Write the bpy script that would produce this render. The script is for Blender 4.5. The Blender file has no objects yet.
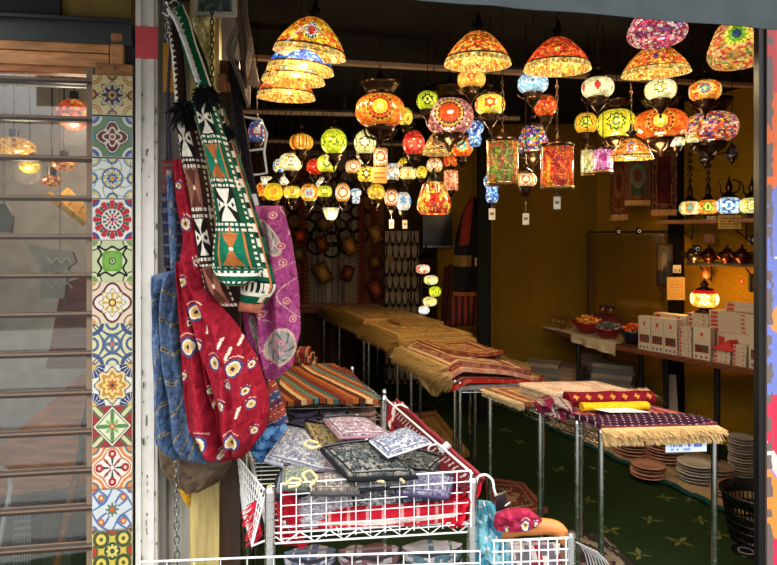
SKY, EXPO, BULB = 4.0, 0.0, 10.0
import bpy, math
import numpy as np
rng = np.random.default_rng(7)
F, CX, HY, H = 600.0, 388.5, 240.0, 1.6
scene = bpy.context.scene
COL = scene.collection
PI = math.pi

# ------------------------------------------------------------ measuring
def W(px, py, d):
    return np.array([(px - CX) * d / F, d, H - (py - HY) * d / F])
def PZ(px, py, z):
    return W(px, py, (H - z) * F / (py - HY))
FA = math.radians(9.0)
FD = np.array([math.cos(FA), math.sin(FA), 0.0])
FN = np.array([math.sin(FA), -math.cos(FA), 0.0])
FO = np.array([-0.86, 2.22, 0.0])
def FP(px, py, off=0.0):
    r = np.array([(px - CX) / F, 1.0, -(py - HY) / F])
    t = (off + (FO - np.array([0, 0, H])).dot(FN)) / r.dot(FN)
    return np.array([0, 0, H]) + t * r
def lin(c):
    c = np.asarray(c, float) / 255.0
    return np.where(c <= 0.04045, c / 12.92, ((c + 0.055) / 1.055) ** 2.4)
UP = np.array([0, 0, 1.0])

# ------------------------------------------------------------ materials
MATS = {}
def mat(kind):
    if kind in MATS:
        return MATS[kind]
    m = bpy.data.materials.new(kind); m.use_nodes = True
    nt = m.node_tree; N = nt.nodes; L = nt.links
    b = N['Principled BSDF']
    at = N.new('ShaderNodeAttribute'); at.attribute_name = 'Col'
    tc = N.new('ShaderNodeTexCoord')
    def noise(scale, detail=3):
        n = N.new('ShaderNodeTexNoise'); n.inputs['Scale'].default_value = scale; n.inputs['Detail'].default_value = detail
        L.new(tc.outputs['Object'], n.inputs['Vector']); return n
    def ramp(src, a, bb, lo, hi):
        r = N.new('ShaderNodeMapRange'); r.inputs[1].default_value = a; r.inputs[2].default_value = bb
        r.inputs[3].default_value = lo; r.inputs[4].default_value = hi
        L.new(src, r.inputs[0]); return r.outputs[0]
    def mul(colout, valout):
        x = N.new('ShaderNodeMix'); x.data_type = 'RGBA'; x.blend_type = 'MULTIPLY'; x.inputs[0].default_value = 1
        L.new(colout, x.inputs[6]); L.new(valout, x.inputs[7]); return x.outputs[2]
    def bump(src, st, dist=0.002):
        bp = N.new('ShaderNodeBump'); bp.inputs['Strength'].default_value = st; bp.inputs['Distance'].default_value = dist
        L.new(src, bp.inputs['Height']); L.new(bp.outputs[0], b.inputs['Normal'])
    base = at.outputs['Color']
    b.inputs['Roughness'].default_value = 0.6
    if kind == 'cloth':
        n = noise(60); base = mul(base, ramp(n.outputs[0], .3, .7, .8, 1.1)); b.inputs['Roughness'].default_value = .9
        mp = N.new('ShaderNodeMapping'); mp.inputs['Scale'].default_value = (14, 14, 42); L.new(tc.outputs['Object'], mp.inputs['Vector'])
        n2 = N.new('ShaderNodeTexNoise'); n2.inputs['Scale'].default_value = 1.0; n2.inputs['Detail'].default_value = 7; n2.inputs['Roughness'].default_value = .62; L.new(mp.outputs[0], n2.inputs['Vector']); bump(n2.outputs[0], .75, .018)
        b.inputs['Specular IOR Level'].default_value = .15
    elif kind == 'rug':
        n = noise(90); base = mul(base, ramp(n.outputs[0], .3, .7, .72, 1.15)); b.inputs['Roughness'].default_value = .95
        n2 = noise(250, 3); bump(n2.outputs[0], 1.0, .004)
        b.inputs['Specular IOR Level'].default_value = .05
    elif kind == 'matte':
        n = noise(12, 5); base = mul(base, ramp(n.outputs[0], .3, .7, .82, 1.12)); b.inputs['Roughness'].default_value = .85
        b.inputs['Specular IOR Level'].default_value = .2
    elif kind == 'paint':
        n = noise(25, 6); base = mul(base, ramp(n.outputs[0], .3, .5, .9, 1.02)); b.inputs['Roughness'].default_value = .5
        bump(n.outputs[0], .15)
    elif kind == 'paper':
        n = noise(40); base = mul(base, ramp(n.outputs[0], .3, .7, .93, 1.03)); b.inputs['Roughness'].default_value = .7
    elif kind == 'gloss':
        n = noise(30); base = mul(base, ramp(n.outputs[0], .3, .7, .92, 1.04)); b.inputs['Roughness'].default_value = .18
    elif kind == 'wood':
        mp = N.new('ShaderNodeMapping'); mp.inputs['Scale'].default_value = (3, 30, 30); L.new(tc.outputs['Object'], mp.inputs['Vector'])
        n = N.new('ShaderNodeTexNoise'); n.inputs['Scale'].default_value = 1.6; n.inputs['Detail'].default_value = 6
        L.new(mp.outputs[0], n.inputs['Vector'])
        base = mul(base, ramp(n.outputs[0], .3, .7, .55, 1.25)); b.inputs['Roughness'].default_value = .45; bump(n.outputs[0], .15)
    elif kind == 'woodv':
        mp = N.new('ShaderNodeMapping'); mp.inputs['Scale'].default_value = (22, 22, 2); L.new(tc.outputs['Object'], mp.inputs['Vector'])
        n = N.new('ShaderNodeTexNoise'); n.inputs['Scale'].default_value = 2.0; n.inputs['Detail'].default_value = 6
        L.new(mp.outputs[0], n.inputs['Vector'])
        base = mul(base, ramp(n.outputs[0], .3, .7, .6, 1.2)); b.inputs['Roughness'].default_value = .6; bump(n.outputs[0], .15)
    elif kind == 'chrome':
        n = noise(20); b.inputs['Metallic'].default_value = 1; L.new(ramp(n.outputs[0], .3, .7, .16, .3), b.inputs['Roughness'])
    elif kind == 'bronze':
        n = noise(70); base = mul(base, ramp(n.outputs[0], .3, .7, .6, 1.3)); b.inputs['Metallic'].default_value = .9; b.inputs['Roughness'].default_value = .28; bump(n.outputs[0], .3)
    elif kind == 'tile':
        b.inputs['Roughness'].default_value = .12; n = noise(8); bump(n.outputs[0], .08)
    elif kind in ('glow', 'mosaic'):
        sc = 75 if kind == 'mosaic' else 45
        v = N.new('ShaderNodeTexVoronoi'); v.feature = 'DISTANCE_TO_EDGE'; v.inputs['Scale'].default_value = sc
        v2 = N.new('ShaderNodeTexVoronoi'); v2.inputs['Scale'].default_value = sc
        for q in (v, v2): L.new(tc.outputs['Object'], q.inputs['Vector'])
        e = ramp(v.outputs['Distance'], .02, .10, .25 if kind == 'mosaic' else .6, 1.0)
        sx = N.new('ShaderNodeSeparateColor'); L.new(v2.outputs['Color'], sx.inputs[0])
        k = ramp(sx.outputs[0], 0, 1, .45 if kind == 'mosaic' else .75, 1.55 if kind == 'mosaic' else 1.2)
        base = mul(mul(base, e), k)
        L.new(base, b.inputs['Emission Color']); b.inputs['Emission Strength'].default_value = 1.25
        dk = mul(base, ramp(sx.outputs[1], 0, 1, .25, .3)); base = dk
        b.inputs['Roughness'].default_value = .15
    elif kind == 'leather':
        n = noise(50, 4); base = mul(base, ramp(n.outputs[0], .3, .7, .6, 1.2)); b.inputs['Roughness'].default_value = .35; bump(n.outputs[0], .4)
    elif kind == 'pane':
        N.remove(b); out = N['Material Output']
        g = N.new('ShaderNodeBsdfGlossy'); g.inputs['Roughness'].default_value = .03; g.inputs['Color'].default_value = (.9, .92, .92, 1)
        t = N.new('ShaderNodeBsdfTransparent'); t.inputs['Color'].default_value = (.93, .95, .94, 1)
        fr = N.new('ShaderNodeFresnel'); fr.inputs['IOR'].default_value = 1.6
        add = N.new('ShaderNodeMath'); add.operation = 'ADD'; add.inputs[1].default_value = .05; L.new(fr.outputs[0], add.inputs[0])
        mx = N.new('ShaderNodeMixShader'); L.new(add.outputs[0], mx.inputs[0]); L.new(t.outputs[0], mx.inputs[1]); L.new(g.outputs[0], mx.inputs[2])
        L.new(mx.outputs[0], out.inputs['Surface'])
    elif kind == 'glass':
        N.remove(b); out = N['Material Output']
        g = N.new('ShaderNodeBsdfGlossy'); g.inputs['Roughness'].default_value = .08
        t = N.new('ShaderNodeBsdfTransparent'); L.new(at.outputs['Color'], t.inputs['Color'])
        mx = N.new('ShaderNodeMixShader'); mx.inputs[0].default_value = .10
        L.new(t.outputs[0], mx.inputs[1]); L.new(g.outputs[0], mx.inputs[2]); L.new(mx.outputs[0], out.inputs['Surface'])
    if kind not in ('pane', 'glass'):
        L.new(base, b.inputs['Base Color'])
    MATS[kind] = m
    return m

# ------------------------------------------------------------ mesh builder
class B:
    def __init__(s): s.v = []; s.q = []; s.c = []; s.n = 0; s.sm = []
    def add(s, V, Q, col, smooth=False):
        V = np.asarray(V, float).reshape(-1, 3); Q = np.asarray(Q, int).reshape(-1, 4)
        col = np.asarray(col, float)
        if col.ndim == 1: col = np.broadcast_to(col, (len(Q), 3))
        s.v.append(V); s.q.append(Q + s.n); s.c.append(col.reshape(-1, 3)); s.n += len(V)
        s.sm.append(np.full(len(Q), smooth)); return s
    def par(s, p, a, b, c, col):                       # parallelepiped from a corner and three edges
        p, a, b, c = [np.asarray(x, float) for x in (p, a, b, c)]
        V = [p, p + a, p + a + b, p + b, p + c, p + a + c, p + a + b + c, p + b + c]
        Q = [(0, 3, 2, 1), (4, 5, 6, 7), (0, 1, 5, 4), (1, 2, 6, 5), (2, 3, 7, 6), (3, 0, 4, 7)]
        if np.dot(np.cross(a, b), c) < 0: Q = [q[::-1] for q in Q]
        return s.add(V, Q, lin(col))
    def box(s, c, sz, col, rz=0.0):                    # centre of the base, sizes
        a = np.array([math.cos(rz), math.sin(rz), 0]) * sz[0]; b = np.array([-math.sin(rz), math.cos(rz), 0]) * sz[1]
        return s.par(np.asarray(c, float) - a / 2 - b / 2, a, b, UP * sz[2], col)
    def quad(s, a, b, c, d, th, col):                  # slab: four corners, thickness along its normal
        a, b, c, d = [np.asarray(x, float) for x in (a, b, c, d)]
        n = np.cross(b - a, d - a); n = n / np.linalg.norm(n) * th
        V = [a, b, c, d, a - n, b - n, c - n, d - n]
        return s.add(V, [(0, 1, 2, 3), (7, 6, 5, 4), (0, 4, 5, 1), (1, 5, 6, 2), (2, 6, 7, 3), (3, 7, 4, 0)], lin(col))
    def tube(s, pts, r, col, n=8, closed=False, smooth=True):
        P = np.asarray(pts, float); k = len(P)
        r = np.broadcast_to(np.asarray(r, float), (k,))
        T = np.empty_like(P)
        for i in range(k):
            a = P[(i - 1) % k] if (closed or i > 0) else P[i]; b = P[(i + 1) % k] if (closed or i < k - 1) else P[i]
            t = b - a; T[i] = t / (np.linalg.norm(t) + 1e-12)
        ref = np.array([0, 0, 1.0]) if abs(T[0][2]) < .9 else np.array([1.0, 0, 0])
        u = np.cross(T[0], ref); u /= np.linalg.norm(u)
        rings = []
        for i in range(k):
            u = u - T[i] * u.dot(T[i]); u /= np.linalg.norm(u) + 1e-12; w = np.cross(T[i], u)
            an = np.arange(n) * 2 * PI / n
            rings.append(P[i] + r[i] * (np.cos(an)[:, None] * u + np.sin(an)[:, None] * w))
        V = np.concatenate(rings); Q = []
        for i in range(k if closed else k - 1):
            j = (i + 1) % k
            for m in range(n):
                m2 = (m + 1) % n; Q.append((i * n + m, i * n + m2, j * n + m2, j * n + m))
        s.add(V, Q, lin(col), smooth)
        if not closed:
            for e, base in ((0, 0), (1, (k - 1) * n)):
                c = P[0] if e == 0 else P[-1]; R = V[base:base + n]
                V2 = np.vstack([R, c]); Q2 = [(m, n, n, (m + 1) % n) if e else ((m + 1) % n, n, n, m) for m in range(n)]
                s.add(V2, Q2, lin(col))
        return s
    def grid(s, P, col, smooth=True, wrap=False):      # P (nv,nu,3)
        nv, nu = P.shape[:2]
        i, j = np.meshgrid(np.arange(nv - 1), np.arange(nu if wrap else nu - 1), indexing='ij'); j2 = (j + 1) % nu
        Q = np.stack([i * nu + j, i * nu + j2, (i + 1) * nu + j2, (i + 1) * nu + j], -1).reshape(-1, 4)
        c = np.asarray(col, float)
        return s.add(P.reshape(-1, 3), Q, c if c.ndim == 1 else c.reshape(-1, 3), smooth)
    def lathe(s, prof, c, col, n=24, a0=0.0, smooth=True):
        pr = np.asarray(prof, float); an = a0 + np.arange(n) * 2 * PI / n
        P = np.stack([c[0] + pr[:, 0, None] * np.cos(an), c[1] + pr[:, 0, None] * np.sin(an), c[2] + pr[:, 1, None] + 0 * an], -1)
        cc = np.asarray(col, float)
        return s.grid(P, lin(cc) if cc.ndim == 1 else cc, smooth, True)
    def fringe(s, p, q, down, col, n, w=.003, jit=.4, vary=.3, th=.003):   # strands hanging from an edge
        p, q, down = [np.asarray(x, float) for x in (p, q, down)]
        e = (q - p) / np.linalg.norm(q - p); nn = np.cross(e, down); nn /= np.linalg.norm(nn)
        t = (np.arange(n) + rng.random(n)) / n; base = p + t[:, None] * (q - p)
        L = (1 - vary + 2 * vary * rng.random(n))[:, None] * down
        L = L + e * (np.linalg.norm(down) * jit * (rng.random(n) - .5))[:, None] + nn * (np.linalg.norm(down) * jit * (rng.random(n) - .5))[:, None]
        a = base - e * w / 2; b = base + e * w / 2; c = b + L - e * w * .25; d = a + L + e * w * .25
        V = np.stack([a, b, c, d, a + nn * th, b + nn * th], 1).reshape(-1, 3); k = np.arange(n)[:, None] * 6
        Q = np.concatenate([k + [0, 1, 2, 3], k + [4, 3, 2, 5]])
        sh = lin(col) * (.75 + .45 * rng.random((n, 1)))
        return s.add(V, Q, np.concatenate([sh, sh]))
    def mesh(s, name, origin):
        V = np.concatenate(s.v) - np.asarray(origin); Q = np.concatenate(s.q); C = np.concatenate(s.c); S = np.concatenate(s.sm)
        tri = (Q[:, 1] == Q[:, 2])
        tot = np.where(tri, 3, 4); st = np.concatenate([[0], np.cumsum(tot)[:-1]])
        flat = Q.copy(); mask = np.ones_like(Q, bool); mask[tri, 2] = False
        loops = flat[mask]
        me = bpy.data.meshes.new(name)
        me.vertices.add(len(V)); me.vertices.foreach_set('co', V.astype(np.float32).ravel())
        me.loops.add(len(loops)); me.loops.foreach_set('vertex_index', loops.astype(np.int32))
        me.polygons.add(len(Q)); me.polygons.foreach_set('loop_start', st.astype(np.int32))
        me.polygons.foreach_set('loop_total', tot.astype(np.int32))
        me.polygons.foreach_set('use_smooth', S)
        at = me.attributes.new('Col', 'FLOAT_COLOR', 'CORNER')
        cc = np.concatenate([np.repeat(C, tot, axis=0), np.ones((len(loops), 1))], 1)
        at.data.foreach_set('color', cc.astype(np.float32).ravel())
        me.update(calc_edges=True); me.validate()
        return me

def bbox(b):
    V = np.concatenate(b.v); return V.min(0), V.max(0)
def link(name, b, m, origin, parent=None, bev=0.0, label=None):
    o = bpy.data.objects.new(name, b.mesh(name, origin)); COL.objects.link(o)
    o.data.materials.append(mat(m))
    if bev:
        md = o.modifiers.new('edge', 'BEVEL'); md.width = bev; md.segments = 2; md.limit_method = 'ANGLE'
    if label: o['label'] = label
    if parent is not None: o.parent = parent
    else: o.location = origin
    return o
def tag(o, label, cat, group=None):
    o['label'] = label; o['category'] = cat
    if group: o['group'] = group
class T:                                               # a thing: an Empty at its base with parts
    def __init__(s, name, label, cat, loc, group=None):
        s.o = bpy.data.objects.new(name, None); COL.objects.link(s.o); s.loc = np.asarray(loc, float)
        s.o.location = s.loc; s.o.empty_display_size = .05; tag(s.o, label, cat, group)
    def p(s, name, b, m, label=None, bev=0.0):
        return link(name, b, m, s.loc, s.o, bev, label)
    def sub(s, par, name, b, m, label=None):
        return link(name, b, m, s.loc, par, 0, label)
def solo(name, label, cat, b, m, group=None, bev=0.0, kind=None):
    lo, hi = bbox(b); org = np.array([(lo[0] + hi[0]) / 2, (lo[1] + hi[1]) / 2, lo[2]])
    o = link(name, b, m, org, None, bev); tag(o, label, cat, group)
    if kind: o['kind'] = kind
    return o
def struct(name, b, m, bev=0.0, parent=None):
    lo, hi = bbox(b); org = np.array([(lo[0] + hi[0]) / 2, (lo[1] + hi[1]) / 2, lo[2]])
    if parent is not None:
        return link(name, b, m, np.array(parent.location), parent, bev)
    o = link(name, b, m, org, None, bev); o['kind'] = 'structure'
    return o

# ------------------------------------------------------------ pattern tools
def vn(x, y, seed=0):                                  # smooth value noise 0..1
    x = np.asarray(x, float); y = np.asarray(y, float)
    def h(i, j):
        v = np.sin(i * 127.1 + j * 311.7 + seed * 74.7) * 43758.5453; return v - np.floor(v)
    i = np.floor(x); j = np.floor(y); u = x - i; v = y - j; u = u * u * (3 - 2 * u); v = v * v * (3 - 2 * v)
    return (h(i, j) * (1 - u) + h(i + 1, j) * u) * (1 - v) + (h(i, j + 1) * (1 - u) + h(i + 1, j + 1) * u) * v
def hsh(i, j, seed=0):
    v = np.sin(np.floor(i) * 12.9898 + np.floor(j) * 78.233 + seed * 3.7) * 43758.5453; return v - np.floor(v)
def layer(shape, *ops):                                # painter: (mask, colour) pairs, later ones on top
    c = np.zeros(shape + (3,))
    for m, col in ops:
        col = np.asarray(col, float)
        if m is True: c[:] = lin(col)
        else: c[m] = lin(col) if col.ndim == 1 else lin(col)[m]
    return c
def pick(h, pal):
    p = np.asarray(pal, float); return p[np.clip((h * len(p)).astype(int), 0, len(p) - 1)]
def resamp(P, n):
    P = np.asarray(P, float); d = np.concatenate([[0], np.cumsum(np.linalg.norm(np.diff(P, axis=0), axis=1))])
    # centripetal-ish smooth: sample linearly, then blur
    t = np.linspace(0, d[-1], n); Q = np.stack([np.interp(t, d, P[:, k]) for k in range(P.shape[1])], 1)
    for _ in range(max(1, n // 14)):
        Q[1:-1] = (Q[:-2] + 2 * Q[1:-1] + Q[2:]) / 4
    return Q
def loft(Ls, Rs, d, th, colfn, nv=70, nu=30, wr=0.0, seed=1, wf=(3, 2), sharp=.5, flat=.6, folds=()):
    """soft closed body between two outline lines; colfn(s,t,px,py) paints its cloth"""
    L = resamp(Ls, nv); R = resamp(Rs, nv); dv = np.linspace(d[0], d[1], nv) if np.ndim(d) else np.full(nv, d)
    t = np.linspace(0, 1, nv); prof = np.clip(t / .1, 0, 1) ** sharp * np.clip((1 - t) / .1, 0, 1) ** sharp
    sf = np.linspace(0, 1, nu); s = np.concatenate([sf, sf[-2:0:-1]]); sign = np.concatenate([np.full(nu, -1.0), np.full(nu - 2, 1.0)])
    px = L[:, None, 0] * (1 - s) + R[:, None, 0] * s; py = L[:, None, 1] * (1 - s) + R[:, None, 1] * s
    off = th * (.12 + .88 * prof[:, None]) * np.clip(1 - (2 * s - 1) ** 2, 0, 1) ** flat
    if wr:
        a = vn(s * wf[0] + t[:, None] * 1.3, t[:, None] * wf[1], seed) - .5; b2 = vn(s * wf[0] * 2.7 + 5, t[:, None] * wf[1] * 2.2 + s * 2, seed + 3) - .5
        c2 = np.sin((s * 5 + vn(t[:, None] * 3, s, seed + 9) * 2) * 3.1) * .25
        off = off + wr * (a + .5 * b2 + c2) * prof[:, None] * np.clip(1 - (2 * s - 1) ** 2, 0, 1) ** .4
    for s0, s1, wd_, dp, t0 in folds:
        off = off - dp * np.exp(-((s - (s0 + (s1 - s0) * t[:, None])) / wd_) ** 2) * prof[:, None] * np.clip((t[:, None] - t0) / .15, 0, 1)
    P = np.stack([(px - CX) * dv[:, None] / F, dv[:, None] + sign * off, H - (py - HY) * dv[:, None] / F], -1)
    nw = P.shape[1]; sc = (s + np.roll(s, -1)) / 2; tc = (t[:-1] + t[1:]) / 2
    pxc = (px + np.roll(px, -1, 1)); pxc = (pxc[:-1] + pxc[1:]) / 4; pyc = (py + np.roll(py, -1, 1)); pyc = (pyc[:-1] + pyc[1:]) / 4
    S, Tt = np.meshgrid(sc, tc); col = colfn(S, Tt, pxc, pyc)
    b = B(); b.grid(P, col, True, True)
    for r, cl in ((0, col[0].mean(0)), (-1, col[-1].mean(0))):
        ring = P[r]; c = ring.mean(0); V = np.vstack([ring, c])
        b.add(V, [(m, nw, nw, (m + 1) % nw) if r else ((m + 1) % nw, nw, nw, m) for m in range(nw)], cl, True)
    return b
def sheet(C, th, colfn, nu=40, nv=40, sag=None, b=None):
    """cloth slab over a 4-corner patch C=[p00,p10,p11,p01]; colfn(u,v); sag(u,v)->height"""
    C = [np.asarray(c, float) for c in C]; u = np.linspace(0, 1, nu); v = np.linspace(0, 1, nv); U, V = np.meshgrid(u, v)
    P = (C[0] * ((1 - U) * (1 - V))[..., None] + C[1] * (U * (1 - V))[..., None] + C[2] * (U * V)[..., None] + C[3] * ((1 - U) * V)[..., None])
    n = np.cross(C[1] - C[0], C[3] - C[0]); n /= np.linalg.norm(n)
    if n[2] < 0 and abs(n[2]) > .2: n = -n
    if abs(n[2]) <= .2 and n[1] > 0: n = -n
    if sag is not None: P = P + n * sag(U, V)[..., None]
    Uc, Vc = np.meshgrid((u[1:] + u[:-1]) / 2, (v[1:] + v[:-1]) / 2); col = colfn(Uc, Vc)
    b = b or B(); b.grid(P, col, True); Pb = P - n * th; b.grid(Pb[:, ::-1], col[:, ::-1], True)
    rim = np.concatenate([P[0], P[1:, -1], P[-1, -2::-1], P[-2:0:-1, 0]]); rimb = rim - n * th
    rc = np.concatenate([col[0], col[:, -1], col[-1, ::-1], col[::-1, 0]])
    b.grid(np.stack([rimb, rim]), rc[None], False, True)
    return b
def flat(col):
    cl = lin(col)
    return lambda *a: np.broadcast_to(cl, np.shape(a[0]) + (3,)).copy()
def fan(pts, n, off, th, col, b):                      # flat polygon raised on a face
    P = np.asarray(pts, float) + np.asarray(n) * off; k = len(P); c = P.mean(0); V = np.vstack([P, c])
    b.add(V, [(i, (i + 1) % k, (i + 1) % k, k) for i in range(k)], lin(col))
# ============================================================ THE SETTING
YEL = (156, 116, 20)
b = B(); b.par((-2.6, 1.2, -.06), (6.6, 0, 0), (0, 6.4, 0), (0, 0, .06), (38, 52, 26))
for px, py, s in [(600, 470, 1.1), (628, 425, .9), (634, 458, .8), (650, 520, 1), (680, 542, 1), (665, 498, .8), (610, 530, .9), (588, 500, 1), (560, 470, .9), (640, 555, 1), (515, 410, 1),
                  (505, 430, .9), (440, 400, .9), (520, 442, .8), (575, 545, 1), (700, 520, .7), (545, 398, .9), (420, 430, 1), (600, 410, .8), (508, 384, .8), (690, 500, .8), (650, 440, .8), (720, 535, .9)]:
    c = PZ(px, py, .0006); a0 = rng.random() * 6.28
    for k in range(4):
        a = a0 + k * 1.45 + rng.random() * .4; r = .075 * s * (.7 + .6 * rng.random()); e = np.array([math.cos(a), math.sin(a), 0]); g = np.array([-e[1], e[0], 0])
        fan([c, c + e * r * .4 + g * r * .22, c + e * r, c + e * r * .45 - g * r * .16], UP, .0004, 0, (112, 108, 62) if k % 2 else (90, 94, 50), b)
struct('floor', b, 'rug')
b = B(); b.par((-9, -8, -.12), (18, 0, 0), (0, 9.4, 0), (0, 0, .06), (120, 118, 114)); o = struct('street_pavement', b, 'matte')
# interior shell
b = B(); b.par((-2.0, 6.9, 0), (3.1, 0, 0), (0, .1, 0), (0, 0, 2.75), (60, 40, 20)); struct('wall_back', b, 'matte')
def foldwall(p, q, h, n, seed, col, amp=.015):         # cloth-hung wall with soft vertical folds
    p, q = np.asarray(p, float), np.asarray(q, float); e = q - p; nn = np.array([e[1], -e[0], 0]); nn /= np.linalg.norm(nn)
    if nn[1] > 0: nn = -nn
    u = np.linspace(0, 1, n); v = np.linspace(0, 1, 20); U, V = np.meshgrid(u, v)
    dsp = amp * (vn(U * 14 + V * .8, V * 1.1, seed) + .6 * vn(U * 5 - V * 3, V * 4, seed + 2) + .4 * vn(U * 30, V * 2, seed + 5))
    P = p + U[..., None] * e + V[..., None] * np.array([0, 0, h]) + dsp[..., None] * nn
    b = B(); b.grid(P, lin(col)); Pk = P - nn * .08; b.grid(Pk[:, ::-1], lin(col))
    rim = np.concatenate([P[0], P[1:, -1], P[-1, -2::-1], P[-2:0:-1, 0]]); b.grid(np.stack([rim - nn * .08, rim]), lin(col), False, True)
    return b
struct('wall_rear', foldwall((.55, 6.75, 0), (1.12, 6.75, 0), 2.75, 30, 3, YEL), 'cloth')
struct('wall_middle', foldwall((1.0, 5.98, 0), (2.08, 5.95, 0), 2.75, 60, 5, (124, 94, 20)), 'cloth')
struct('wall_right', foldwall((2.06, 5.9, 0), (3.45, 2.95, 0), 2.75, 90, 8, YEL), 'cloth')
b = B(); b.par((1.0, 5.95, 0), (.09, .82, 0), (.03, 0, 0), (0, 0, 2.75), YEL); struct('wall_return', b, 'cloth')
b = B(); b.par((-2.05, 7.0, 0), (.0, -4.6, 0), (.1, 0, 0), (0, 0, 2.75), (44, 34, 26)); struct('wall_left', b, 'matte')
b = B(); b.par((-2.7, 2.38, 2.75), (6.6, .35, 0), (0, 5.0, 0), (0, 0, .12), (7, 7, 8)); struct('ceiling', b, 'matte')
b = B(); c = W(484, 240, 5.3); b.box((c[0], 5.3, 0), (.11, .11, 2.75), (12, 12, 12)); struct('pillar', b, 'matte')
b = B(); b.box((2.42, 5.03, 0), (.11, .09, 2.75), (16, 14, 12), .4); struct('pillar_corner', b, 'matte')
# ceiling rails the lamps hang from
for p, q in [((238, 57, 3.3), (775, 88, 3.95)), ((240, 110, 4.72), (520, 122, 5.0)), ((240, 139, 6.0), (470, 150, 6.4))]:
    p, q = W(*p), W(*q); b = B(); z = (p[2] + q[2]) / 2; p[2] = q[2] = z; e = (q - p)
    b.par(p, e, (0, .05, 0), (0, 0, .022), (176, 152, 128)); b.par(p + (0, .005, .022), e, (0, .012, 0), (0, 0, .02), (40, 35, 30)); b.par(p + (0, .035, .022), e, (0, .012, 0), (0, 0, .02), (40, 35, 30))
    t = T('ceiling_rail', {3.3: 'brown metal lamp rail across the ceiling just inside the opening', 4.72: 'thin lamp rail across the middle of the ceiling', 6.0: 'thin lamp rail nearest the dark back hanging'}[p[1]], 'rail', p, 'lamp rails under the ceiling')
    t.p('rail', b, 'paint')
    for k in range(4):
        bb = B(); c = p + e * (.08 + .28 * k); bb.box((c[0], c[1] + .025, z + .04), (.02, .02, 2.75 - z - .04), (30, 28, 26)); t.p('bracket', bb, 'paint')
# front of the building: beam above, left bay with window, posts, right jamb
def fbox(px0, px1, py0, py1, off, th, col, b=None):    # a board lying in the front plane, given by photo corners
    b = b or B(); a, c = FP(px0, py0, off), FP(px1, py0, off); d = FP(px0, py1, off)
    e = FD * (c - a).dot(FD); return b.par(np.array([a[0], a[1], d[2]]), e, -FN * th, UP * (a[2] - d[2]), col)
b = B(); a = FP(132, -60, 0); b.par((FO[0] - .16, FO[1] - .02, 2.76), FD * 3.3, -FN * .12, UP * 1.2, (28, 29, 30)); struct('wall_front', b, 'matte')
b = B(); fbox(-160, 131, 6, 31, .03, .1, (48, 54, 56), b); fbox(-160, 131, 3.5, 7, .05, .12, (34, 38, 40), b); struct('trim_1', b, 'paint')
b = B(); fbox(-160, 131, -90, 3, .0, .1, (120, 100, 52), b); fbox(-160, 60, -90, 3, .02, .1, (40, 40, 38), b); struct('wall_front_upper', b, 'matte')
# window
b = B()
fbox(-160, 109, 25, 41, .02, .05, (206, 142, 88), b); fbox(-160, 109, 42, 56, .025, .05, (212, 146, 92), b); fbox(-160, 109, 56.5, 64, .015, .05, (186, 116, 62), b); fbox(110, 123, 32, 66, .03, .05, (200, 138, 88), b)
trim = struct('trim_2', b, 'wood', .003)
b = B(); fbox(-160, 89, 64, 700, -.005, .006, (200, 200, 200), b)
win = struct('window_1', b, 'pane')
ys = [69, 109, 151, 193, 234, 275, 316, 358, 399.5, 441, 482, 522, 563, 604, 645]
for y in ys:
    b = B(); a0, a1 = FP(-160, y - 2.6, .03), FP(92, y - 2.6, .03); e = FD * (a1 - a0).dot(FD)
    b.par(a0 - UP * .018, e, -FN * .035, UP * .007, (122, 98, 78)); b.par(a0 - UP * .0275, e, -FN * .035, UP * .010, (46, 33, 26)); b.par(a0 - UP * .011, e, -FN * .02, UP * .002, (60, 50, 44))
    struct('window_rail', b, 'paint', 0, win)
b = B(); fbox(86.5, 93, 58, 700, .02, .05, (124, 104, 84), b); struct('window_stile', b, 'paint', 0, win)
b = B(); fbox(-160, 90, 74, 78, .0, .02, (170, 168, 164), b); struct('window_gasket', b, 'paint', 0, win)
b = B(); fbox(-160, 131, 700, 790, .0, .1, (60, 55, 50), b); struct('wall_front_sill', b, 'matte')
b = B(); fbox(122, 137, 30, 790, -.02, .06, (26, 27, 29), b); fbox(122, 134, 30, 70, .0, .06, (40, 44, 46), b); struct('trim_3', b, 'paint')
b = B(); fbox(-420, -160, -90, 790, .03, .7, (96, 92, 86), b); struct('wall_front_left', b, 'matte')
# window recess behind the glass
b = B(); q = -.75
a0 = FP(-220, 60, q); b.par((a0[0], a0[1], 0), FD * 2.0, -FN * .03, UP * 2.75, (196, 186, 176)); struct('wall_recess', b, 'matte')
b = B(); c0 = FO + FD * -.245 - FN * .1; dd = np.array([c0[0], c0[1], 0]); dd /= np.linalg.norm(dd); b.par((c0[0], c0[1], 0), FD * .03, dd * .66, UP * 2.75, (180, 168, 156)); struct('wall_recess_side', b, 'matte')
b = B(); a0 = FP(-220, 40, -.75); a0[2] = 2.5; b.par(a0 - FN * .0, FD * 1.9, FN * .72, UP * .26, (60, 56, 52)); struct('ceiling_recess', b, 'matte')
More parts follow.
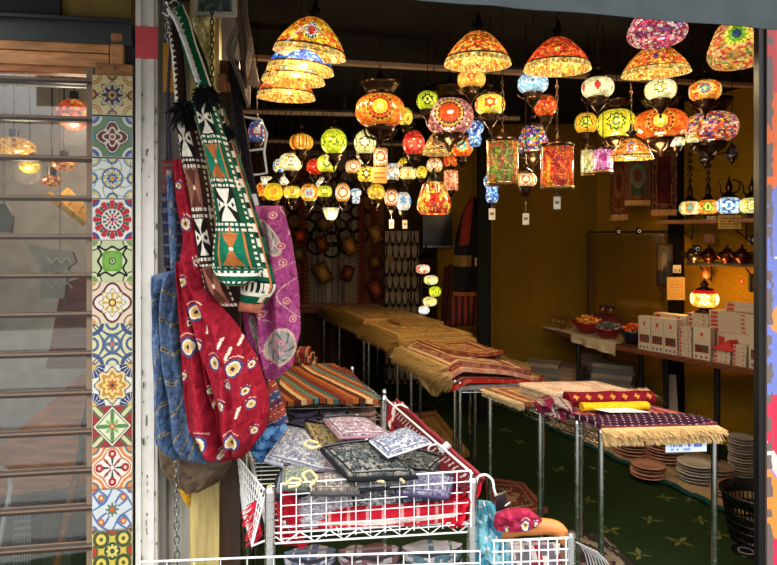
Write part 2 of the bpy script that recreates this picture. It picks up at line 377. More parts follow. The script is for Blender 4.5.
# white post
b = B(); fbox(135.5, 157.5, -70, 760, .05, .09, (208, 203, 194), b); fbox(148, 154, -70, 760, .058, .01, (214, 210, 203), b); fbox(136.5, 141, -70, 760, .058, .01, (210, 206, 198), b)
post = struct('trim_4', b, 'paint')
b = B(); 
for k in range(46):
    y = rng.uniform(60, 560); x = rng.choice([147, 155, 142]) + rng.uniform(-1.5, 1.5); h = rng.uniform(1, 6)
    if 25 < y < 58: continue
    fbox(x, x + rng.uniform(.6, 1.6), y, y + h, .0585, .002, (104, 96, 86), b)
struct('chipped_paint', b, 'matte', 0, post)
b = B(); fbox(135.3, 157.7, 26, 58, .0595, .006, (206, 76, 84), b); struct('red_band', b, 'paint', 0, post)
b = B(); fbox(158, 166, -70, 760, .02, .12, (120, 114, 106), b); struct('trim_5', b, 'paint')
# boards of the wall stub behind the bags
b = B(); fbox(158, 190, 30, 760, -.03, .05, (168, 162, 150), b); struct('wall_stub', b, 'woodv')
b = B(); fbox(190, 219, -60, 760, .0, .08, (196, 172, 108), b); struct('trim_6', b, 'woodv')
b = B(); fbox(219, 239, 60, 760, -.04, .06, (84, 56, 38), b); fbox(231, 240, 90, 760, .0, .04, (58, 40, 30), b); struct('trim_7', b, 'woodv')
# right jamb with mural
b = B(); fbox(759, 767.5, -90, 790, .02, .03, (17, 17, 18), b); struct('trim_8', b, 'paint')
b = B(); p0 = FP(767, -60, .03); p1 = FP(767, 780, .03); wd = .45; nu, nv = 220, 420
u = np.linspace(0, 1, nu); v = np.linspace(0, 1, nv); U, V = np.meshgrid((u[1:] + u[:-1]) / 2, (v[1:] + v[:-1]) / 2)
Y = -60 + V * 840; X = U * wd / .0045
wob = 14 * (vn(X * .02, Y * .012, 3) - .5)
c = layer(U.shape, (True, (206, 62, 66)), (Y > 92, (232, 106, 44)), (Y + X * .8 + wob > 190, (112, 124, 196)), ((Y > 395 + wob - X * .3), (212, 44, 76)),
          ((np.abs(Y - 455 - X * 1.4) < 14), (238, 200, 196)), (np.abs(Y - 470 - X * 1.4) < 8, (150, 128, 196)), ((Y - X * 1.1 > 468 + wob) & (Y - X * 1.1 < 530), (238, 138, 60)),
          ((Y > 540 + wob), (206, 50, 84)), (np.hypot(X - 16, (Y - 320)) < 14, (236, 140, 70)), (np.hypot(X - 10, Y - 258) < 1.6, (240, 240, 240)),
          (np.hypot(X - 40, Y - 500) < 16, (238, 226, 210)), ((X < 4.5 + 3 * vn(Y * .2, X * .0 + 1, 4)) & (vn(Y * .15, X * .1, 6) > .35), (110, 96, 92)))
P = p0 + (u * wd)[None, :, None] * FD - (v * (p0[2] - p1[2]))[:, None, None] * UP
b.grid(P, c, False); b.par(p0 - UP * (p0[2] - p1[2]) - FN * .03, FD * wd, FN * .0295, UP * (p0[2] - p1[2]), (110, 90, 84))
struct('wall_front_right', b, 'paint')
b = B(); b.par(p0 - UP * (p0[2] - p1[2]) + FD * wd, FD * 1.6, -FN * .04, UP * (p0[2] - p1[2]), (150, 120, 116)); struct('wall_front_far', b, 'paint')
# awning
A0, A1 = W(430, -1, 1.63), W(777, 30.5, 1.85); A0[2] = A1[2] = 2.25; e = (A1 - A0) / np.linalg.norm(A1 - A0); p0 = A0 - e * 1.6; Lw = 3.4
u = np.linspace(0, 1, 120); v = np.linspace(0, 1, 10); U, V = np.meshgrid(u, v)
nn = np.array([e[1], -e[0], 0]); P = p0 + (U * Lw)[..., None] * e + (V * .34)[..., None] * UP + (.004 * np.sin(U * 60 + vn(U * 20, V, 2) * 3) * (1 - V * .6))[..., None] * nn
b = B(); b.grid(P, lin((60, 68, 70))); b.grid((P - nn * .004)[:, ::-1], lin((60, 68, 70)))
t = T('awning', 'dark grey-green canvas awning with a loose front valance above the shop opening', 'awning', p0)
t.p('valance', b, 'matte')
b = B(); q0 = FO - FD * 1.2 + UP * 3.0; b.quad(p0 + UP * .34, p0 + UP * .34 + e * Lw, q0 + FD * 3.8, q0 + FD * .0, .006, (70, 80, 82)); t.p('canopy', b, 'cloth')
b = B(); b.tube([p0 + UP * .345, p0 + UP * .345 + e * Lw], .016, (150, 150, 150)); t.p('front_bar', b, 'chrome')

# ------------------------------------------------------------ tile column
def tiles(i, x, y):
    r = np.hypot(x, y); th = np.arctan2(y, x); ax, ay = np.abs(x), np.abs(y); mx = np.maximum(ax, ay); mn = np.minimum(ax, ay); dm = ax + ay
    c4, c8, c12 = np.cos(4 * th), np.cos(8 * th), np.cos(12 * th); s4 = np.abs(np.sin(2 * th)); cr = np.hypot(1 - ax, 1 - ay); ed = np.hypot(1 - mx, mn)
    k = {0: [(True, (222, 202, 150)), (np.abs(cr - .42) < .09, (164, 104, 58)), (np.abs(cr - .42) < .04, (232, 190, 110)), (np.abs(ed - .2) < .06, (120, 84, 60)), (ed < .12, (206, 150, 60)), (r < .62 + .13 * c8, (84, 84, 104)), (r < .55 + .12 * c8, (222, 206, 160)),
             (r < .42 + .12 * c8, (66, 76, 116)), (r < .22, (206, 160, 84)), (r < .1, (70, 70, 110))],
         1: [(True, (104, 136, 98)), (cr < .5, (226, 226, 214)), (cr < .38, (70, 100, 150)), (cr < .22, (150, 176, 206)), (ed < .25, (84, 140, 150)), (r < .72 + .12 * c4, (30, 44, 36)), (r < .67 + .12 * c4, (232, 224, 206)), (r < .61 + .12 * c4, (104, 34, 36)), (np.abs(r - .36 - .1 * c4) < .05, (226, 214, 196)),
             ((r < .5) & (np.abs(s4) > .95) & (r > .3), (222, 208, 190)), (r < .17, (232, 220, 196)), (r < .1, (150, 60, 40))],
         2: [(True, (222, 228, 222)), (cr < .45, (120, 150, 190)), (cr < .36, (224, 200, 110)), (cr < .25, (228, 230, 224)), (ed < .3, (86, 120, 170)), (ed < .18, (230, 210, 130)), (np.abs(np.sin(4 * th + r * 5)) * r < .12, (110, 140, 120)), ((r < .62) & (np.abs(c4) > .8) & (r > .25), (226, 190, 90)), (np.abs(r - .5) < .045, (70, 110, 165)), (r < .24 + .05 * c8, (64, 106, 166)), (r < .12, (236, 190, 80)), (r < .05, (180, 70, 40))],
         3: [(True, (226, 226, 222)), (cr < .4, (70, 90, 140)), (cr < .25, (190, 50, 60)), ((r < .92 + .04 * c12) & (r > .5) & (c12 > -.3), (196, 52, 62)), ((r < .86) & (r > .52) & (c12 < -.45), (70, 100, 84)), (np.abs(r - .5) < .03, (230, 230, 226)), ((r < .48) & (np.cos(12 * th + PI) > -.2), (80, 104, 90)), (r < .3, (232, 228, 222)), ((r < .28) & (c8 > -.3), (196, 52, 60)), (r < .09, (64, 76, 120))],
         4: [(True, (198, 204, 160)), (cr < .5, (60, 70, 70)), (cr < .44, (216, 214, 168)), (cr < .3, (120, 160, 90)), (np.abs(mx - .62 - .08 * np.cos(9 * mn)) < .06, (34, 40, 40)), (mx < .56 + .07 * np.cos(9 * mn), (214, 216, 176)), ((mx < .5) & (r < .62), (112, 160, 72)), (r < .42 + .04 * c8, (128, 178, 84)), (r < .17, (40, 60, 50)), (r < .12, (190, 208, 150)), (r < .06, (40, 50, 50))],
         5: [(True, (224, 208, 180)), (cr < .45, (150, 90, 70)), (cr < .36, (226, 214, 190)), (cr < .22, (206, 160, 80)), (r < .86 + .12 * c4, (116, 42, 56)), (r < .74 + .13 * c4, (232, 226, 214)), ((r < .6 + .1 * c8), (150, 140, 110)), (r < .54 + .1 * c8, (230, 224, 200)), ((c8 > .2) & (r < .5), (208, 168, 70)), (r < .2, (120, 50, 60)), (r < .12, (236, 210, 110))],
         6: [(True, (216, 210, 160)), (np.abs(np.abs(x * x - y * y) * 2 - .35) < .14, (70, 92, 134)), (np.abs(cr - .5) < .1, (64, 84, 128)), (cr < .2, (150, 90, 70)), ((ed < .35) & (ed > .22), (72, 98, 140)), (np.abs(r - .38) < .07, (78, 100, 140)), (r < .3, (222, 214, 160)), (r < .24 + .1 * c4, (86, 110, 150)), (r < .1, (200, 110, 60))],
         7: [(True, (222, 218, 200)), (cr < .66, (46, 62, 110)), (np.abs(np.sin(9 * np.arctan2(1 - ay, 1 - ax + 1e-6))) * cr < .12, (228, 226, 210)), (cr < .24, (220, 180, 90)), (r < .82 + .1 * c8, (60, 76, 116)), (r < .75 + .1 * c8, (226, 206, 150)), (r < .6 + .1 * c8, (196, 140, 60)), (r < .42 + .08 * c8, (232, 206, 130)), (r < .26 + .06 * c8, (190, 110, 50)), (r < .1, (90, 60, 40))],
         8: [(True, (156, 46, 50)), ((cr < .8) & (np.abs(ax - ay) < .12), (206, 206, 160)), ((cr < .7) & (np.abs(np.abs(ax - ay) - .22) < .07), (74, 104, 70)), (dm < 1.0, (40, 44, 38)), (dm < .95, (226, 222, 196)), (dm < .84, (90, 120, 80)), (dm < .78, (222, 222, 190)), (r < .66 * np.abs(c4) ** 1.5 * (np.cos(2 * th) ** 2 > .4) + .12, (86, 130, 76)), (r < .42 * np.abs(np.sin(2 * th)) ** 2, (150, 178, 110)), (r < .12, (206, 70, 50)), (r < .06, (240, 220, 150))],
         9: [(True, (214, 128, 70)), (cr < .52, (226, 206, 180)), (cr < .4, (90, 110, 110)), (cr < .3, (214, 130, 70)), (r < .9 + .12 * c4, (232, 222, 206)), (r < .82 + .12 * c4, (206, 116, 60)), (r < .74 + .13 * c4, (230, 224, 212)), ((np.hypot(1 - mx - .36, mn) < .2), (170, 40, 46)), ((np.hypot(1 - mx - .36, mn) < .08), (232, 200, 180)), ((c8 > .3) & (r < .46), (50, 70, 66)), ((np.abs(ax - ay) < .05) & (r < .6), (150, 40, 46)), (r < .1, (230, 226, 216))],
         10: [(True, (206, 212, 214)), (np.abs(np.sin(3.2 * x + 2.2 * np.sin(3 * y))) < .3, (92, 122, 168)), (np.abs(np.sin(3.2 * y + 2.2 * np.sin(3 * x))) < .3, (84, 114, 164)), (cr < .32, (82, 110, 160)), (cr < .2, (206, 110, 70)), ((np.hypot(ax - .55, ay - .55) < .16), (196, 96, 60)), ((np.hypot(ax - .55, ay - .55) < .08), (232, 200, 120)), (r < .3, (208, 214, 214)), (r < .26 + .07 * c8, (88, 120, 90)), (r < .12, (200, 90, 60))],
         11: [(True, (206, 186, 80)), (np.abs(np.hypot(ax - .55, ay - .55) - .33) < .08, (76, 84, 50)), (np.hypot(ax - .55, ay - .55) < .22, (222, 200, 96)), (np.hypot(ax - .55, ay - .55) < .1, (90, 96, 50)), (ed < .32, (80, 96, 60)), (ed < .24, (176, 66, 40)), (cr < .2, (60, 76, 56)), (mx < .36 + .05 * c4, (50, 70, 56)), (mx < .29, (90, 124, 80)), (r < .26 + .05 * c8, (226, 206, 110)), (r < .12, (60, 84, 60))]}[i]
    g = (mx > .975)
    return layer(x.shape, *k, (g, (188, 180, 164)))
tl = ['cream tile with slate blue star', 'green tile with maroon quatrefoil', 'white tile with blue and yellow sprigs', 'white tile with red and green petal rosette', 'pale green tile with dark squared outline', 'cream tile with maroon lobed frame',
      'yellow-green tile with blue scrolls', 'navy tile with gold flower', 'red tile with green leaf diamond', 'orange tile with red flower cross', 'white tile with blue scrollwork', 'yellow tile with dark green scrolls']
tt = T('tile_column', 'column of twelve patterned ceramic tiles fixed between the slatted window and white post', 'tiles', FP(112, 720, .0))
b = B(); fbox(93, 133, 66, 730, .02, .035, (74, 70, 66), b); tt.p('backing_board', b, 'matte')
b = B(); fbox(95, 132.5, 63, 74, .035, .03, (158, 104, 62), b); hd = tt.p('end_block', b, 'wood', 'brown wooden end block with screws', .002)
b = B()
for x in (100, 115, 126):
    c = FP(x, 68, .035); r = .0055 if x == 115 else .003; b.tube([c, c + FN * .003], r, (206, 190, 160), 10)
tt.sub(hd, 'screw_head', b, 'chrome')
yb = [74.5, 116, 158, 199, 240.5, 282, 323.5, 365, 406, 447, 489, 530.5, 572]
for i in range(12):
    p = FP(92, yb[i], .032); q = FP(133, yb[i + 1], .032); wd = (q - p).dot(FD); hh = p[2] - q[2]; n = 84
    u = np.linspace(0, 1, n + 1); P = p + (u * (wd - .002))[None, :, None] * FD - (u * (hh - .002))[:, None, None] * UP
    X, Y = np.meshgrid((u[1:] + u[:-1]) - 1, (u[1:] + u[:-1]) - 1)
    b = B(); b.grid(P[:, ::1], tiles(i, X, Y) * .82, False); b.par(p - UP * (hh - .001) - FN * .0085, FD * (wd - .002), FN * .008, UP * (hh - .002), (196, 186, 170))
    tt.p('tile', b, 'tile', tl[i])

# ------------------------------------------------------------ things behind the slatted glass
def rec(px, py, off): return FP(px, py, -off)
for px, py, w, h, base, lb in [(74, 115, 33, 32, (232, 84, 36), 'orange mosaic globe lamp reflected in the glass, modelled behind the upper window slats'), (14, 148, 40, 22, (226, 150, 60), 'reflected wide yellow and red mosaic shade, modelled behind the window slats'), (30, 167, 20, 14, (232, 190, 50), 'reflected small yellow globe lamp, modelled behind window glass under the wide shade'),
                               (64, 165, 22, 13, (214, 120, 60), 'reflected small rust globe lamp, modelled behind window glass beside the hanging chain'), (52, 181, 18, 12, (170, 64, 40), 'reflected dull red globe lamp, modelled behind window glass above the gold reflection')]:
    c = rec(px, py, .35); d = c[1]; rx, rz = w * d / F / 2, h * d / F / 2
    t = T('globe_reflection', lb, 'lamp', c - UP * rz, 'lamp reflections modelled behind the slatted window'); n = 12  # lamps mirrored in the glass, built as glowing globes behind it
    a = np.linspace(-PI / 2 + .25, PI / 2 - .25, n); pr = np.stack([rx * np.cos(a), rz * np.sin(a)], 1); nn_ = 28
    A, V = np.meshgrid(np.arange(nn_) * 2 * PI / nn_, (a[1:] + a[:-1]) / 2); hs = hsh(A * 6 + .01, V * 8 + 9, px)
    b = B(); b.lathe(pr, c, lin(pick(hs, [base, tuple(min(255, k + 40) for k in base), (236, 180, 70), base, tuple(int(k * .7) for k in base)])) * .75, nn_); t.p('shade', b, 'glow')
    b = B(); b.tube([c + UP * rz * .9, c + UP * (rz + .03)], .018, (60, 50, 40)); b.tube([c + UP * (rz + .03), (c[0], c[1], 2.505)], .003, (60, 50, 40), 5); t.p('fitting', b, 'bronze')
for px, py in ((74, 134), (26, 172)):
    ld = bpy.data.lights.new('window_fill', 'POINT'); ld.energy = 3.2; ld.color = (1, .8, .58); ld.shadow_soft_size = .05; lo_ = bpy.data.objects.new('window_fill', ld); COL.objects.link(lo_); lo_.location = rec(px, py, .3)  # fill lights added to brighten the recess behind the glass
b = sheet([rec(44, 196, .3), rec(70, 190, .36), rec(92, 214, .30), rec(84, 226, .28)], .004, lambda u, v: layer(u.shape, (True, (238, 190, 96)), (np.abs(np.sin(v * 9)) < .25, (206, 150, 66))), 24, 16, lambda u, v: .02 * np.sin(u * 9))  # gold reflection in the pane, built as a bright sheet behind it
solo('gold_reflection', 'gold reflection in the glass, modelled as a sheet behind the window slats', 'cloth', b, 'cloth')
b = B(); pts = [rec(x, y, .28) for x, y in [(26, 240), (40, 246), (74, 252), (78, 262), (70, 268), (66, 298), (42, 297), (43, 268)]]; fan(pts, FN, .02, 0, (176, 170, 160), b)
k = len(pts); P = np.array(pts); b.grid(np.stack([P, P + FN * .02]), lin((140, 134, 128)), False, True); fan(P[::-1], -FN, 0, 0, (110, 106, 100), b)
for y in (258, 270, 282):
    b.tube([rec(47 + j * 5, y + (j % 2) * 6, .255) for j in range(6)], .004, (206, 200, 190), 5)
b.tube([rec(60, 252, .27), rec(60, 22, .27)], .0015, (90, 86, 80), 4)
solo('carved_plaque', 'grey carved hand-shaped plaque with raised lettering behind the window slats', 'plaque', b, 'matte')
b = B(); pts = [rec(x, y, .26) for x, y in [(-2, 204), (8, 204), (15, 216), (13, 233), (-2, 232)]]; fan(pts, FN, .02, 0, (128, 124, 118), b); P = np.array(pts); b.grid(np.stack([P, P + FN * .02]), lin((100, 98, 94)), False, True); fan(P[::-1], -FN, 0, 0, (110, 106, 100), b)
b.tube([rec(4, 206, .25), rec(4, 22, .25)], .0015, (90, 86, 80), 4)
solo('carved_plaque', 'smaller grey arched plaque behind the window slats at the frame edge', 'plaque', b, 'matte')
b = B(); C = [(90, 278), (88, 372), (30, 440), (18, 440), (48, 360), (66, 300)]; P = np.array([rec(x, y, .30) for x, y in C])
b.quad(rec(66, 284, .3), rec(91, 276, .24), rec(91, 368, .24), rec(50, 368, .3), .02, (130, 66, 46)); solo('table_flap', 'reddish brown board standing behind the window slats', 'board', b, 'wood')
t = T('wooden_table', 'brown wooden table with bent legs seen through the window slats', 'table', rec(60, 640, .35))
b = B(); b.quad(rec(-20, 500, .26), rec(91, 484, .24), rec(91, 366, .30), rec(-20, 464, .32), .025, (196, 116, 66)); t.p('table_top', b, 'wood')
b = B(); b.tube([rec(86, 440, .16), rec(80, 462, .16), rec(70, 500, .16), rec(56, 570, .16), rec(50, 640, .16)], .014, (168, 96, 58)); t.p('leg', b, 'wood')
b = B(); b.tube([rec(89, 400, .12), rec(82, 436, .13), rec(78, 470, .14)], .011, (58, 50, 46)); t.p('brace', b, 'paint')
b = B(); b.tube([rec(-12, 470, .1), rec(2, 468, .1), rec(10, 474, .1), rec(11, 488, .1), rec(4, 520, .1), rec(-4, 560, .1), rec(-8, 640, .1)], .009, (214, 214, 218), 10); solo('metal_chair_frame', 'pale bent metal tube chair frame behind the lowest window slats', 'chair', b, 'paint')
b = B(); b.par(rec(-20, 640, .45), FD * .36, -FN * .2, UP * .52, (104, 104, 106)); 
solo('storage_box', 'grey box behind the lowest window slats', 'box', b, 'matte')
t = T('plastic_crate', 'pale plastic crate with a lattice front behind the lowest window slats', 'crate', rec(22, 590, .2)); b = B()
for i in range(7): b.par(rec(13 + i * 2.7, 590, .2), FD * .003, -FN * .003, UP * .3, (150, 152, 152))
for i in range(12): b.par(rec(13, 590, .2) + UP * i * .026, FD * .064, -FN * .003, UP * .008, (158, 160, 160))
b.par(rec(13, 590, .21), FD * .064, -FN * .1, UP * .3, (92, 94, 96)); t.p('lattice', b, 'paint')
# ============================================================ LAMPS
BRZ = (62, 44, 31)
OR = [(238, 96, 30), (246, 128, 36), (230, 70, 26), (250, 150, 50)]
YE = [(250, 206, 40), (244, 222, 70), (236, 180, 30), (252, 232, 120)]
YG = [(210, 220, 40), (190, 204, 40), (236, 226, 60), (150, 180, 40)]
RD = [(214, 40, 26), (236, 70, 34), (190, 26, 30), (240, 110, 50)]
PALE = [(250, 232, 160), (246, 222, 130), (240, 236, 200), (252, 214, 110)]
WH = [(244, 236, 214), (236, 240, 236), (250, 220, 170), (226, 236, 244)]
BLU = [(60, 130, 220), (150, 200, 240), (230, 240, 246), (40, 90, 190), (120, 190, 230)]
MIX = [(236, 120, 50), (246, 200, 80), (200, 50, 40), (120, 60, 50), (240, 160, 120), (90, 120, 110), (226, 180, 150)]
PUR = [(120, 60, 150), (200, 60, 50), (70, 70, 170), (240, 150, 60), (230, 210, 190), (60, 40, 90), (60, 150, 90)]
AMB = [(250, 170, 50), (246, 196, 80), (236, 140, 40), (252, 216, 120), (220, 110, 40)]
AMD = [(250, 150, 40), (240, 120, 36), (246, 180, 70), (222, 92, 30), (206, 70, 30), (250, 190, 90)]
REDP = [(206, 60, 90), (226, 90, 100), (240, 170, 150), (170, 40, 70), (120, 60, 120), (236, 210, 180)]
def motif(m, A, V, w, h, pals, seed, dome=False):
    """A angle from the front (radians), V height 0..1 -> linear rgb of the stained glass"""
    kind = m[0]; cs = 1.7 if w > 26 else 1.5; k = max(10, int(w * 1.57 / cs)); rows = max(6, int(h / cs))
    row = np.floor(V * rows); hs = hsh(A / (2 * PI) * k * 1.0 + (row % 2) * .5 + 50, row, seed)
    base = pick(hs, pals)
    if m[0] == 'spk': base = pick(np.clip(.65 * vn(A * 3 + 9, V * 3.3, seed) + .22 * vn(A * 8, V * 8, seed + 1) + .25 * hs - .05, 0, .999), pals)
    al = A * w * .5; zz = (V - .5) * h * 1.08
    if kind == 'ros':                                   # repeated rosettes: (n, radius fractions and colours)
        n = m[1]; aa = (A + PI / n + 6 * PI) % (2 * PI / n) - PI / n; r = np.hypot(aa * w * .5, zz - m[3] * h if len(m) > 3 else zz) / (h * .5); th = np.arctan2(zz, aa * w * .5)
        for rr, cl, *pt in m[2]:
            q = r + (.07 * np.cos(pt[0] * th) if pt else 0); base = np.where((q < rr)[..., None], np.asarray(cl, float), base)
    elif kind == 'str':
        s_ = np.sin(A * m[1]); base = np.where((s_ > .2)[..., None], np.asarray(m[2], float), base); base = np.where((s_ < -.75)[..., None], np.asarray(m[3], float), base)
    elif kind == 'dia':
        n = m[1]; aa = (A + PI / n + 6 * PI) % (2 * PI / n) - PI / n; q = np.abs(aa) * n / PI / .42 + np.abs(V - m[4] if len(m) > 4 else V - .5) / .3
        base = np.where((q < 1)[..., None], np.asarray(m[2], float), base); base = np.where((q < .45)[..., None], np.asarray(m[3], float), base)
    elif kind == 'bnd':                                 # horizontal bands
        for lo, hi, cl in m[1]: base = np.where(((V >= lo) & (V < hi))[..., None], np.where((hs > .3)[..., None], np.asarray(cl, float), base), base)
    elif kind == 'spk':                                 # blotches of a second colour
        q = vn(A * m[2] + 20, V * m[2] * .8, seed); base = np.where((q > m[3])[..., None], np.asarray(m[1], float), base)
    if dome:                                            # beaded dark rim line and pale border
        base = np.where((V < .16)[..., None], np.where((hsh(A * 14 + 90, row * 0, 2) > .5)[..., None], (250, 214, 120), (236, 170, 70)), base)
        base = np.where(((V > .15) & (V < .20))[..., None], (70, 50, 30), base)
    return lin(base)
def shade_prof(shape, w, h):
    if shape in ('oval', 'globe'):
        a = np.linspace(-1.22, 1.22, 30); k = 2.5 if shape == 'oval' else 2.1
        sx = np.abs(np.cos(a)) ** (2 / k); sz = np.sign(a) * np.abs(np.sin(a)) ** (2 / k)
        return np.stack([w / 2 * sx, h / 2 * sz / np.sin(1.22) ** (2 / k)], 1)
    if shape == 'cyl': return np.array([(w * .46, -h / 2)] + [(w / 2, -h / 2 + h * t) for t in np.linspace(.02, .98, 22)] + [(w * .46, h / 2)])
    if shape == 'vase':
        t = np.linspace(0, 1, 28); r = np.interp(t, [0, .04, .2, .38, .6, .8, .93, 1], [.40, .44, .5, .49, .43, .37, .33, .2]); return np.stack([r * w, (t - .5) * h], 1)
    if shape == 'cup':                                   # globe above a narrower cup
        t = np.linspace(0, 1, 28); r = np.interp(t, [0, .04, .25, .42, .5, .62, .8, .95, 1], [.26, .33, .38, .3, .34, .48, .5, .36, .2]); return np.stack([r * w, (t - .5) * h], 1)
    if shape == 'tulip': t = np.linspace(0, 1, 14); return np.stack([w * (.2 + .3 * t ** .6), (t - .5) * h], 1)
    if shape == 'dome': a = np.linspace(0, 1, 26); return np.stack([w / 2 * np.interp(a, [0, .06, .2, .4, .6, .8, .92, 1], [1, .985, .925, .8, .63, .42, .26, .12]), h * np.interp(a, [0, .8, .92, 1], [0, .85, .955, 1])], 1)
def ceilz(x, y): return 2.752
def chain(b, p, z1, fine):
    L = z1 - p[2]
    if L < .02: return
    if not fine: b.tube([p, (p[0], p[1], z1)], .0026, (60, 44, 34), 5); return
    n = max(1, int(L / .026)); st = L / n
    for i in range(n):
        z0 = p[2] + i * st - .003; hh = st + .006; a = (i % 2) * PI / 2; e = np.array([math.cos(a), math.sin(a), 0])
        an = np.arange(8) * 2 * PI / 8; pts = [np.array([p[0], p[1], z0 + hh / 2]) + e * .006 * math.cos(q) + UP * hh / 2 * math.sin(q) for q in an]
        b.tube(pts, .0018, (84, 62, 44), 4, True)
def lamp(px, py, w, h, d, shape, m, pals, label, fit='std', tagm=0, gain=1.0, tilt=None, group=None, seed=None, name='hanging_lamp'):
    seed = seed or int(px * 7 + py * 13) % 997; c = W(px, py, d); w, h = w * d / F, h * d / F; wpx = w * F / d
    big = wpx > 26; dome = shape == 'dome'
    if dome: c = c - UP * h / 2
    t = T(name, label, 'lamp', c - (0 if dome else UP * h / 2), group)
    pr = shade_prof(shape, w, h); n = 144 if wpx > 40 else 96 if big else 48; a0 = -PI / 2
    if not big and len(pr) > 18: pr = pr[::2] if len(pr) % 2 else np.vstack([pr[:-1:2], pr[-1]])
    if wpx > 40: pr = resamp(pr, 44)
    zmin, zmax = pr[:, 1].min(), pr[:, 1].max(); V1 = ((pr[1:, 1] + pr[:-1, 1]) / 2 - zmin) / (zmax - zmin)
    A, V = np.meshgrid((np.arange(n) + .5) * 2 * PI / n, V1); A = (A + PI) % (2 * PI) - PI
    vd = np.array([c[0], c[1]]); a0 = math.atan2(-vd[1], -vd[0])
    col = motif(m, A, V, wpx, h * F / d, pals, seed, dome)
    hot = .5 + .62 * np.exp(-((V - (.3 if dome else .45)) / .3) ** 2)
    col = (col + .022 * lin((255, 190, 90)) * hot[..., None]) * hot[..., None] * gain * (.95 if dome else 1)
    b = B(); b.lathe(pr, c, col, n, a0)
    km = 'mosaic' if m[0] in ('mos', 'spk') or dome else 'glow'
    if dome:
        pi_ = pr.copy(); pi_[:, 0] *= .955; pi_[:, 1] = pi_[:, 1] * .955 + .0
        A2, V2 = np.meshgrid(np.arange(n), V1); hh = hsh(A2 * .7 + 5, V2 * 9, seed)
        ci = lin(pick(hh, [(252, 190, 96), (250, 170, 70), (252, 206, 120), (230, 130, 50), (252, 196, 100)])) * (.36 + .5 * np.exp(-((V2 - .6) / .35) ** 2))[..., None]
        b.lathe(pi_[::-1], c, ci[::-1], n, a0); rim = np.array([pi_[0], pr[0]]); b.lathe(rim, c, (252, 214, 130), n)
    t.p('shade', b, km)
    top = c + UP * zmax; bot = c + UP * zmin; z1 = ceilz(c[0], c[1]); r = pr[-1, 0]
    if shape == 'tulip':
        b = B(); b.lathe([(r * .5, zmin), (r * .45, zmin - .02), (.006, zmin - .035), (.004, zmin - .05)], c, BRZ, 10); t.p('holder', b, 'bronze')
        b = B(); e = bot - UP * .045; b.tube([e, e + (.0, .03, .0), e + (0, .05, .05), (e[0], e[1] + .05, z1)], .004, BRZ, 6); t.p('arm', b, 'bronze'); return t
    if fit == 'std':
        q = w / 2
        b = B(); b.lathe([(q * .62, -.004), (q * .66, q * .05), (q * .56, q * .2), (q * .3, q * .38), (q * .13, q * .46), (q * .11, q * .58), (q * .2, q * .64), (q * .2, q * .72), (q * .07, q * .8), (.003, q * .95)], top, BRZ, 20); t.p('cap', b, 'bronze')
        b = B(); b.lathe([(.002, -q * 1.25), (q * .1, -q * 1.12), (q * .06, -q * .98), (q * .22, -q * .78), (q * .4, -q * .55), (q * .56, -q * .35), (q * .46, -q * .2), (q * .68, -q * .06), (q * .62, .004)], bot, BRZ, 20)
        hd = t.p('holder', b, 'bronze')
        if big:
            for sg in (-1, 1):
                e = np.array([sg, 0, 0]) * q; g = B(); g.tube([bot + e * .5 - UP * q * .4, bot + e * .8 - UP * q * .3, bot + e * 1.05 - UP * q * .1, bot + e * 1.0 - UP * q * .02], .004, BRZ, 6); t.sub(hd, 'scroll_arm', g, 'bronze')
        cs = top + UP * q * .93
    elif fit == 'bowl':                                  # wide flared bronze dish above, claw cup below
        q = w / 2
        b = B(); b.lathe([(q * .6, -.006), (q * .5, q * .08), (q * .62, q * .2), (q * .72, q * .36), (q * .84, q * .5), (q * .8, q * .53), (q * .5, q * .5), (q * .22, q * .62), (q * .1, q * .9), (.004, q * 1.0)], top, BRZ, 28); t.p('cap', b, 'bronze')
        b = B(); b.lathe([(.003, -q * .75), (q * .1, -q * .66), (q * .2, -q * .4), (q * .5, -q * .26), (q * .62, -q * .06), (q * .58, .004)], bot, BRZ, 24); hd = t.p('holder', b, 'bronze')
        for k in range(5):
            a = k * 2 * PI / 5 - PI / 2; e = np.array([math.cos(a), math.sin(a), 0]) * q; g = B(); g.tube([bot + e * .2 - UP * q * .5, bot + e * .55 - UP * q * .42, bot + e * .72 - UP * q * .12], .006, BRZ, 6); t.sub(hd, 'claw', g, 'bronze')
        cs = top + UP * q * .98
    elif fit == 'cone':                                  # lantern: metal cone and rims
        q = w / 2
        b = B(); b.lathe([(q * 1.02, -.008), (q * 1.04, .006), (q * .9, .012), (q * .42, q * .24), (q * .3, q * .34), (q * .12, q * .5), (q * .1, q * .7), (.003, q * .8)], top, BRZ, 28); t.p('cap', b, 'bronze')
        b = B(); b.lathe([(q * .86, .004), (q * 1.03, .008), (q * 1.04, -.006), (q * .9, -.01), (q * .3, -.012), (.002, -.012)], bot, (150, 116, 70), 28); t.p('base_ring', b, 'bronze'); cs = top + UP * q * .78
    else:                                                # domes and plain shades: small cap
        q = min(w / 2, .1)
        b = B(); b.lathe([(r + .003, -.004), (r * .9, .012), (q * .3, .03), (q * .12, .045), (q * .1, .07), (.003, .075)], top, (50, 40, 34), 16); t.p('cap', b, 'bronze'); cs = top + UP * .073
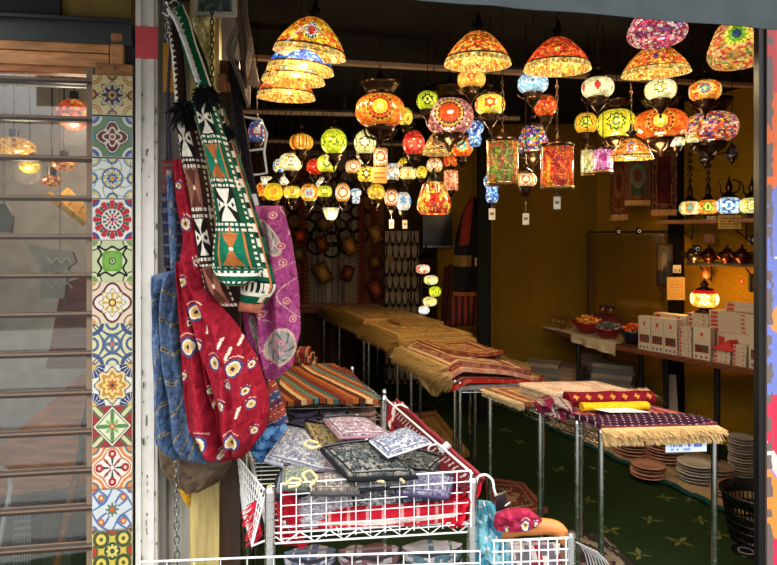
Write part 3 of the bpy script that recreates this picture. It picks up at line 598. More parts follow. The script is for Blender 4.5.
        if dome:
            b = B(); a = np.linspace(-PI / 2, PI / 2, 8); b.lathe(np.stack([.022 * np.cos(a) + .0005, .026 * np.sin(a)], 1), c + UP * h * .42, np.full((7, 12, 3), 1.0) * np.array([7, 4.6, 2.2]), 12); t.p('bulb', b, 'glow')
            if w > .2:
                ld = bpy.data.lights.new('dome_bulb', 'POINT'); ld.energy = BULB; ld.color = (1, .78, .45); ld.shadow_soft_size = .03; lo_ = bpy.data.objects.new('dome_bulb', ld); COL.objects.link(lo_); lo_.location = c + UP * (h * .42 - .045)
            b = B(); b.lathe([(.014, h * .42 + .02), (.014, h * .8), (.01, h * .97)], c, (40, 36, 32), 10); t.p('socket', b, 'bronze')
    if tilt:
        for ch in t.o.children: ch.rotation_euler = (math.radians(tilt[0]), math.radians(tilt[1]), 0)
    b = B(); chain(b, cs, z1, big and d < 3.6); t.p('chain', b, 'bronze') if b.n else None
    if tagm:
        zb = bot - UP * (w / 2 * 1.2 if fit == 'std' else .012); L, ox = (tagm if isinstance(tagm, tuple) else (.05, 0)); zb = zb + (ox, 0, 0)
        b = B(); b.tube([zb + UP * .004, zb - UP * L], .0007, (210, 200, 180), 4); sg = t.p('tag_string', b, 'paper')
        b = B(); b.box(zb - UP * (L + .06) + (0, -.001, 0), (.034, .0012, .06), (226, 214, 190)); b.box(zb - UP * (L + .035) + (0, -.0018, 0), (.02, .0006, .014), (120, 104, 90)); t.p('price_tag', b, 'paper', 'pale paper price tag')
    return t
R1 = [(.92, (250, 190, 60)), (.82, (120, 30, 20), 16), (.72, (250, 120, 40)), (.6, (190, 40, 20), 16), (.48, (252, 210, 60)), (.2, (254, 236, 140))]
R2 = [(1.0, (236, 190, 170)), (.9, (120, 40, 40), 20), (.8, (252, 190, 80)), (.66, (90, 60, 40), 20), (.56, (240, 80, 30)), (.14, (255, 240, 220))]
RG = [(.62, (60, 90, 30), 10), (.5, (230, 226, 60), 10), (.3, (60, 110, 40)), (.16, (250, 240, 120))]
RB = [(.7, (246, 220, 140)), (.55, (220, 60, 30)), (.4, (80, 160, 160)), (.2, (250, 230, 120))]
RS = [(.55, (90, 70, 40), 8), (.42, (250, 226, 120), 8), (.22, (120, 60, 30))]
RW = [(.8, (252, 244, 210)), (.62, (230, 90, 40)), (.42, (250, 226, 150)), (.2, (254, 250, 230))]
RD1 = [(.62, (250, 206, 60)), (.5, (40, 90, 80), 12), (.42, (250, 240, 220), 12), (.3, (226, 40, 30), 12), (.14, (250, 90, 50))]
RD2 = [(.42, (250, 180, 60)), (.3, (210, 60, 40), 10), (.18, (30, 50, 110))]
RGN = [(.6, (240, 220, 70), 14), (.46, (110, 170, 40), 12), (.24, (30, 60, 90))]
RFL = [(.55, (120, 190, 230), 8), (.36, (226, 60, 40), 8), (.16, (250, 200, 60))]
# dome shades at the opening
GD = 'dome shades in the row at the front'
lamp(309.5, 37, 73, 37, 2.6, 'dome', ('ros', 4, RD1, .06), OR + YE[:2], 'large orange and yellow mosaic dome shade with red sunburst, front of the receding row', 'none', tilt=(7, 8))
lamp(300.5, 55.5, 67, 33, 2.83, 'dome', ('bnd', [(.2, .6, (40, 90, 190)), (.6, 1, (60, 120, 210))]), BLU, 'blue mosaic dome shade directly behind the dome with red sunburst', 'none', tilt=(5, 5))
lamp(293.5, 67, 63, 31, 3.03, 'dome', ('bnd', [(.2, .5, (120, 140, 120)), (.5, 1, (236, 190, 90))]), AMD + [(60, 120, 140)], 'amber and teal mosaic dome shade behind the blue dome', 'none', tilt=(4, 3))
lamp(286, 83.5, 58.5, 30, 3.28, 'dome', ('bnd', [(.2, .8, (236, 110, 50))]), OR + AMD, 'orange mosaic dome shade lowest and last of the receding row', 'none', tilt=(4, 2))
lamp(477.5, 48.5, 67, 33, 2.72, 'dome', ('ros', 5, [(.26, (214, 50, 30), 6), (.08, (250, 210, 90))], -.1), AMD, 'amber mosaic dome shade with small red flowers above the heart-pattern globe', 'none', tilt=(3, 1))
lamp(557, 54, 66, 32, 2.75, 'dome', ('ros', 4, [(.2, (252, 210, 70))], -.05), RD + [(240, 110, 40)], 'red mosaic dome shade with a yellow spot above the pale blue globe', 'none', tilt=(3, 1))
lamp(655.7, 60, 65, 29, 2.95, 'dome', ('ros', 4, RD2), AMD + [(214, 70, 40)], 'orange-gold mosaic dome shade with blue-centred flower below the red awning-cut shade', 'none', tilt=(5, -2))
lamp(657, 26, 57, 32, 2.75, 'vase', ('mos',), REDP, 'crimson mosaic shade half hidden by the awning edge', 'none')
lamp(737, 44, 54, 42, 2.85, 'vase', ('ros', 3, RGN, .1), [(236, 150, 60), (226, 90, 50), (246, 200, 90), (190, 60, 60), (130, 140, 60), (236, 180, 120)], 'large speckled mosaic shade with green flower rosettes beside the door jamb', 'none')
lamp(631, 149, 42, 21, 3.15, 'dome', ('ros', 4, RFL, .05), [(240, 140, 50), (250, 180, 80), (236, 110, 40)], 'small orange dome shade with blue and red flowers, beside the magenta lantern', 'none', tilt=(3, 0))
lamp(436.8, 143.5, 29, 22, 3.6, 'dome', ('mos',), [(246, 170, 80), (250, 210, 120), (230, 110, 60)], 'small pale orange dome shade between the bright red globe and a blue-centred orange globe', 'none')
# front globes
lamp(380, 111, 49, 32, 3.0, 'oval', ('ros', 3, R1), OR[:2] + [OR[0], OR[3]], 'big orange oval lamp with yellow sun rosette, below the bare centre of the first rail', 'bowl')
lamp(449.4, 117, 48, 35, 3.35, 'oval', ('ros', 3, R2), [(206, 120, 110), (176, 90, 84), (230, 160, 130), (140, 74, 70)], 'big dusty pink mosaic oval lamp with orange-red rosette', 'bowl')
lamp(660.6, 124.5, 50, 29, 3.45, 'oval', ('ros', 3, R1), OR[:2] + [OR[0], OR[2]], 'big orange oval lamp with yellow rosette below the pale yellow globe', 'bowl')
lamp(711.3, 127.6, 49, 30, 3.5, 'oval', ('mos',), MIX + PUR[:2], 'big multicoloured speckled mosaic oval lamp in front of the mustard wall', 'bowl')
lamp(616.3, 124, 37, 28, 3.6, 'oval', ('ros', 4, RG), YE[:2] + [(240, 230, 60), (226, 214, 40)], 'bright yellow oval lamp with green-ringed circles', 'bowl')
lamp(586, 123.5, 22, 20, 3.85, 'oval', ('ros', 4, RG), [(250, 190, 50), (246, 170, 40)], 'golden yellow globe tucked behind the bright yellow oval lamp with circles', 'std')
lamp(471.5, 79.5, 28, 18, 3.05, 'oval', ('dia', 4, (236, 90, 40), (250, 190, 60)), [(250, 170, 60), (246, 200, 90)], 'orange and yellow globe with heart shapes hanging below the amber dome shade', 'std')
lamp(532.9, 83.5, 30, 20, 3.05, 'oval', ('ros', 5, [(.6, (90, 190, 200), 10), (.4, (240, 240, 230), 10), (.2, (50, 110, 190))]), BLU[1:3] + [(170, 210, 236)], 'pale blue globe with flower circles below the red dome shade', 'std')
lamp(545.5, 106.5, 23, 21, 3.3, 'globe', ('mos',), RD[:2] + OR[:2], 'fiery red globe lamp just below the pale blue globe', 'std')
lamp(597.7, 88, 31, 20, 3.0, 'oval', ('dia', 6, (206, 50, 40), (226, 60, 40)), [(250, 240, 190), (246, 230, 160), (252, 236, 170)], 'cream globe lamp with red diamonds above the bright yellow oval lamp', 'std')
lamp(660.5, 90, 30, 20, 3.2, 'oval', ('ros', 4, RS), [(250, 240, 170), (246, 232, 150), (252, 244, 190)], 'pale yellow globe lamp with brown flower ring below the orange-gold dome', 'std')
lamp(705, 91, 30, 20, 3.2, 'oval', ('ros', 4, RB), OR[1:] + [(246, 190, 80)], 'orange globe lamp with teal-centred red ring above the speckled oval lamp', 'std')
lamp(490, 105, 30, 20, 3.1, 'oval', ('ros', 5, [(.55, (220, 80, 40), 6), (.25, (250, 200, 80))]), YE[:2] + [(250, 232, 120), (246, 214, 90)], 'yellow globe lamp with red flowers above the amber cylinder lantern', 'std')
lamp(427.5, 101, 22, 19, 3.3, 'globe', ('ros', 4, [(.6, (70, 90, 30), 8), (.4, (236, 236, 90), 8), (.2, (50, 60, 40))]), YG, 'lime green globe lamp with dark flower above the dusty pink oval lamp', 'std')
lamp(405, 117, 15, 18, 3.8, 'globe', ('mos',), YE, 'small plain yellow globe lamp peeping behind the big orange oval lamp at the first rail', 'std')
# lanterns and odd shapes
lamp(502.5, 162.5, 31, 43, 2.95, 'cyl', ('spk', (150, 160, 60), 5, .6), [(236, 120, 40), (250, 170, 60), (200, 110, 60), (120, 130, 60), (236, 90, 60)], 'cylinder lantern of amber and green mosaic glass', 'cone', gain=.8)
lamp(557, 167, 32, 42, 2.9, 'cyl', ('spk', (250, 150, 40), 4, .6), [(226, 60, 30), (240, 100, 36), (200, 40, 36), (246, 130, 50)], 'cylinder lantern of red-orange mosaic glass with two price tags', 'cone', (.03, .0), .85)
lamp(603, 160.5, 19, 23, 3.2, 'cyl', ('spk', (250, 170, 220), 4, .62), [(206, 60, 130), (170, 50, 120), (236, 120, 180), (120, 50, 110)], 'magenta and violet mosaic cylinder lantern', 'cone')
lamp(587.5, 162, 13, 26, 3.3, 'cyl', ('mos',), [(236, 226, 160), (210, 200, 120), (246, 214, 130)], 'narrow pale yellow cylinder lantern beside the magenta lantern', 'cone', gain=.8)
lamp(533, 139.5, 31, 26, 3.45, 'vase', ('mos',), PUR, 'purple and red jewel mosaic globe lamp with many coloured spots', 'std')
lamp(525.8, 180, 22, 14, 3.2, 'oval', ('ros', 5, RW), [(250, 170, 80), (246, 200, 130)], 'small orange and white globe lamp with a paper tag, below the purple jewel globe', 'std', (.07, 0))
lamp(492, 188, 17, 29, 3.2, 'cup', ('mos',), BLU, 'blue and white mosaic lamp with paper tag, under the amber lantern', 'none', (.02, 0))
lamp(474.8, 133.5, 18, 25, 3.4, 'cup', ('mos',), BLU[:3] + [(60, 70, 170), (110, 180, 220)], 'blue mosaic lamp with narrow lower cup beside the dusty pink oval lamp', 'none')
lamp(434, 198, 34, 32, 3.3, 'vase', ('spk', (250, 190, 70), 9, .52), [(206, 40, 30), (226, 70, 36), (180, 30, 30)], 'red mosaic bell-shaped lamp with yellow flecks hanging lowest in the crowd', 'none')
lamp(451, 180.5, 14, 20, 3.7, 'cyl', ('mos',), [(250, 150, 100), (246, 190, 150), (240, 120, 80)], 'pinkish orange square-sided tube lamp behind the red bell-shaped lamp', 'std')
# middle crowd
lamp(301.4, 142.5, 23.5, 16, 3.9, 'oval', ('str', 10, (236, 130, 40), (150, 80, 30)), [(252, 214, 90), (250, 196, 70)], 'golden oval lamp with upright orange stripes', 'std')
lamp(333.9, 142, 26, 25, 3.8, 'globe', ('ros', 6, [(.35, (120, 150, 30), 6), (.2, (240, 240, 90))]), YG[:3] + [(226, 230, 60)], 'round lime-yellow globe lamp with green rings', 'std')
lamp(365, 143, 22, 23, 3.8, 'globe', ('ros', 5, [(.5, (130, 120, 60), 6), (.36, (252, 244, 190), 6)]), [(250, 240, 150), (246, 232, 130), (240, 236, 170)], 'pale lemon globe lamp with faint rings, next to the lime-yellow globe', 'std')
lamp(290.8, 162.5, 23, 18, 4.0, 'oval', ('ros', 3, [(.55, (120, 110, 60), 8), (.42, (250, 240, 180), 8), (.2, (150, 120, 50))]), PALE, 'cream oval lamp with a dark flower ring below the striped golden lamp', 'std')
lamp(279.5, 166, 13, 14, 4.3, 'globe', ('mos',), BLU[1:] + PALE[:2], 'pale blue globe mostly hidden behind the cream oval lamp', 'std')
lamp(315, 167, 17, 16, 4.2, 'globe', ('mos',), RD[:2], 'plain scarlet globe lamp below the lime-yellow globe', 'std')
lamp(327, 164, 20, 17, 4.0, 'oval', ('ros', 4, [(.5, (90, 110, 40), 8), (.35, (240, 240, 120), 8)]), YG[:1] + YE[1:2] + [(226, 226, 80)], 'yellow-green globe lamp overlapping the scarlet globe', 'std')
lamp(353.5, 167, 16, 14, 4.2, 'oval', ('ros', 4, RW), [(240, 140, 60), (246, 170, 80)], 'orange globe lamp with target rings under the pale lemon globe', 'std')
lamp(361, 159, 10, 13, 4.5, 'cyl', ('mos',), [(240, 210, 170), (246, 190, 140)], 'small pinkish tube lamp behind the orange target globe', 'std')
lamp(380.5, 157.5, 14, 18, 4.0, 'cyl', ('ros', 3, RW), [(246, 150, 70), (250, 190, 110)], 'orange and white tube lamp below the big orange oval lamp with yellow sun', 'std')
lamp(366.3, 174.5, 18, 16, 4.1, 'oval', ('ros', 4, [(.55, (60, 60, 40), 6), (.3, (252, 230, 110))]), YE, 'yellow globe lamp with a black star', 'std')
lamp(392.5, 172, 13, 16, 4.2, 'cyl', ('mos',), WH + [(250, 200, 130)], 'white mosaic tube lamp beside the yellow star globe', 'std')
lamp(413.7, 143.5, 22, 24, 3.7, 'globe', ('bnd', [(.0, .3, (200, 30, 30)), (.7, 1, (200, 30, 30))]), [(246, 90, 60), (250, 190, 150), (236, 60, 50)], 'bright red globe lamp with white glow band', 'std')
lamp(462, 147, 22, 21, 3.6, 'globe', ('ros', 4, [(.6, (250, 200, 70)), (.4, (80, 170, 180)), (.2, (250, 230, 120))]), OR, 'orange globe lamp with blue-ringed circle beside the pale orange dome', 'std')
lamp(408, 173.5, 18, 13, 4.0, 'oval', ('dia', 6, (236, 110, 40), (250, 200, 80)), [(250, 226, 120), (252, 236, 160)], 'pale yellow oval lamp with orange diamonds', 'std')
lamp(403.5, 162, 14, 9, 4.3, 'dome', ('mos',), YE[:2] + AMB[:2], 'little yellow dome shade above the diamond-patterned oval lamp', 'none')
lamp(434.5, 165.5, 16, 15, 4.1, 'globe', ('ros', 4, RW), [(246, 160, 50), (250, 190, 70)], 'amber globe lamp with ring above the red bell-shaped lamp', 'std')
lamp(421.5, 172.5, 11, 13, 4.4, 'globe', ('mos',), YE, 'small yellow globe lamp between the diamond oval and the ringed amber globe', 'std')
lamp(450.5, 161, 14, 12, 4.3, 'oval', ('mos',), RD[:2] + OR, 'small red-orange oval lamp above the pinkish tube lamp', 'std')
# the lowest row at the back
lamp(273.4, 192, 19, 18, 4.3, 'globe', ('ros', 4, [(.4, (250, 150, 40), 6)]), YE[:1] + [(252, 190, 40)], 'glowing amber-yellow globe lamp nearest the magenta hanging bag', 'std')
lamp(262.5, 190, 13, 15, 4.6, 'globe', ('mos',), AMB[:2] + OR[:2], 'small orange globe lamp half behind the amber-yellow globe by the magenta bag', 'std')
lamp(292, 192.3, 17, 13, 4.3, 'oval', ('ros', 5, [(.35, (236, 120, 60), 4)]), YE, 'small yellow oval lamp with orange dots in the lowest row', 'std')
lamp(309.4, 192.8, 18, 18, 4.3, 'globe', ('ros', 3, [(.6, (250, 226, 150), 4), (.42, (110, 150, 190), 4), (.2, (236, 110, 60))]), AMB, 'amber globe lamp with a blue butterfly-like flower', 'std')
lamp(324.5, 191.6, 15, 12, 4.4, 'oval', ('ros', 4, [(.6, (110, 130, 40)), (.42, (240, 236, 100))]), YG[:1] + YE[1:2], 'small yellow-green oval lamp beside the butterfly-flower globe', 'std')
lamp(342.8, 192.8, 15, 19, 4.3, 'globe', ('ros', 3, RW), [(250, 180, 60), (246, 150, 50)], 'tall amber egg-shaped lamp above the lowest white tulip lamp', 'std')
lamp(356, 196, 11, 15, 4.4, 'cup', ('mos',), BLU[1:3] + WH[:2], 'tiny pale blue mosaic lamp beside the amber egg-shaped lamp', 'none')
lamp(376.2, 192, 17, 16, 4.2, 'globe', ('mos',), YE[:1] + AMB[:2], 'golden yellow globe lamp directly below the brown cardboard sign', 'std')
lamp(391.5, 198, 15, 17, 4.2, 'globe', ('ros', 4, RW), OR[1:2] + [(246, 150, 90)], 'orange globe lamp with white ring beside the white mosaic globe', 'std', (.03, 0))
lamp(403.5, 201.5, 15, 19, 4.2, 'globe', ('ros', 5, [(.4, (120, 170, 200), 6)]), WH, 'white mosaic globe lamp with pale blue flowers and a paper tag in the lowest row', 'std', (.0, .01))
lamp(266.3, 181.5, 12, 9, 4.5, 'tulip', ('mos',), WH[:1] + PALE[:1], 'white tulip glass lamp above the amber-yellow globe by the magenta bag', gain=.9)
lamp(284.5, 180, 14, 11, 4.5, 'tulip', ('mos',), WH[:1] + PALE[:1], 'white tulip glass lamp above the small yellow dotted oval lamp', gain=.9)
lamp(321.5, 183.5, 14, 11, 4.5, 'tulip', ('mos',), WH[:1] + PALE[:1], 'white tulip glass lamp above the small yellow-green oval lamp', gain=.9)
lamp(331, 214, 17, 12, 4.6, 'tulip', ('mos',), WH[:1] + PALE[:1], 'white tulip glass lamp hanging lowest, in front of the flower arch hanging', gain=1.1)
lamp(677, 142, 15, 10, 3.4, 'oval', ('mos',), PALE + WH, 'small cream globe lamp behind the big orange oval lamp below the pale yellow globe', 'std')
lamp(692.5, 138, 13, 11, 3.5, 'oval', ('mos',), PALE, 'small pale yellow globe lamp squeezed between the two big oval lamps', 'std')
lamp(257, 132, 17, 22, 3.2, 'globe', ('ros', 4, [(.5, (200, 60, 60)), (.35, (240, 240, 240))]), [(60, 90, 190), (226, 232, 240), (90, 130, 210)], 'unlit blue and white mosaic globe lamp beside the white wire rack', 'std', gain=.35)
for px, py, lb in [(732, 153, 'dark unlit bell lamp hanging in front of the mustard wall above the blue table lamp'), (705.5, 157, 'dark unlit bell lamp hanging just below the big speckled oval lamp')]:
    lamp(px, py, 11, 12, 3.7, 'vase', ('mos',), [(60, 50, 50), (90, 70, 60), (130, 120, 120)], lb, 'std', gain=.12)
for px, py, d in [(331, 210, 4.55), (301, 150, 3.9), (365, 152, 3.85), (434, 205, 3.3), (391, 206, 4.2), (273, 200, 4.3), (533, 150, 3.4), (616, 138, 3.55), (711, 143, 3.5), (449, 133, 3.3), (660, 140, 3.4)]:
    ld = bpy.data.lights.new('globe_fill', 'POINT'); ld.energy = BULB * .55; ld.color = (1, .76, .42); ld.shadow_soft_size = .05; lo_ = bpy.data.objects.new('globe_fill', ld); COL.objects.link(lo_); lo_.location = W(px, py, d) - UP * .06  # fill lights added below the globes to brighten the interior
# cardboard sign among the lamps
c = W(379.5, 175.5, 3.95); b = B(); b.box(c - UP * .05, (.095, .004, .105), (206, 128, 60)); b.box(c + (0, -.0025, -.02), (.07, .001, .012), (140, 70, 30)); b.box(c + (0, -.0025, .01), (.07, .001, .012), (140, 70, 30))
t = T('cardboard_sign', 'small brown cardboard sign hanging among the lamps beside the yellow star globe', 'sign', c - UP * .05); t.p('card', b, 'paper'); b = B(); b.tube([c + UP * .055, (c[0], c[1], 2.752)], .001, (150, 130, 100), 4); t.p('string', b, 'paper')
# ============================================================ HANGING BAGS AND STRAPS BY THE POST
def eyes(px, py, c, E, white=(222, 206, 176)):
    for x, y, r in E:
        dx, dy = px - x, (py - y) * .86; q = np.hypot(dx, dy)
        for f, cl in ((.9, (62, 68, 112)), (.68, white), (.5, (204, 166, 100)), (.2, (70, 40, 60))): c[q < r * f] = lin(cl)
        c[(q > r * 1.12) & (q < r * 1.22) & (dy < -r * .75)] = lin((206, 170, 150))
    return c
def red_col(E, T_=()):
    def f(s, t, px, py):
        c = layer(s.shape, (True, (138, 18, 36)), (vn(px * .45, py * .12, 4) > .62, (154, 28, 46)), (vn(px * .3 + 4, py * .16, 7) > .72, (124, 12, 32)))
        for x, y in T_:
            c[(np.abs(px - x - (y - py) * .25) < 1.3) & (np.abs(py - y) < 5)] = lin((222, 196, 176))
        return eyes(px, py, c, E)
    return f
g = 'fabric bags hung by the white post'
# red evil-eye bag, its upper strap and the blue one
t = T('shoulder_bag', 'large crimson fabric shoulder bag printed with evil-eye medallions', 'bag', W(225, 460, 1.98), g)
Lr = [(176, 262), (178, 300), (181, 350), (184, 400), (189, 432), (203, 452), (226, 459)]; Rr = [(189, 261), (205, 288), (236, 322), (258, 358), (270, 398), (267, 428), (245, 456)]
E = [(189, 281, 5), (202, 310, 8.5), (190, 346, 10), (205, 342, 5), (222, 358, 7.5), (241, 362, 7.5), (192, 322, 4), (206, 437, 9), (241, 431, 8), (230, 397, 5), (237, 378, 4.5), (251, 385, 4), (256, 398, 4.5), (225, 450, 4), (184, 376, 4), (254, 362, 4), (214, 388, 4), (258, 425, 4)]
t.p('pouch', loft(Lr, Rr, (2.02, 1.97), .10, red_col(E, [(214, 326), (229, 338), (236, 348), (243, 338), (247, 402), (216, 402)]), 220, 110, .10, 3, (2.6, 1.6), folds=[(.30, .36, .05, .075, .1), (.10, .52, .045, .05, .3), (.75, .60, .05, .045, .45)]), 'cloth')
t.p('strap', loft([(173, 158), (176, 200), (183, 240), (178, 268)], [(183, 160), (192, 205), (203, 245), (206, 292)], (2.10, 2.03), .02, red_col([(187, 224, 7), (180, 186, 4), (198, 262, 4)]), 60, 14, .012, 5), 'cloth')
def denim(s, t, px, py):
    w_ = np.abs(np.sin(py * .11 + px * .16 + 1.5 * np.sin(px * .2))); n = vn(px * .5, py * .3, 9)
    return layer(s.shape, (True, (74, 96, 128)), (n > .55, (90, 112, 146)), (vn(px * .9, py * .2, 12) > .72, (56, 76, 110)), ((w_ < .2) & (n > .3), (150, 142, 104)), ((w_ < .1) & (vn(px, py, 2) > .5), (70, 60, 50)))
t = T('shoulder_bag', 'denim blue patterned fabric bag hanging beside the crimson bag', 'bag', W(180, 465, 2.08), g)
t.p('pouch', loft([(151, 276), (152, 330), (155, 385), (155, 442), (165, 455)], [(177, 269), (179, 330), (186, 395), (196, 440), (207, 464)], (2.1, 2.06), .06, denim, 160, 70, .07, 6, (2.5, 1.8), folds=[(.5, .42, .07, .05, .0)]), 'cloth')
t.p('strap', loft([(166, 170), (168, 220), (171, 276)], [(172, 170), (176, 220), (178, 276)], 2.12, .012, denim, 40, 10), 'cloth')
t = T('shoulder_bag', 'brown leather bag hanging lowest, under the blue and crimson bags', 'bag', W(198, 488, 2.1), g)
t.p('pouch', loft([(158, 446), (160, 466), (172, 482), (192, 488)], [(232, 440), (232, 462), (222, 480), (205, 487)], 2.16, .07, lambda s, t, px, py: layer(s.shape, (True, (88, 66, 44)), (vn(px * .2, py * .3, 3) > .6, (66, 48, 32))), 50, 30, .02, 2), 'leather')
b = B(); b.tube([W(168, 300, 2.14), W(163, 380, 2.14), W(164, 450, 2.14)], .008, (70, 50, 34)); t.p('strap', b, 'leather'); LB = t
# kilim pattern along a hanging tube bag
def kilim(base, alt, mid, ctr, stitch):
    def f(s, t, px, py):
        x = (s - .5) * 2; T_ = t * 4.0; i = np.floor(T_); y = (T_ - i) * 2 - 1; ax, ay = np.abs(x), np.abs(y); odd = (i % 2) == 1
        c = layer(s.shape, (True, base))
        star = ((ax < ay * .6) & (ay < .74) & (ax < .5) & (ay > .08)); side = (ay < ax * .75) & (ax < .62)
        step = (np.abs(ay - .88) < .06) & (np.abs(np.sin(x * 12)) > .55)
        c[(ax < .62) & (ay < .8) & ~odd] = lin(alt[0]); c[star & ~odd] = lin(ctr); c[side & ~odd & (np.abs(x) > .12) & (ay < ax * .55) & (ax < .56)] = lin(ctr); c[(np.hypot(ax - .42, ay) < .09) & ~odd] = lin(alt[1])
        c[(ax < .58) & (ay < .8) & odd] = lin(mid[0]); c[star & odd] = lin(mid[1]); c[(ax < .08) & odd] = lin(mid[1]); c[(np.hypot(x, y) < .09)] = lin((236, 226, 206))
        c[(np.abs(np.abs(x) - .60) < .035) & (ay < .86) & odd] = lin(mid[2])
        c[(np.abs(ax - .9) < .045) & (np.sin(py * 1.1) > .0)] = lin((230, 224, 206)); c[step] = lin(stitch)
        return c
    return f
GR = (14, 82, 56); gk = kilim(GR, ((20, 26, 24), (16, 24, 22)), ((20, 116, 84), (190, 112, 60), (196, 120, 70)), (232, 226, 208), (232, 226, 208))
bk = kilim((62, 34, 30), ((24, 20, 22), (24, 18, 18)), ((150, 96, 76), (92, 52, 44), (24, 20, 20)), (230, 222, 206), (228, 220, 204))
def tuft(p, r, n, col=(16, 16, 20)):                   # black yarn tassel ball
    b = B(); d = rng.normal(size=(n, 3)); d /= np.linalg.norm(d, axis=1)[:, None]; d[:, 2] -= .35
    for k in range(n):
        a = np.asarray(p) + d[k] * r * .1; e = np.asarray(p) + d[k] * r * (.6 + .5 * rng.random()); m_ = (a + e) / 2 - UP * r * .1
        b.tube([a, m_, e - UP * r * .25], [r * .10, r * .12, r * .03], col, 4)
    return b
def hangstrap(pts, wpx, d, colfn, name='strap'):
    P = np.array(pts, float); T_ = np.gradient(P, axis=0); T_ /= np.linalg.norm(T_, axis=1)[:, None]; Nn = np.stack([-T_[:, 1], T_[:, 0]], 1)
    return loft(P + Nn * wpx / 2, P - Nn * wpx / 2, d, .012, colfn, 70, 12)
def zig(c1, c2, c3):
    def f(s, t, px, py):
        z = np.abs(((t * 14) % 1) - .5) * 1.1; return layer(s.shape, (True, c1), (s < z * .6 + .12, c2), (np.abs(s - z * .6 - .16) < .06, c3), (s > .9, c3))
    return f
t = T('kilim_bag', 'green kilim-woven shoulder bag with white and black star motifs', 'bag', W(236, 282, 1.95), g)
t.p('body', loft([(193, 99), (199, 130), (206, 160), (213, 192), (217, 222), (213, 250), (212, 270)], [(213, 99), (224, 130), (234, 165), (245, 200), (254, 232), (260, 255), (264, 271)], (2.0, 1.95), .055, gk, 200, 80, .03, 8), 'cloth')
def flap(s, t, px, py):
    return layer(s.shape, (True, GR), ((np.abs(t - .28) < .08), (232, 226, 208)), ((t > .12) & (t < .28) & (np.sin(s * 46) > .2), (232, 226, 208)), ((t > .62) & (t < .76) & (np.sin(s * 40) > 0), (232, 226, 208)), (t > .88, (196, 116, 70)))
t.p('flap', loft([(212, 268), (217, 278), (226, 286)], [(264, 268), (258, 279), (246, 286)], (1.945, 1.945), .045, flap, 30, 50, 0), 'cloth')
t.p('strap', hangstrap([(176, 7), (183, 22), (189, 45), (198, 70), (206, 94)], 15, (2.04, 2.0), zig((18, 96, 62), (18, 96, 62), (230, 224, 206))), 'cloth', 'green woven strap with cream edge')
t.p('tassel', tuft(W(206, 90, 1.97), .055, 110), 'cloth', 'black yarn tassel')
t = T('kilim_bag', 'second green kilim bag with white stepped border, behind the star-motif one', 'bag', W(258, 314, 2.03), g)
def gk2(s, t, px, py):
    x = (s - .5) * 2; return layer(s.shape, (True, GR), (np.abs(np.sin(t * 24)) > .8, (16, 28, 26)), ((np.abs(x) < .4) & (np.abs(np.sin(t * 12)) < .3), (232, 226, 208)), ((np.abs(x - .62) < .13) & (np.sin(t * 90) > -.1), (232, 226, 208)), (np.abs(x - .8) < .05, (190, 116, 70)), (t > .95, (196, 120, 90)), ((t > .84) & (t < .89) & (np.sin(s * 40) > 0), (230, 224, 206)), (np.abs(t - .9) < .012, (230, 224, 206)))
t.p('body', loft([(214, 112), (222, 150), (232, 200), (243, 250), (241, 290), (238, 311)], [(224, 108), (236, 145), (250, 190), (265, 240), (277, 288), (258, 313)], (2.08, 2.03), .05, gk2, 100, 40, .014, 12), 'cloth')
t.p('strap', hangstrap([(178, 6), (190, 30), (203, 62), (216, 112)], 8, (2.1, 2.08), zig((14, 40, 30), (18, 80, 54), (40, 50, 46))), 'cloth')
t.p('tassel', tuft(W(224, 128, 2.02), .05, 80), 'cloth', 'black yarn tassel')
t = T('kilim_bag', 'brown and black kilim bag with cream star motifs beside the green one', 'bag', W(226, 308, 2.03), g)
t.p('body', loft([(174, 117), (180, 150), (188, 186), (194, 222), (199, 258), (206, 292), (218, 307)], [(194, 117), (203, 150), (210, 190), (214, 225), (221, 262), (233, 292), (238, 307)], (2.06, 2.02), .05, bk, 180, 70, .03, 15), 'cloth')
t.p('strap', hangstrap([(173, 23), (177, 50), (179.5, 78), (181, 104)], 12, (2.08, 2.05), zig((48, 30, 26), (232, 224, 204), (20, 18, 20))), 'cloth', 'brown strap with cream zigzag edge')
t.p('tassel', tuft(W(184, 106, 2.03), .06, 120), 'cloth', 'black yarn tassel')
def pinkc(s, t, px, py):
    c = layer(s.shape, (True, (154, 62, 116)), (vn(px * .5, py * .2, 3) > .6, (168, 78, 128)), (vn(px * .4, py * .3, 8) > .75, (134, 48, 100)))
    for x, y, rx, ry, a in [(272, 238, 8, 19, -.5), (282, 345, 14, 18, .2), (258, 330, 4, 16, -.3)]:
        dx, dy = px - x, py - y; u = dx * math.cos(a) + dy * math.sin(a); v = -dx * math.sin(a) + dy * math.cos(a); q = np.hypot(u / rx, v / ry); th = np.arctan2(v / ry, u / rx)
        c[q < 1] = lin((150, 146, 142)); c[(q < 1) & (np.abs(np.sin(th * 3 + q * 4)) < .35)] = lin((96, 90, 92)); c[(q > .9) & (q < 1.05)] = lin((196, 170, 150)); c[(q < .4) & (q > .28)] = lin((190, 120, 140))
    for k, (x, y) in enumerate([(262, 226), (283, 246), (285, 262), (272, 272), (268, 296), (288, 300), (265, 312), (294, 318), (262, 345), (292, 232), (276, 216), (255, 300)]):
        q = np.hypot(px - x, py - y); c[q < 3.6] = lin((206, 150, 150)); c[q < 2.2] = lin((170, 60, 96)); c[q < 1] = lin((220, 190, 150))
    ln = np.abs(np.sin(px * .09 + np.sin(py * .07) * 2.2 + py * .035)); c[(ln < .045)] = lin((206, 176, 158))
    return c
t = T('shoulder_bag', 'magenta bag embroidered with grey flowers and leaves, hanging behind the green kilim bags', 'bag', W(270, 378, 2.2), g)
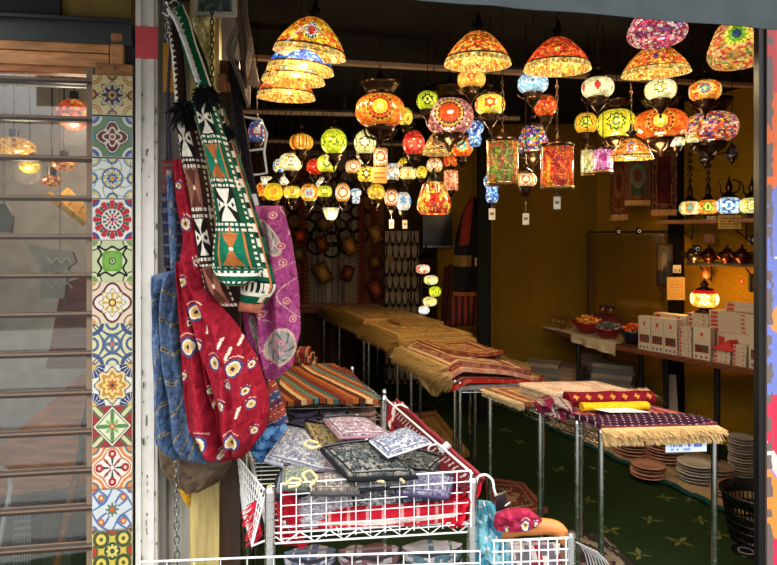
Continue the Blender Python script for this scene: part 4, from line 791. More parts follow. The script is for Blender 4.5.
t.p('pouch', loft([(242, 206), (243, 250), (240, 300), (246, 345), (262, 378)], [(283, 206), (292, 240), (299, 285), (301, 330), (292, 366), (276, 380)], (2.2, 2.16), .06, pinkc, 180, 100, .06, 21, folds=[(.4, .5, .06, .035, 0)]), 'cloth')
t.p('strap', hangstrap([(232, 60), (240, 120), (250, 180), (258, 212)], 9, 2.24, flat((34, 26, 34))), 'cloth', 'dark strap')
t = T('shoulder_bag', 'dark navy and rust bag squeezed behind the crimson and brown kilim bags', 'bag', W(185, 270, 2.14), g)
t.p('pouch', loft([(162, 160), (162, 205), (164, 268)], [(184, 160), (188, 205), (190, 268)], 2.18, .03, lambda s, t, px, py: layer(s.shape, (True, (36, 40, 62)), (t < .3, (112, 50, 38)), (np.abs(np.sin(t * 30)) > .93, (90, 80, 90))), 50, 20, .012), 'cloth')
b = B(); b.tube([W(172, 20, 2.14), W(168, 90, 2.16), W(170, 162, 2.18)], .006, (70, 60, 90)); t.p('strap', b, 'cloth')
# white ribbon, hooks, chains, plate
t = T('ribbon', 'white ribbon strap hanging from the top hook across the green strap', 'ribbon', W(200, 80, 1.98)); t.p('band', hangstrap([(168, 8), (176, 20), (185, 42), (198, 82)], 5, (2.0, 1.985), flat((226, 222, 220))), 'cloth')
t = T('wall_hook', 'metal hook and ring at the top of the white post carrying the bag straps', 'hook', W(170, 12, 2.05))
b = B(); b.tube([W(163, 4, 2.2), W(167, 3, 2.06), W(171, 10, 2.04), W(168, 16, 2.04), W(163, 12, 2.04)], .006, (190, 188, 184)); t.p('hook', b, 'chrome')
b = B(); an = np.linspace(0, 2 * PI, 17)[:-1]; b.tube([W(175 + 5 * math.cos(a), 6 + 6 * math.sin(a), 2.05) for a in an], .004, (170, 170, 168), 6, True); t.p('ring', b, 'chrome')
def linkchain(p, q, n, col, r=.0022, wd=.008):
    b = B(); p, q = np.asarray(p), np.asarray(q); e = (q - p) / n
    for i in range(n):
        c = p + e * (i + .5); a = (i % 2) * PI / 2 + .4; x = np.array([math.cos(a), math.sin(a), 0]); h = np.linalg.norm(e) * .68
        b.tube([c + x * wd * math.cos(k) + e / np.linalg.norm(e) * h * math.sin(k) for k in np.linspace(0, 2 * PI, 11)[:-1]], r, col, 5, True)
    return b
solo('steel_chain', 'grey link chain hanging down in front of the boards under the leather bag', 'chain', linkchain(W(176, 462, 2.05), W(178, 640, 2.05), 24, (150, 150, 146)), 'chrome')
solo('steel_chain', 'black chain hanging against the gold fabric above the tassels', 'chain', linkchain(W(212, 8, 2.1), W(212, 88, 2.1), 14, (40, 38, 36), .002, .006), 'bronze')
solo('steel_chain', 'short grey chain beside the orange plate on the post', 'chain', linkchain(W(168, 14, 2.05), W(168, 44, 2.05), 6, (150, 150, 150)), 'chrome')
b = B(); fbox(163, 176, 43, 92, .035, .008, (208, 150, 44), b)
for y in range(50, 92, 6): fbox(168.5, 170, y, y + 2.2, .037, .002, (70, 60, 40), b)
solo('metal_plate', 'orange metal plate with a column of slots mounted beside the white post', 'plate', b, 'paint')
b = loft([(174, 474), (178, 488), (184, 500)], [(192, 474), (192, 492), (190, 508)], 2.16, .015, flat((214, 160, 40)), 20, 14); LB.p('yellow_cloth', b, 'cloth', 'mustard cloth corner')  # separate hanging yellow cloth, only parented to the leather bag
b = B(); b = loft([(192, 16), (193, 50), (196, 92)], [(215, 16), (215, 50), (216, 92)], 2.17, .03, lambda s, t, px, py: layer(s.shape, (True, (206, 184, 112)), (vn(px * .3, py * .15, 5) > .6, (232, 218, 156)), (vn(px * .4, py * .3, 9) > .72, (160, 138, 78))), 60, 20, .03, 4, (4, 3)); solo('gold_fabric', 'crinkled gold fabric hanging behind the green straps under the silver frame', 'cloth', b, 'gloss')
def frame(name, label, px0, py0, px1, py1, d, wpx, fcol, pic, m='paint', cat='picture', dz=0):
    a, c = W(px0, py0, d), W(px1, py1, d); wd = c[0] - a[0]; hh = a[2] - c[2]; f = wpx * d / F; t = T(name, label, cat, (a[0] + wd / 2, d, c[2]))
    b = B(); o = np.array([a[0], d, c[2]])
    for p, sz in (((0, 0, 0), (wd, f)), ((0, 0, hh - f), (wd, f)), ((0, 0, f), (f, hh - 2 * f)), ((wd - f, 0, f), (f, hh - 2 * f))): b.par(o + p, (sz[0], 0, 0), (0, .022, 0), (0, 0, sz[1]), fcol)
    t.p('frame', b, m, None, .003)
    n = 40; u = np.linspace(0, 1, n + 1); P = o + (f + u * (wd - 2 * f))[None, :, None] * np.array([1, 0, 0]) + (hh - f - u * (hh - 2 * f))[:, None, None] * UP + np.array([0, .012, 0])
    X, Y = np.meshgrid((u[1:] + u[:-1]) - 1, (u[1:] + u[:-1]) - 1); b = B(); b.grid(P, pic(X, Y), False); b.par(o + (f, .0135, f), (wd - 2 * f, 0, 0), (0, .008, 0), (0, 0, hh - 2 * f), (60, 50, 40)); t.p('picture', b, 'paper'); return t
frame('picture_frame', 'silver-framed dark green picture above the gold fabric', 193, -40, 236, 15.5, 2.16, 4.5, (168, 160, 146), lambda x, y: layer(x.shape, (True, (52, 66, 58)), (vn(x * 4, y * 4, 3) > .55, (92, 110, 96)), (np.abs(np.sin(x * 6 + y * 3)) < .2, (30, 40, 36))))
frame('picture_frame', 'small dark-framed red picture behind the black tassels', 222, 93, 240, 122, 2.3, 3, (52, 40, 30), lambda x, y: layer(x.shape, (True, (130, 62, 52)), (vn(x * 4, y * 4, 8) > .5, (86, 44, 40)), (np.hypot(x, y) < .3, (170, 120, 80))))
b = B(); b.box(W(222.5, 91, 2.2), (.025, .03, .06), (150, 96, 60)); b.box(W(228, 91, 2.22), (.012, .03, .03), (170, 110, 70)); solo('wood_block', 'small wooden block on top of the dark-framed red picture', 'block', b, 'wood')
t = T('scarf', 'taupe scarf draped high beside the opening with a pale tassel', 'scarf', W(245, 100, 2.28))
t.p('cloth', loft([(232, -30), (236, 20), (240, 55), (244, 80), (246, 108)], [(246, -30), (248, 15), (254, 48), (250, 66), (250, 108)], 2.28, .03, lambda s, t, px, py: layer(s.shape, (True, (112, 96, 84)), (np.sin(s * 16) > .4, (90, 76, 66))), 60, 24, .02, 5), 'cloth')
t.p('loop', loft([(238, 22), (230, 36), (226, 50), (231, 68), (241, 90), (247, 108)], [(239, 32), (237, 42), (234, 54), (240, 70), (246, 86), (250, 104)], 2.25, .02, lambda s, t, px, py: layer(s.shape, (True, (136, 120, 104)), (np.sin(s * 14) > .3, (100, 86, 74))), 60, 18, .012, 7), 'cloth')
b = B(); c = W(253.5, 60, 2.25); b.lathe([(.004, -.02), (.01, -.03), (.008, -.04), (.014, -.06), (.022, -.1), (.026, -.106), (.002, -.106)], c + UP * .02, (196, 160, 128), 16); b.tube([c + UP * .04, c], .0025, (196, 160, 128), 5); b.fringe(c + (-.024, 0, -.08), c + (.024, 0, -.08), (0, 0, -.02), (196, 160, 128), 40, .003); t.p('tassel', b, 'cloth', 'pale peach tassel')
t = T('wire_rack', 'white bent-wire rack standing out behind the black tassels', 'rack', W(256, 180, 2.3)); b = B()
rw = [W(233, 115, 2.3), W(250, 118, 2.3), W(261, 120, 2.3), W(267, 134, 2.3), W(264, 152, 2.3), W(267, 173, 2.3), W(254, 175, 2.3)]; b.tube(rw, .0045, (226, 224, 220)); t.p('frame', b, 'paint')
b = B(); b.tube([W(238, 152, 2.3), W(264, 149, 2.3)], .004, (226, 224, 220)); b.tube([W(234, 130, 2.32), W(234, 110, 2.32), W(228, 95, 2.32), W(219, 88, 2.32)], .004, (216, 206, 190)); t.p('crossbar', b, 'paint')
t = T('knit_bag', 'dark knitted bag hanging inside the white wire rack', 'bag', W(245, 175, 2.36)); t.p('pouch', loft([(230, 112), (236, 140), (242, 174)], [(244, 118), (250, 146), (252, 174)], 2.36, .03, lambda s, t, px, py: layer(s.shape, (True, (30, 28, 34)), (vn(px * .5, py * .5, 3) > .66, (92, 82, 72)), (np.abs(t - .7) < .06, (40, 52, 74))), 40, 20, .012), 'cloth')
b = sheet([W(243, 194, 2.14), W(256, 194, 2.14), W(259, 205, 2.14), W(246, 208, 2.14)], .001, lambda u, v: layer(u.shape, (True, (222, 218, 220)), (np.abs(np.sin(v * 12)) < .12, (170, 170, 180))), 10, 12); solo('paper_tag', 'white paper tag at the top edge of the magenta bag', 'tag', b, 'paper')
# ============================================================ RACKS, RUGS, POUCHES
CH = (206, 206, 208); WR = (232, 232, 230)
def wire_shelf(b, C, z, col, n=14, drop=.032, r=.0035, zz=.06):
    C = [np.array([c[0], c[1], z]) for c in C]
    for i in range(4):
        p, q = C[i], C[(i + 1) % 4]; b.tube([p, q], r, col, 6); b.tube([p - UP * drop, q - UP * drop], r, col, 6)
        L = np.linalg.norm(q - p); k = max(2, int(L / zz)) * 2
        b.tube([p + (q - p) * j / k - UP * (drop if j % 2 else 0) for j in range(k + 1)], r * .8, col, 5)
    for j in range(1, n): b.tube([C[0] + (C[3] - C[0]) * j / n, C[1] + (C[2] - C[1]) * j / n], r * .7, col, 5)
    for t_ in (.33, .67): b.tube([C[0] + (C[1] - C[0]) * t_ - UP * .006, C[3] + (C[2] - C[3]) * t_ - UP * .006], r, col, 6)
def post(c, z0, z1, r, col=CH):
    b = B(); b.tube([(c[0], c[1], z0 + .012), (c[0], c[1], z1)], r, col, 12)
    for z in np.arange(z0 + .05, z1 - .02, .05): b.tube([(c[0], c[1], z), (c[0], c[1], z + .002)], r * 1.05, (150, 150, 152), 12)
    b.tube([(c[0], c[1], z1 - .002), (c[0], c[1], z1 + .01)], [r * 1.08, r * .8], (214, 214, 216), 12); b.tube([(c[0], c[1], z0), (c[0], c[1], z0 + .014)], [r * 1.5, r * 1.2], (60, 60, 62), 12)
    return b
def rack(label, C, z, legs, ztop=None, col=CH, group='wire display racks', n=14, r=.0115):
    ctr = sum(np.array([c[0], c[1], 0]) for c in C) / 4; t = T('display_rack', label, 'rack', ctr, group); ztop = ztop or z + .02
    b = B(); wire_shelf(b, C, z, col, n); t.p('shelf', b, 'chrome')
    for c in legs: t.p('leg', post(c, 0, ztop, r, col), 'chrome')
    return t
def lerp4(C, u, v): return C[0] * (1 - u) * (1 - v) + C[1] * u * (1 - v) + C[2] * u * v + C[3] * (1 - u) * v
def rug(label, C, th, colfn, ends=(), fl=.05, fcol=(206, 180, 130), sag=None, group=None, name='rug', n=40, dirs=None, cat='rug', fn=160):
    """one rug: woven pile plus a knotted fringe on the listed edges (0 near,1 right,2 far,3 left)"""
    C = [np.asarray(c, float) for c in C]; ctr = sum(C) / 4 - UP * th; t = T(name, label, cat, ctr, group)
    t.p('pile', sheet(C, th, colfn, n, n, sag), 'rug')
    for e in ends:
        p, q = C[e], C[(e + 1) % 4]; out = (p + q) / 2 - sum(C) / 4; out[2] = 0; out /= np.linalg.norm(out)
        b = B(); b.fringe(p - UP * th * .3, q - UP * th * .3, out * fl * .45 - UP * fl * .8, fcol, fn, .006); b.fringe(p - UP * th * .6, q - UP * th * .6, out * fl * .25 - UP * fl * .8, fcol, fn, .006); b.fringe(p, q, out * fl * .8 - UP * fl * .35, fcol, fn, .006)
        t.p('fringe', b, 'cloth', 'pale knotted fringe')
    return t
def rugpat(base, mid, bord, seed):
    def f(u, v):
        e = np.minimum(np.minimum(u, 1 - u), np.minimum(v, 1 - v)); n = vn(u * 22, v * 22, seed); x, y = np.abs(u - .5), np.abs(v - .5)
        return layer(u.shape, (True, base), (e < .2, mid), ((e < .2) & (n > .6), tuple(.72 * m + .28 * q for m, q in zip(mid, bord))), ((np.abs(e - .2) < .015), bord), ((np.abs(e - .07) < .012), bord), ((x / .3 + y / .3 < 1), mid), ((x / .22 + y / .22 < 1) & (n > .5), bord), ((e > .22) & (vn(u * 30, v * 30, seed + 3) > .75), bord))
    return f
BEI = (214, 164, 96)
# ---- far rack with beige rugs
C = [PZ(396, 349, .75), PZ(470, 346, .75), None, PZ(324, 316, .75)]; C[2] = C[1] + C[3] - C[0]; TC = C
md = lambda a: lerp4(C, 0, a)
rack('chrome rack far inside the shop carrying the stacked beige rugs', C, .75, [C[0] + (.01, .01, 0), C[1], C[2], C[3], md(.30), md(.36), md(.72), lerp4(C, .32, 0)])
gr = 'beige rugs stacked on the far rack'
for k, (v0, v1, z0, nr) in enumerate([(.66, 1.02, .76, 4), (.34, .68, .765, 5), (-.03, .36, .76, 4)]):
    for j in range(nr):
        z = z0 + .024 * (j + 1); o = [rng.uniform(-.02, .02) for _ in range(4)]
        cc = [lerp4(TC, -.05 + o[0] + .012 * j, v0 + o[1]), lerp4(TC, 1.04 + o[2] - .02 * j, v0 + o[1]), lerp4(TC, 1.04 + o[2] - .02 * j, v1 + o[3]), lerp4(TC, -.05 + o[0] + .012 * j, v1 + o[3])]
        cc = [np.array([c[0], c[1], z]) for c in cc]; tone = rng.uniform(.85, 1.1); top = j == nr - 1
        pos = ['farthest', 'middle', 'nearest'][k]; lay = ['lowest', 'second', 'third', 'fourth', 'fifth'][j]
        rug(f'beige woven rug, {lay} from the bottom in the {pos} stack on the far rack', cc, .022, rugpat(tuple(min(255, x * tone) for x in BEI), tuple(min(255, x * tone * .86) for x in BEI), tuple(min(255, x * 1.12) for x in BEI), k * 5 + j),
            (0, 3) if k == 2 else (3,), .06 if (k == 2 and j < 3) else .045, (190, 150, 86), lambda u, v, s=k * 7 + j: .006 * vn(u * 4, v * 4, s), gr, n=26, fn=110)
cc = [lerp4(TC, u, v) for u, v in ((.35, .22), (1.0, .22), (1.0, .5), (.35, .5))]; cc = [np.array([c[0], c[1], .885]) for c in cc]
rug('small beige rug lying folded on top of the stacked beige rugs', cc, .016, rugpat((190, 140, 76), (160, 112, 58), (206, 160, 96), 31), (0,), .02, (196, 156, 90), None, gr, n=24, fn=80)
# ---- rack with red rugs
C = [PZ(460, 387, .75), PZ(543, 386, .75), PZ(486, 363, .75), PZ(409, 363, .75)]; TB = C
rack('chrome rack in the middle of the shop carrying the red and beige rugs', C, .75, [C[0], C[1], W(475, 363, 4.1), W(411, 363, 4.1), C[0] + (-.025, .05, 0)])
gr = 'red rugs stacked on the middle rack'
RR = (158, 40, 30)
sp = [('grey-backed rug lying at the bottom of the red rug stack', (150, 138, 130), (120, 110, 108), (180, 168, 150), .755, -.05, 1.0), ('red rug with cream border, second in the red rug stack', (176, 30, 20), (170, 36, 26), (206, 176, 140), .79, -.1, .96),
      ('dark red medallion rug with pink edge, third in the red rug stack', (150, 36, 30), (196, 150, 120), (120, 40, 40), .825, -.14, .9), ('faded pink and beige rug near the top of the red rug stack', (170, 130, 100), (128, 70, 60), (206, 176, 130), .86, -.08, .86),
      ('beige and rust patterned rug folded topmost on the red rug stack', (150, 112, 66), (126, 60, 40), (196, 160, 104), .895, .12, .8)]
for j, (lb, a, m_, bo, z, u0, u1) in enumerate(sp):
    v0 = -.02 + .1 * (j > 2) + .35 * (j == 4); cc = [lerp4(TB, u0, v0), lerp4(TB, u1 + .04, v0), lerp4(TB, u1, 1.05), lerp4(TB, u0, 1.05)]; cc = [np.array([c[0], c[1], z]) for c in cc]
    rug(lb, cc, .022, rugpat(a, m_, bo, 40 + j), (1, 3) if j else (1,), .07 if j else .03, (206, 172, 110), lambda u, v, s=j: .03 * np.sin(u * 3.1 + s * .5) * (s > 1) + .016 * vn(u * 3, v * 3, s) + (.05 * (u - .5) if s == 4 else 0) - .05 * np.clip(.16 - u, 0, 1) / .16 * (s in (1, 2, 3)), gr, n=60)
def bunch(name, label, L, R, d, th, colfn, cat='rug', m='rug', wr=.03, seed=3, group=None, nv=50, nu=26):
    b = loft(L, R, d, th, colfn, nv, nu, wr, seed, (4, 3)); return solo(name, label, cat, b, m, group)
bunch('rug_corner', 'bunched cream rug end drooping off the left of the red rug stack', [(424, 362), (416, 374), (422, 386), (432, 396)], [(446, 362), (450, 372), (448, 384), (438, 396)], (3.85, 3.75), .06, lambda s, t, px, py: layer(s.shape, (True, (204, 166, 104)), (np.sin(s * 20 + t * 3) > .3, (176, 138, 82))), wr=.06)
# ---- near rack with mixed rugs
C = [PZ(601, 437, .75), PZ(714, 434, .75), None, PZ(490, 396, .75)]; C[2] = C[1] + C[3] - C[0]; TA = C
lg = [C[0], C[1], C[2] * .97, C[3], PZ(577, 428, .75), PZ(540, 415, .75)]
rack('chrome rack nearest the doorway on the right carrying mixed rugs and cloths', C, .75, lg, .775, n=20, r=.0125)
A_ = lambda u, v, z: np.array([lerp4(TA, u, v)[0], lerp4(TA, u, v)[1], z])
def patch(u0, u1, v0, v1, z): return [A_(u0, v0, z), A_(u1, v0, z), A_(u1, v1, z), A_(u0, v1, z)]
gr = 'rugs and cloths on the near rack'
rug('tan rug with rust pattern lying flat at the far end of the near rack', patch(-.04, .95, .6, 1.03, .785), .022, rugpat((176, 138, 92), (140, 84, 56), (206, 176, 130), 51), (3, 2), .03, (214, 188, 144), lambda u, v: .008 * vn(u * 4, v * 3, 1), gr)
rug('pale pink folded rug like a thick pad with cream fringe on the tan rug', patch(.2, 1.0, .52, .86, .845), .05, lambda u, v: layer(u.shape, (True, (214, 184, 160)), (vn(u * 12, v * 3, 4) > .6, (196, 162, 140)), (v < .08, (226, 204, 180))), (2, 3), .03, (220, 196, 160), lambda u, v: .012 * np.sin(u * 3.1) * np.sin(v * 3.1), gr)
def roll(name, label, u0, u1, v, z, r, colfn, m='rug', ends=True):
    p, q = A_(u0, v, z), A_(u1, v, z); n, k = 50, 24; e = q - p; e2 = e / np.linalg.norm(e); s_ = np.array([-e2[1], e2[0], 0]); an = np.linspace(0, 2 * PI, k + 1)[:-1]; tt_ = np.linspace(0, 1, n)
    rr = r * (1 + .12 * vn(tt_[:, None] * 6, an[None, :] * 1.5, 5)); P = p + tt_[:, None, None] * e + rr[..., None] * (np.cos(an)[None, :, None] * s_ * 1.3 + np.sin(an)[None, :, None] * UP * .8)
    U, V = np.meshgrid(np.arange(k) / k, (tt_[1:] + tt_[:-1]) / 2); col = colfn(V, U); t = T(name, label, 'rug', (p + q) / 2 - UP * r * .8, gr); b = B(); b.grid(P, col, True, True)
    for rg_, cc in ((P[0], col[0]), (P[-1], col[-1])): b.add(np.vstack([rg_, rg_.mean(0)]), [(i, (i + 1) % k, (i + 1) % k, k) for i in range(k)], cc.mean(0))
    t.p('pile', b, m)
    if ends: b = B(); b.fringe(q + UP * r * .5 - s_ * r, q + UP * r * .5 + s_ * r, e2 * .05 - UP * .03, (214, 184, 150), 60, .005); b.fringe(p + UP * r * .7, q + UP * r * .7, UP * .012 + s_ * .02, (206, 160, 130), 140, .004); t.p('fringe', b, 'cloth')
    return t
roll('rolled_rug', 'crimson rolled rug with gold motifs and pale fringe on the near rack', .18, 1.0, .42, .835, .04, lambda u, v: layer(u.shape, (True, (122, 22, 36)), ((np.abs(((u * 7) % 1) - .5) + np.abs(((v * 4) % 1) - .5) < .26), (196, 140, 60)), (np.abs(((v * 4) % 1) - .0) < .06, (96, 18, 30))))
roll('folded_cloth', 'bright yellow folded cloth in front of the crimson rolled rug', .16, .78, .28, .825, .022, flat((222, 176, 22)), 'cloth', False)
rug('maroon rug with frayed pink fringe under the yellow cloth', patch(.02, .98, .14, .5, .80), .02, rugpat((112, 28, 50), (140, 60, 60), (196, 140, 120), 57), (1, 0), .03, (206, 160, 140), lambda u, v: .008 * vn(u * 5, v * 4, 3), gr)
def dots(u, v):
    a, q = u * 16, v * 9; a = a + .5 * (np.floor(q) % 2); d_ = np.hypot((a % 1) - .5, (q % 1) - .5); return layer(u.shape, (True, (54, 26, 44)), (d_ < .13, (214, 190, 190)), (v < .05, (110, 50, 56)))
rug('dark plum polka-dot rug with long cream fringe along the front edge of the near rack', patch(-.03, .985, -.03, .24, .795), .018, dots, (0,), .062, (216, 178, 120), lambda u, v: .012 * vn(u * 5, v * 3, 8) + .012 * np.sin(v * 3.1), gr, n=90, fn=420)
bunch('crumpled_cloth', 'crumpled maroon and grey cloth on the left side of the near rack', [(533, 402), (538, 412), (552, 420)], [(556, 396), (572, 402), (577, 416)], (2.86, 2.78), .06, lambda s, t, px, py: layer(s.shape, (True, (104, 22, 50)), (vn(px * .2, py * .25, 6) > .55, (150, 132, 122)), (np.abs(np.sin(s * 9 + t * 5)) < .2, (70, 20, 40))), 'cloth', 'cloth', .08, 9, gr)
def sign(name, label, C, lines, bg=(236, 232, 222), ink=(110, 120, 140), th=.0015, n=36, m='paper', cat='sign', red=False):
    def f(u, v):
        c = layer(u.shape, (True, bg))
        for k, (v0, v1, u0, u1, cl) in enumerate(lines): c[(v > v0) & (v < v1) & (u > u0) & (u < u1) & (hsh(u * 40, v * 0 + k, 4) > .3)] = lin(cl)
        return c
    return solo(name, label, cat, sheet(C, th, f, n, n), m)
sign('price_card', 'white price card lying on the plum polka-dot rug', [A_(.27, .16, .823), A_(.62, .14, .823), A_(.5, .30, .825), A_(.18, .30, .825)], [(.25, .4, .1, .9, (150, 140, 140)), (.55, .65, .1, .8, (170, 160, 160))])
p = A_(.50, -.05, .728); q = A_(.86, -.05, .728); sign('price_card', 'white price card with blue lettering hanging below the cream fringe of the near rack', [p - UP * .04, q - UP * .04, q, p], [(.55, .85, .05, .45, (90, 120, 190)), (.5, .9, .55, .95, (80, 110, 200)), (.15, .4, .1, .6, (120, 150, 200))], (206, 218, 240))
# ---- rugs lying on the floor
def flrug(label, pts, pat, th=.02, z=.02, ends=(), sag=None): return rug(label, [PZ(x, y, z) for x, y in pts], th, pat, ends, .04, (180, 140, 90), sag, 'rugs lying on the green floor', n=40)
flrug('tan rug lying on the floor between the pouch rack and the red rug rack', [(424, 470), (470, 452), (436, 410), (396, 414)], rugpat((166, 124, 72), (140, 100, 56), (186, 146, 92), 61), .03, .04)
flrug('brown and red rug lying on the floor below the red rug rack', [(490, 522), (548, 508), (524, 482), (484, 476)], rugpat((96, 62, 44), (120, 52, 40), (170, 130, 96), 62), .03, .04)
flrug('dark patterned rug with oval swirl at the floor front behind the wooden hanger', [(560, 600), (660, 590), (604, 535), (548, 528)], lambda u, v: layer(u.shape, (True, (60, 50, 46)), (np.abs(np.hypot(u - .5, v - .5) - .34) < .05, (150, 132, 106)), (np.abs(np.hypot(u - .5, v - .5) - .2) < .04, (124, 90, 70)), (vn(u * 18, v * 18, 5) > .68, (136, 112, 92))), .02, .02)
# ---- front pouch rack
FL_, FR_ = PZ(270, 490, .88), PZ(472, 480, .88); BR_ = W(384, 402, 2.65); BL_ = FL_ + BR_ - FR_; FC = [FL_, FR_, BR_, BL_]
t = T('wire_rack', 'white wire basket rack at the shop front heaped with carpet pouches', 'rack', (FL_ + BR_) / 2 * (1, 1, 0), 'wire display racks')
for c in FC:
    z1 = .88 if c[1] < 2.2 else .90; b = post(c, 0, z1, .0155, (224, 224, 224)); t.p('leg', b, 'chrome')
b = B(); wire_shelf(b, FC, .755, WR, 22, .03, .003, .075); t.p('shelf', b, 'paint')
b = B(); e = (FR_ - FL_); nf = np.array([e[1], -e[0], 0]) / np.linalg.norm(e) * .022; o = FL_ * (1, 1, 0) + nf; wd = [.055, .985]
for k in range(14): u = wd[0] + (wd[1] - wd[0]) * k / 13; b.tube([o + e * (u, u, 0) + UP * (.745 + .006 * u), o + e * (u, u, 0) + UP * (.905 + .012 * u)], .0016 if 0 < k < 13 else .0026, WR, 6)
for z in (.748, .78, .811, .842, .873, .905): b.tube([o + e * (wd[0], wd[0], 0) + UP * z, o + e * (wd[1], wd[1], 0) + UP * (z + .012)], .0016 if z < .9 else .0027, WR, 6)
t.p('front_grid', b, 'paint')
b = B(); p0, p1, p2, p3 = W(262, 535, 1.76), W(237, 462, 2.2), W(276, 490, 1.80), W(262, 456, 2.2)
sa, sb, sc_, sd = W(274, 543, 1.77), W(243, 486, 2.3), W(240, 455, 2.3), W(262, 478, 1.80)
sc_ = W(236, 455, 2.3); sd = W(266, 492, 1.76); sa = W(252, 546, 1.76); sb = W(243, 545 - 30, 2.25)
for k in range(15): b.tube([sa + (sb - sa) * k / 14, sd + (sc_ - sd) * k / 14], .002, WR, 6)
for k in range(8): b.tube([sa + (sd - sa) * k / 7, sb + (sc_ - sb) * k / 7], .002, WR, 6)
b.tube([sd, sc_], .0034, WR, 6); b.tube([sa, sd], .0034, WR, 6); b.tube([sa, FL_ * (1, 1, 0) + UP * .74], .003, WR, 6); b.tube([sd, FL_ * (1, 1, 0) + UP * .85], .003, WR, 6); t.p('side_grid', b, 'paint')
b = B(); b.tube([W(140, 562, 1.68), W(268, 557, 1.69), W(480, 551, 1.74)], .003, WR, 8); b.tube([W(140, 574, 1.68), W(268, 569, 1.69), W(480, 563, 1.74)], .0024, WR, 8)
for k in range(14): p = W(140, 562, 1.68) * (1 - k / 13) + W(480, 551, 1.74) * k / 13; b.tube([p, p - UP * .12], .0018, WR, 5)
t.p('lower_rail', b, 'paint')
b = B(); b.tube([BR_ + UP * .02, FR_ + UP * .02], .004, WR, 8); t.p('side_rail', b, 'paint')
# side band of red kilim with pale dashes along the rack's right rail
def band(u, v): return layer(u.shape, (True, (88, 16, 28)), ((np.abs(((u * 26 + v * .8) % 1) - .5) < .16) & (v > .3) & (v < .56), (170, 156, 150)), (v > .9, (140, 50, 56)), ((np.abs(((u * 18) % 1) - .5) < .12) & (v < .16), (40, 26, 30)))
b = sheet([W(464, 494, 1.76), W(386, 420, 2.55), W(397, 400, 2.62), W(485, 478, 1.82)], .008, band, 150, 20, lambda u, v: .012 * vn(u * 9, v * 2, 4))
solo('kilim_band', 'dark red kilim band with pale dashes running along the right rail of the pouch rack', 'textile', b, 'cloth')
bunch('kilim_strap', 'twisted red and white strap bunched at the far corner of the pouch rack', [(388, 402), (386, 420), (392, 434)], [(404, 402), (414, 424), (420, 446)], (2.6, 2.4), .04, lambda s, t, px, py: layer(s.shape, (True, (140, 30, 44)), (np.abs(np.sin(s * 7 + t * 4)) < .3, (206, 186, 180))), 'textile', 'cloth', .05, 4)
hk = 'white plastic loops on the right rail of the pouch rack'
for pts, d, lb in [([(392, 416), (393, 407), (400, 404), (408, 408), (410, 418)], 2.5, 'white plastic loop at the far end of the red kilim band'), ([(428, 452), (429, 446), (436, 444), (442, 448), (440, 458)], 2.1, 'white plastic loop in the middle of the red kilim band'), ([(456, 480), (457, 470), (464, 466), (470, 470), (472, 482)], 1.92, 'white plastic loop at the near end of the red kilim band')]:
    b = B(); P = resamp(np.array([W(x, y, d) for x, y in pts]), 14); b.tube(P, .0042, (226, 226, 224), 8); solo('hanging_loop', lb, 'loop', b, 'gloss', hk)
b = B(); b.tube([W(442, 450, 2.06), W(449, 444, 2.06)], .013, (206, 210, 210), 14); b.tube([W(441, 451, 2.06), W(444, 448, 2.06)], .017, (190, 194, 196), 14); solo('plastic_clip', 'whitish plastic clip on the red kilim band beside the middle loop', 'clip', b, 'gloss')
# pouches
def brocade(pal, seed, sc=16, lines=None):
    def f(u, v):
        a = vn(u * sc, v * sc, seed) * .55 + vn(u * sc * 2.3, v * sc * 2.3, seed + 1) * .45; c = pick(np.clip((a - .22) * 1.8, 0, .999), [pal[0], pal[1], pal[2], pal[1], pal[3]]); c = lin(c)
        e = np.minimum(np.minimum(u, 1 - u), np.minimum(v, 1 - v)); c[np.abs(e - .09) < .018] = lin(pal[3]); c[np.abs(e - .05) < .012] = lin(pal[2])
        c[np.hypot(((u * 5) % 1) - .5, ((v * 4) % 1) - .5) < .16] = lin(pal[2]); c[np.hypot(((u * 5) % 1) - .5, ((v * 4) % 1) - .5) < .08] = lin(pal[0]); return c * .78
    return f
GY = [(146, 148, 158), (172, 172, 176), (112, 118, 134), (200, 196, 194)]; DG = [(66, 74, 78), (104, 108, 104), (36, 42, 48), (150, 142, 130)]; PK = [(160, 130, 138), (184, 164, 166), (126, 102, 116), (206, 194, 192)]; OL = [(140, 120, 70), (110, 100, 76), (170, 146, 96), (80, 74, 66)]
BL = [(96, 114, 150), (134, 150, 178), (72, 88, 130), (200, 206, 212)]; LV = [(116, 114, 146), (142, 138, 160), (88, 86, 120), (172, 166, 180)]; TL = [(80, 130, 150), (130, 170, 180), (60, 96, 120), (200, 206, 200)]
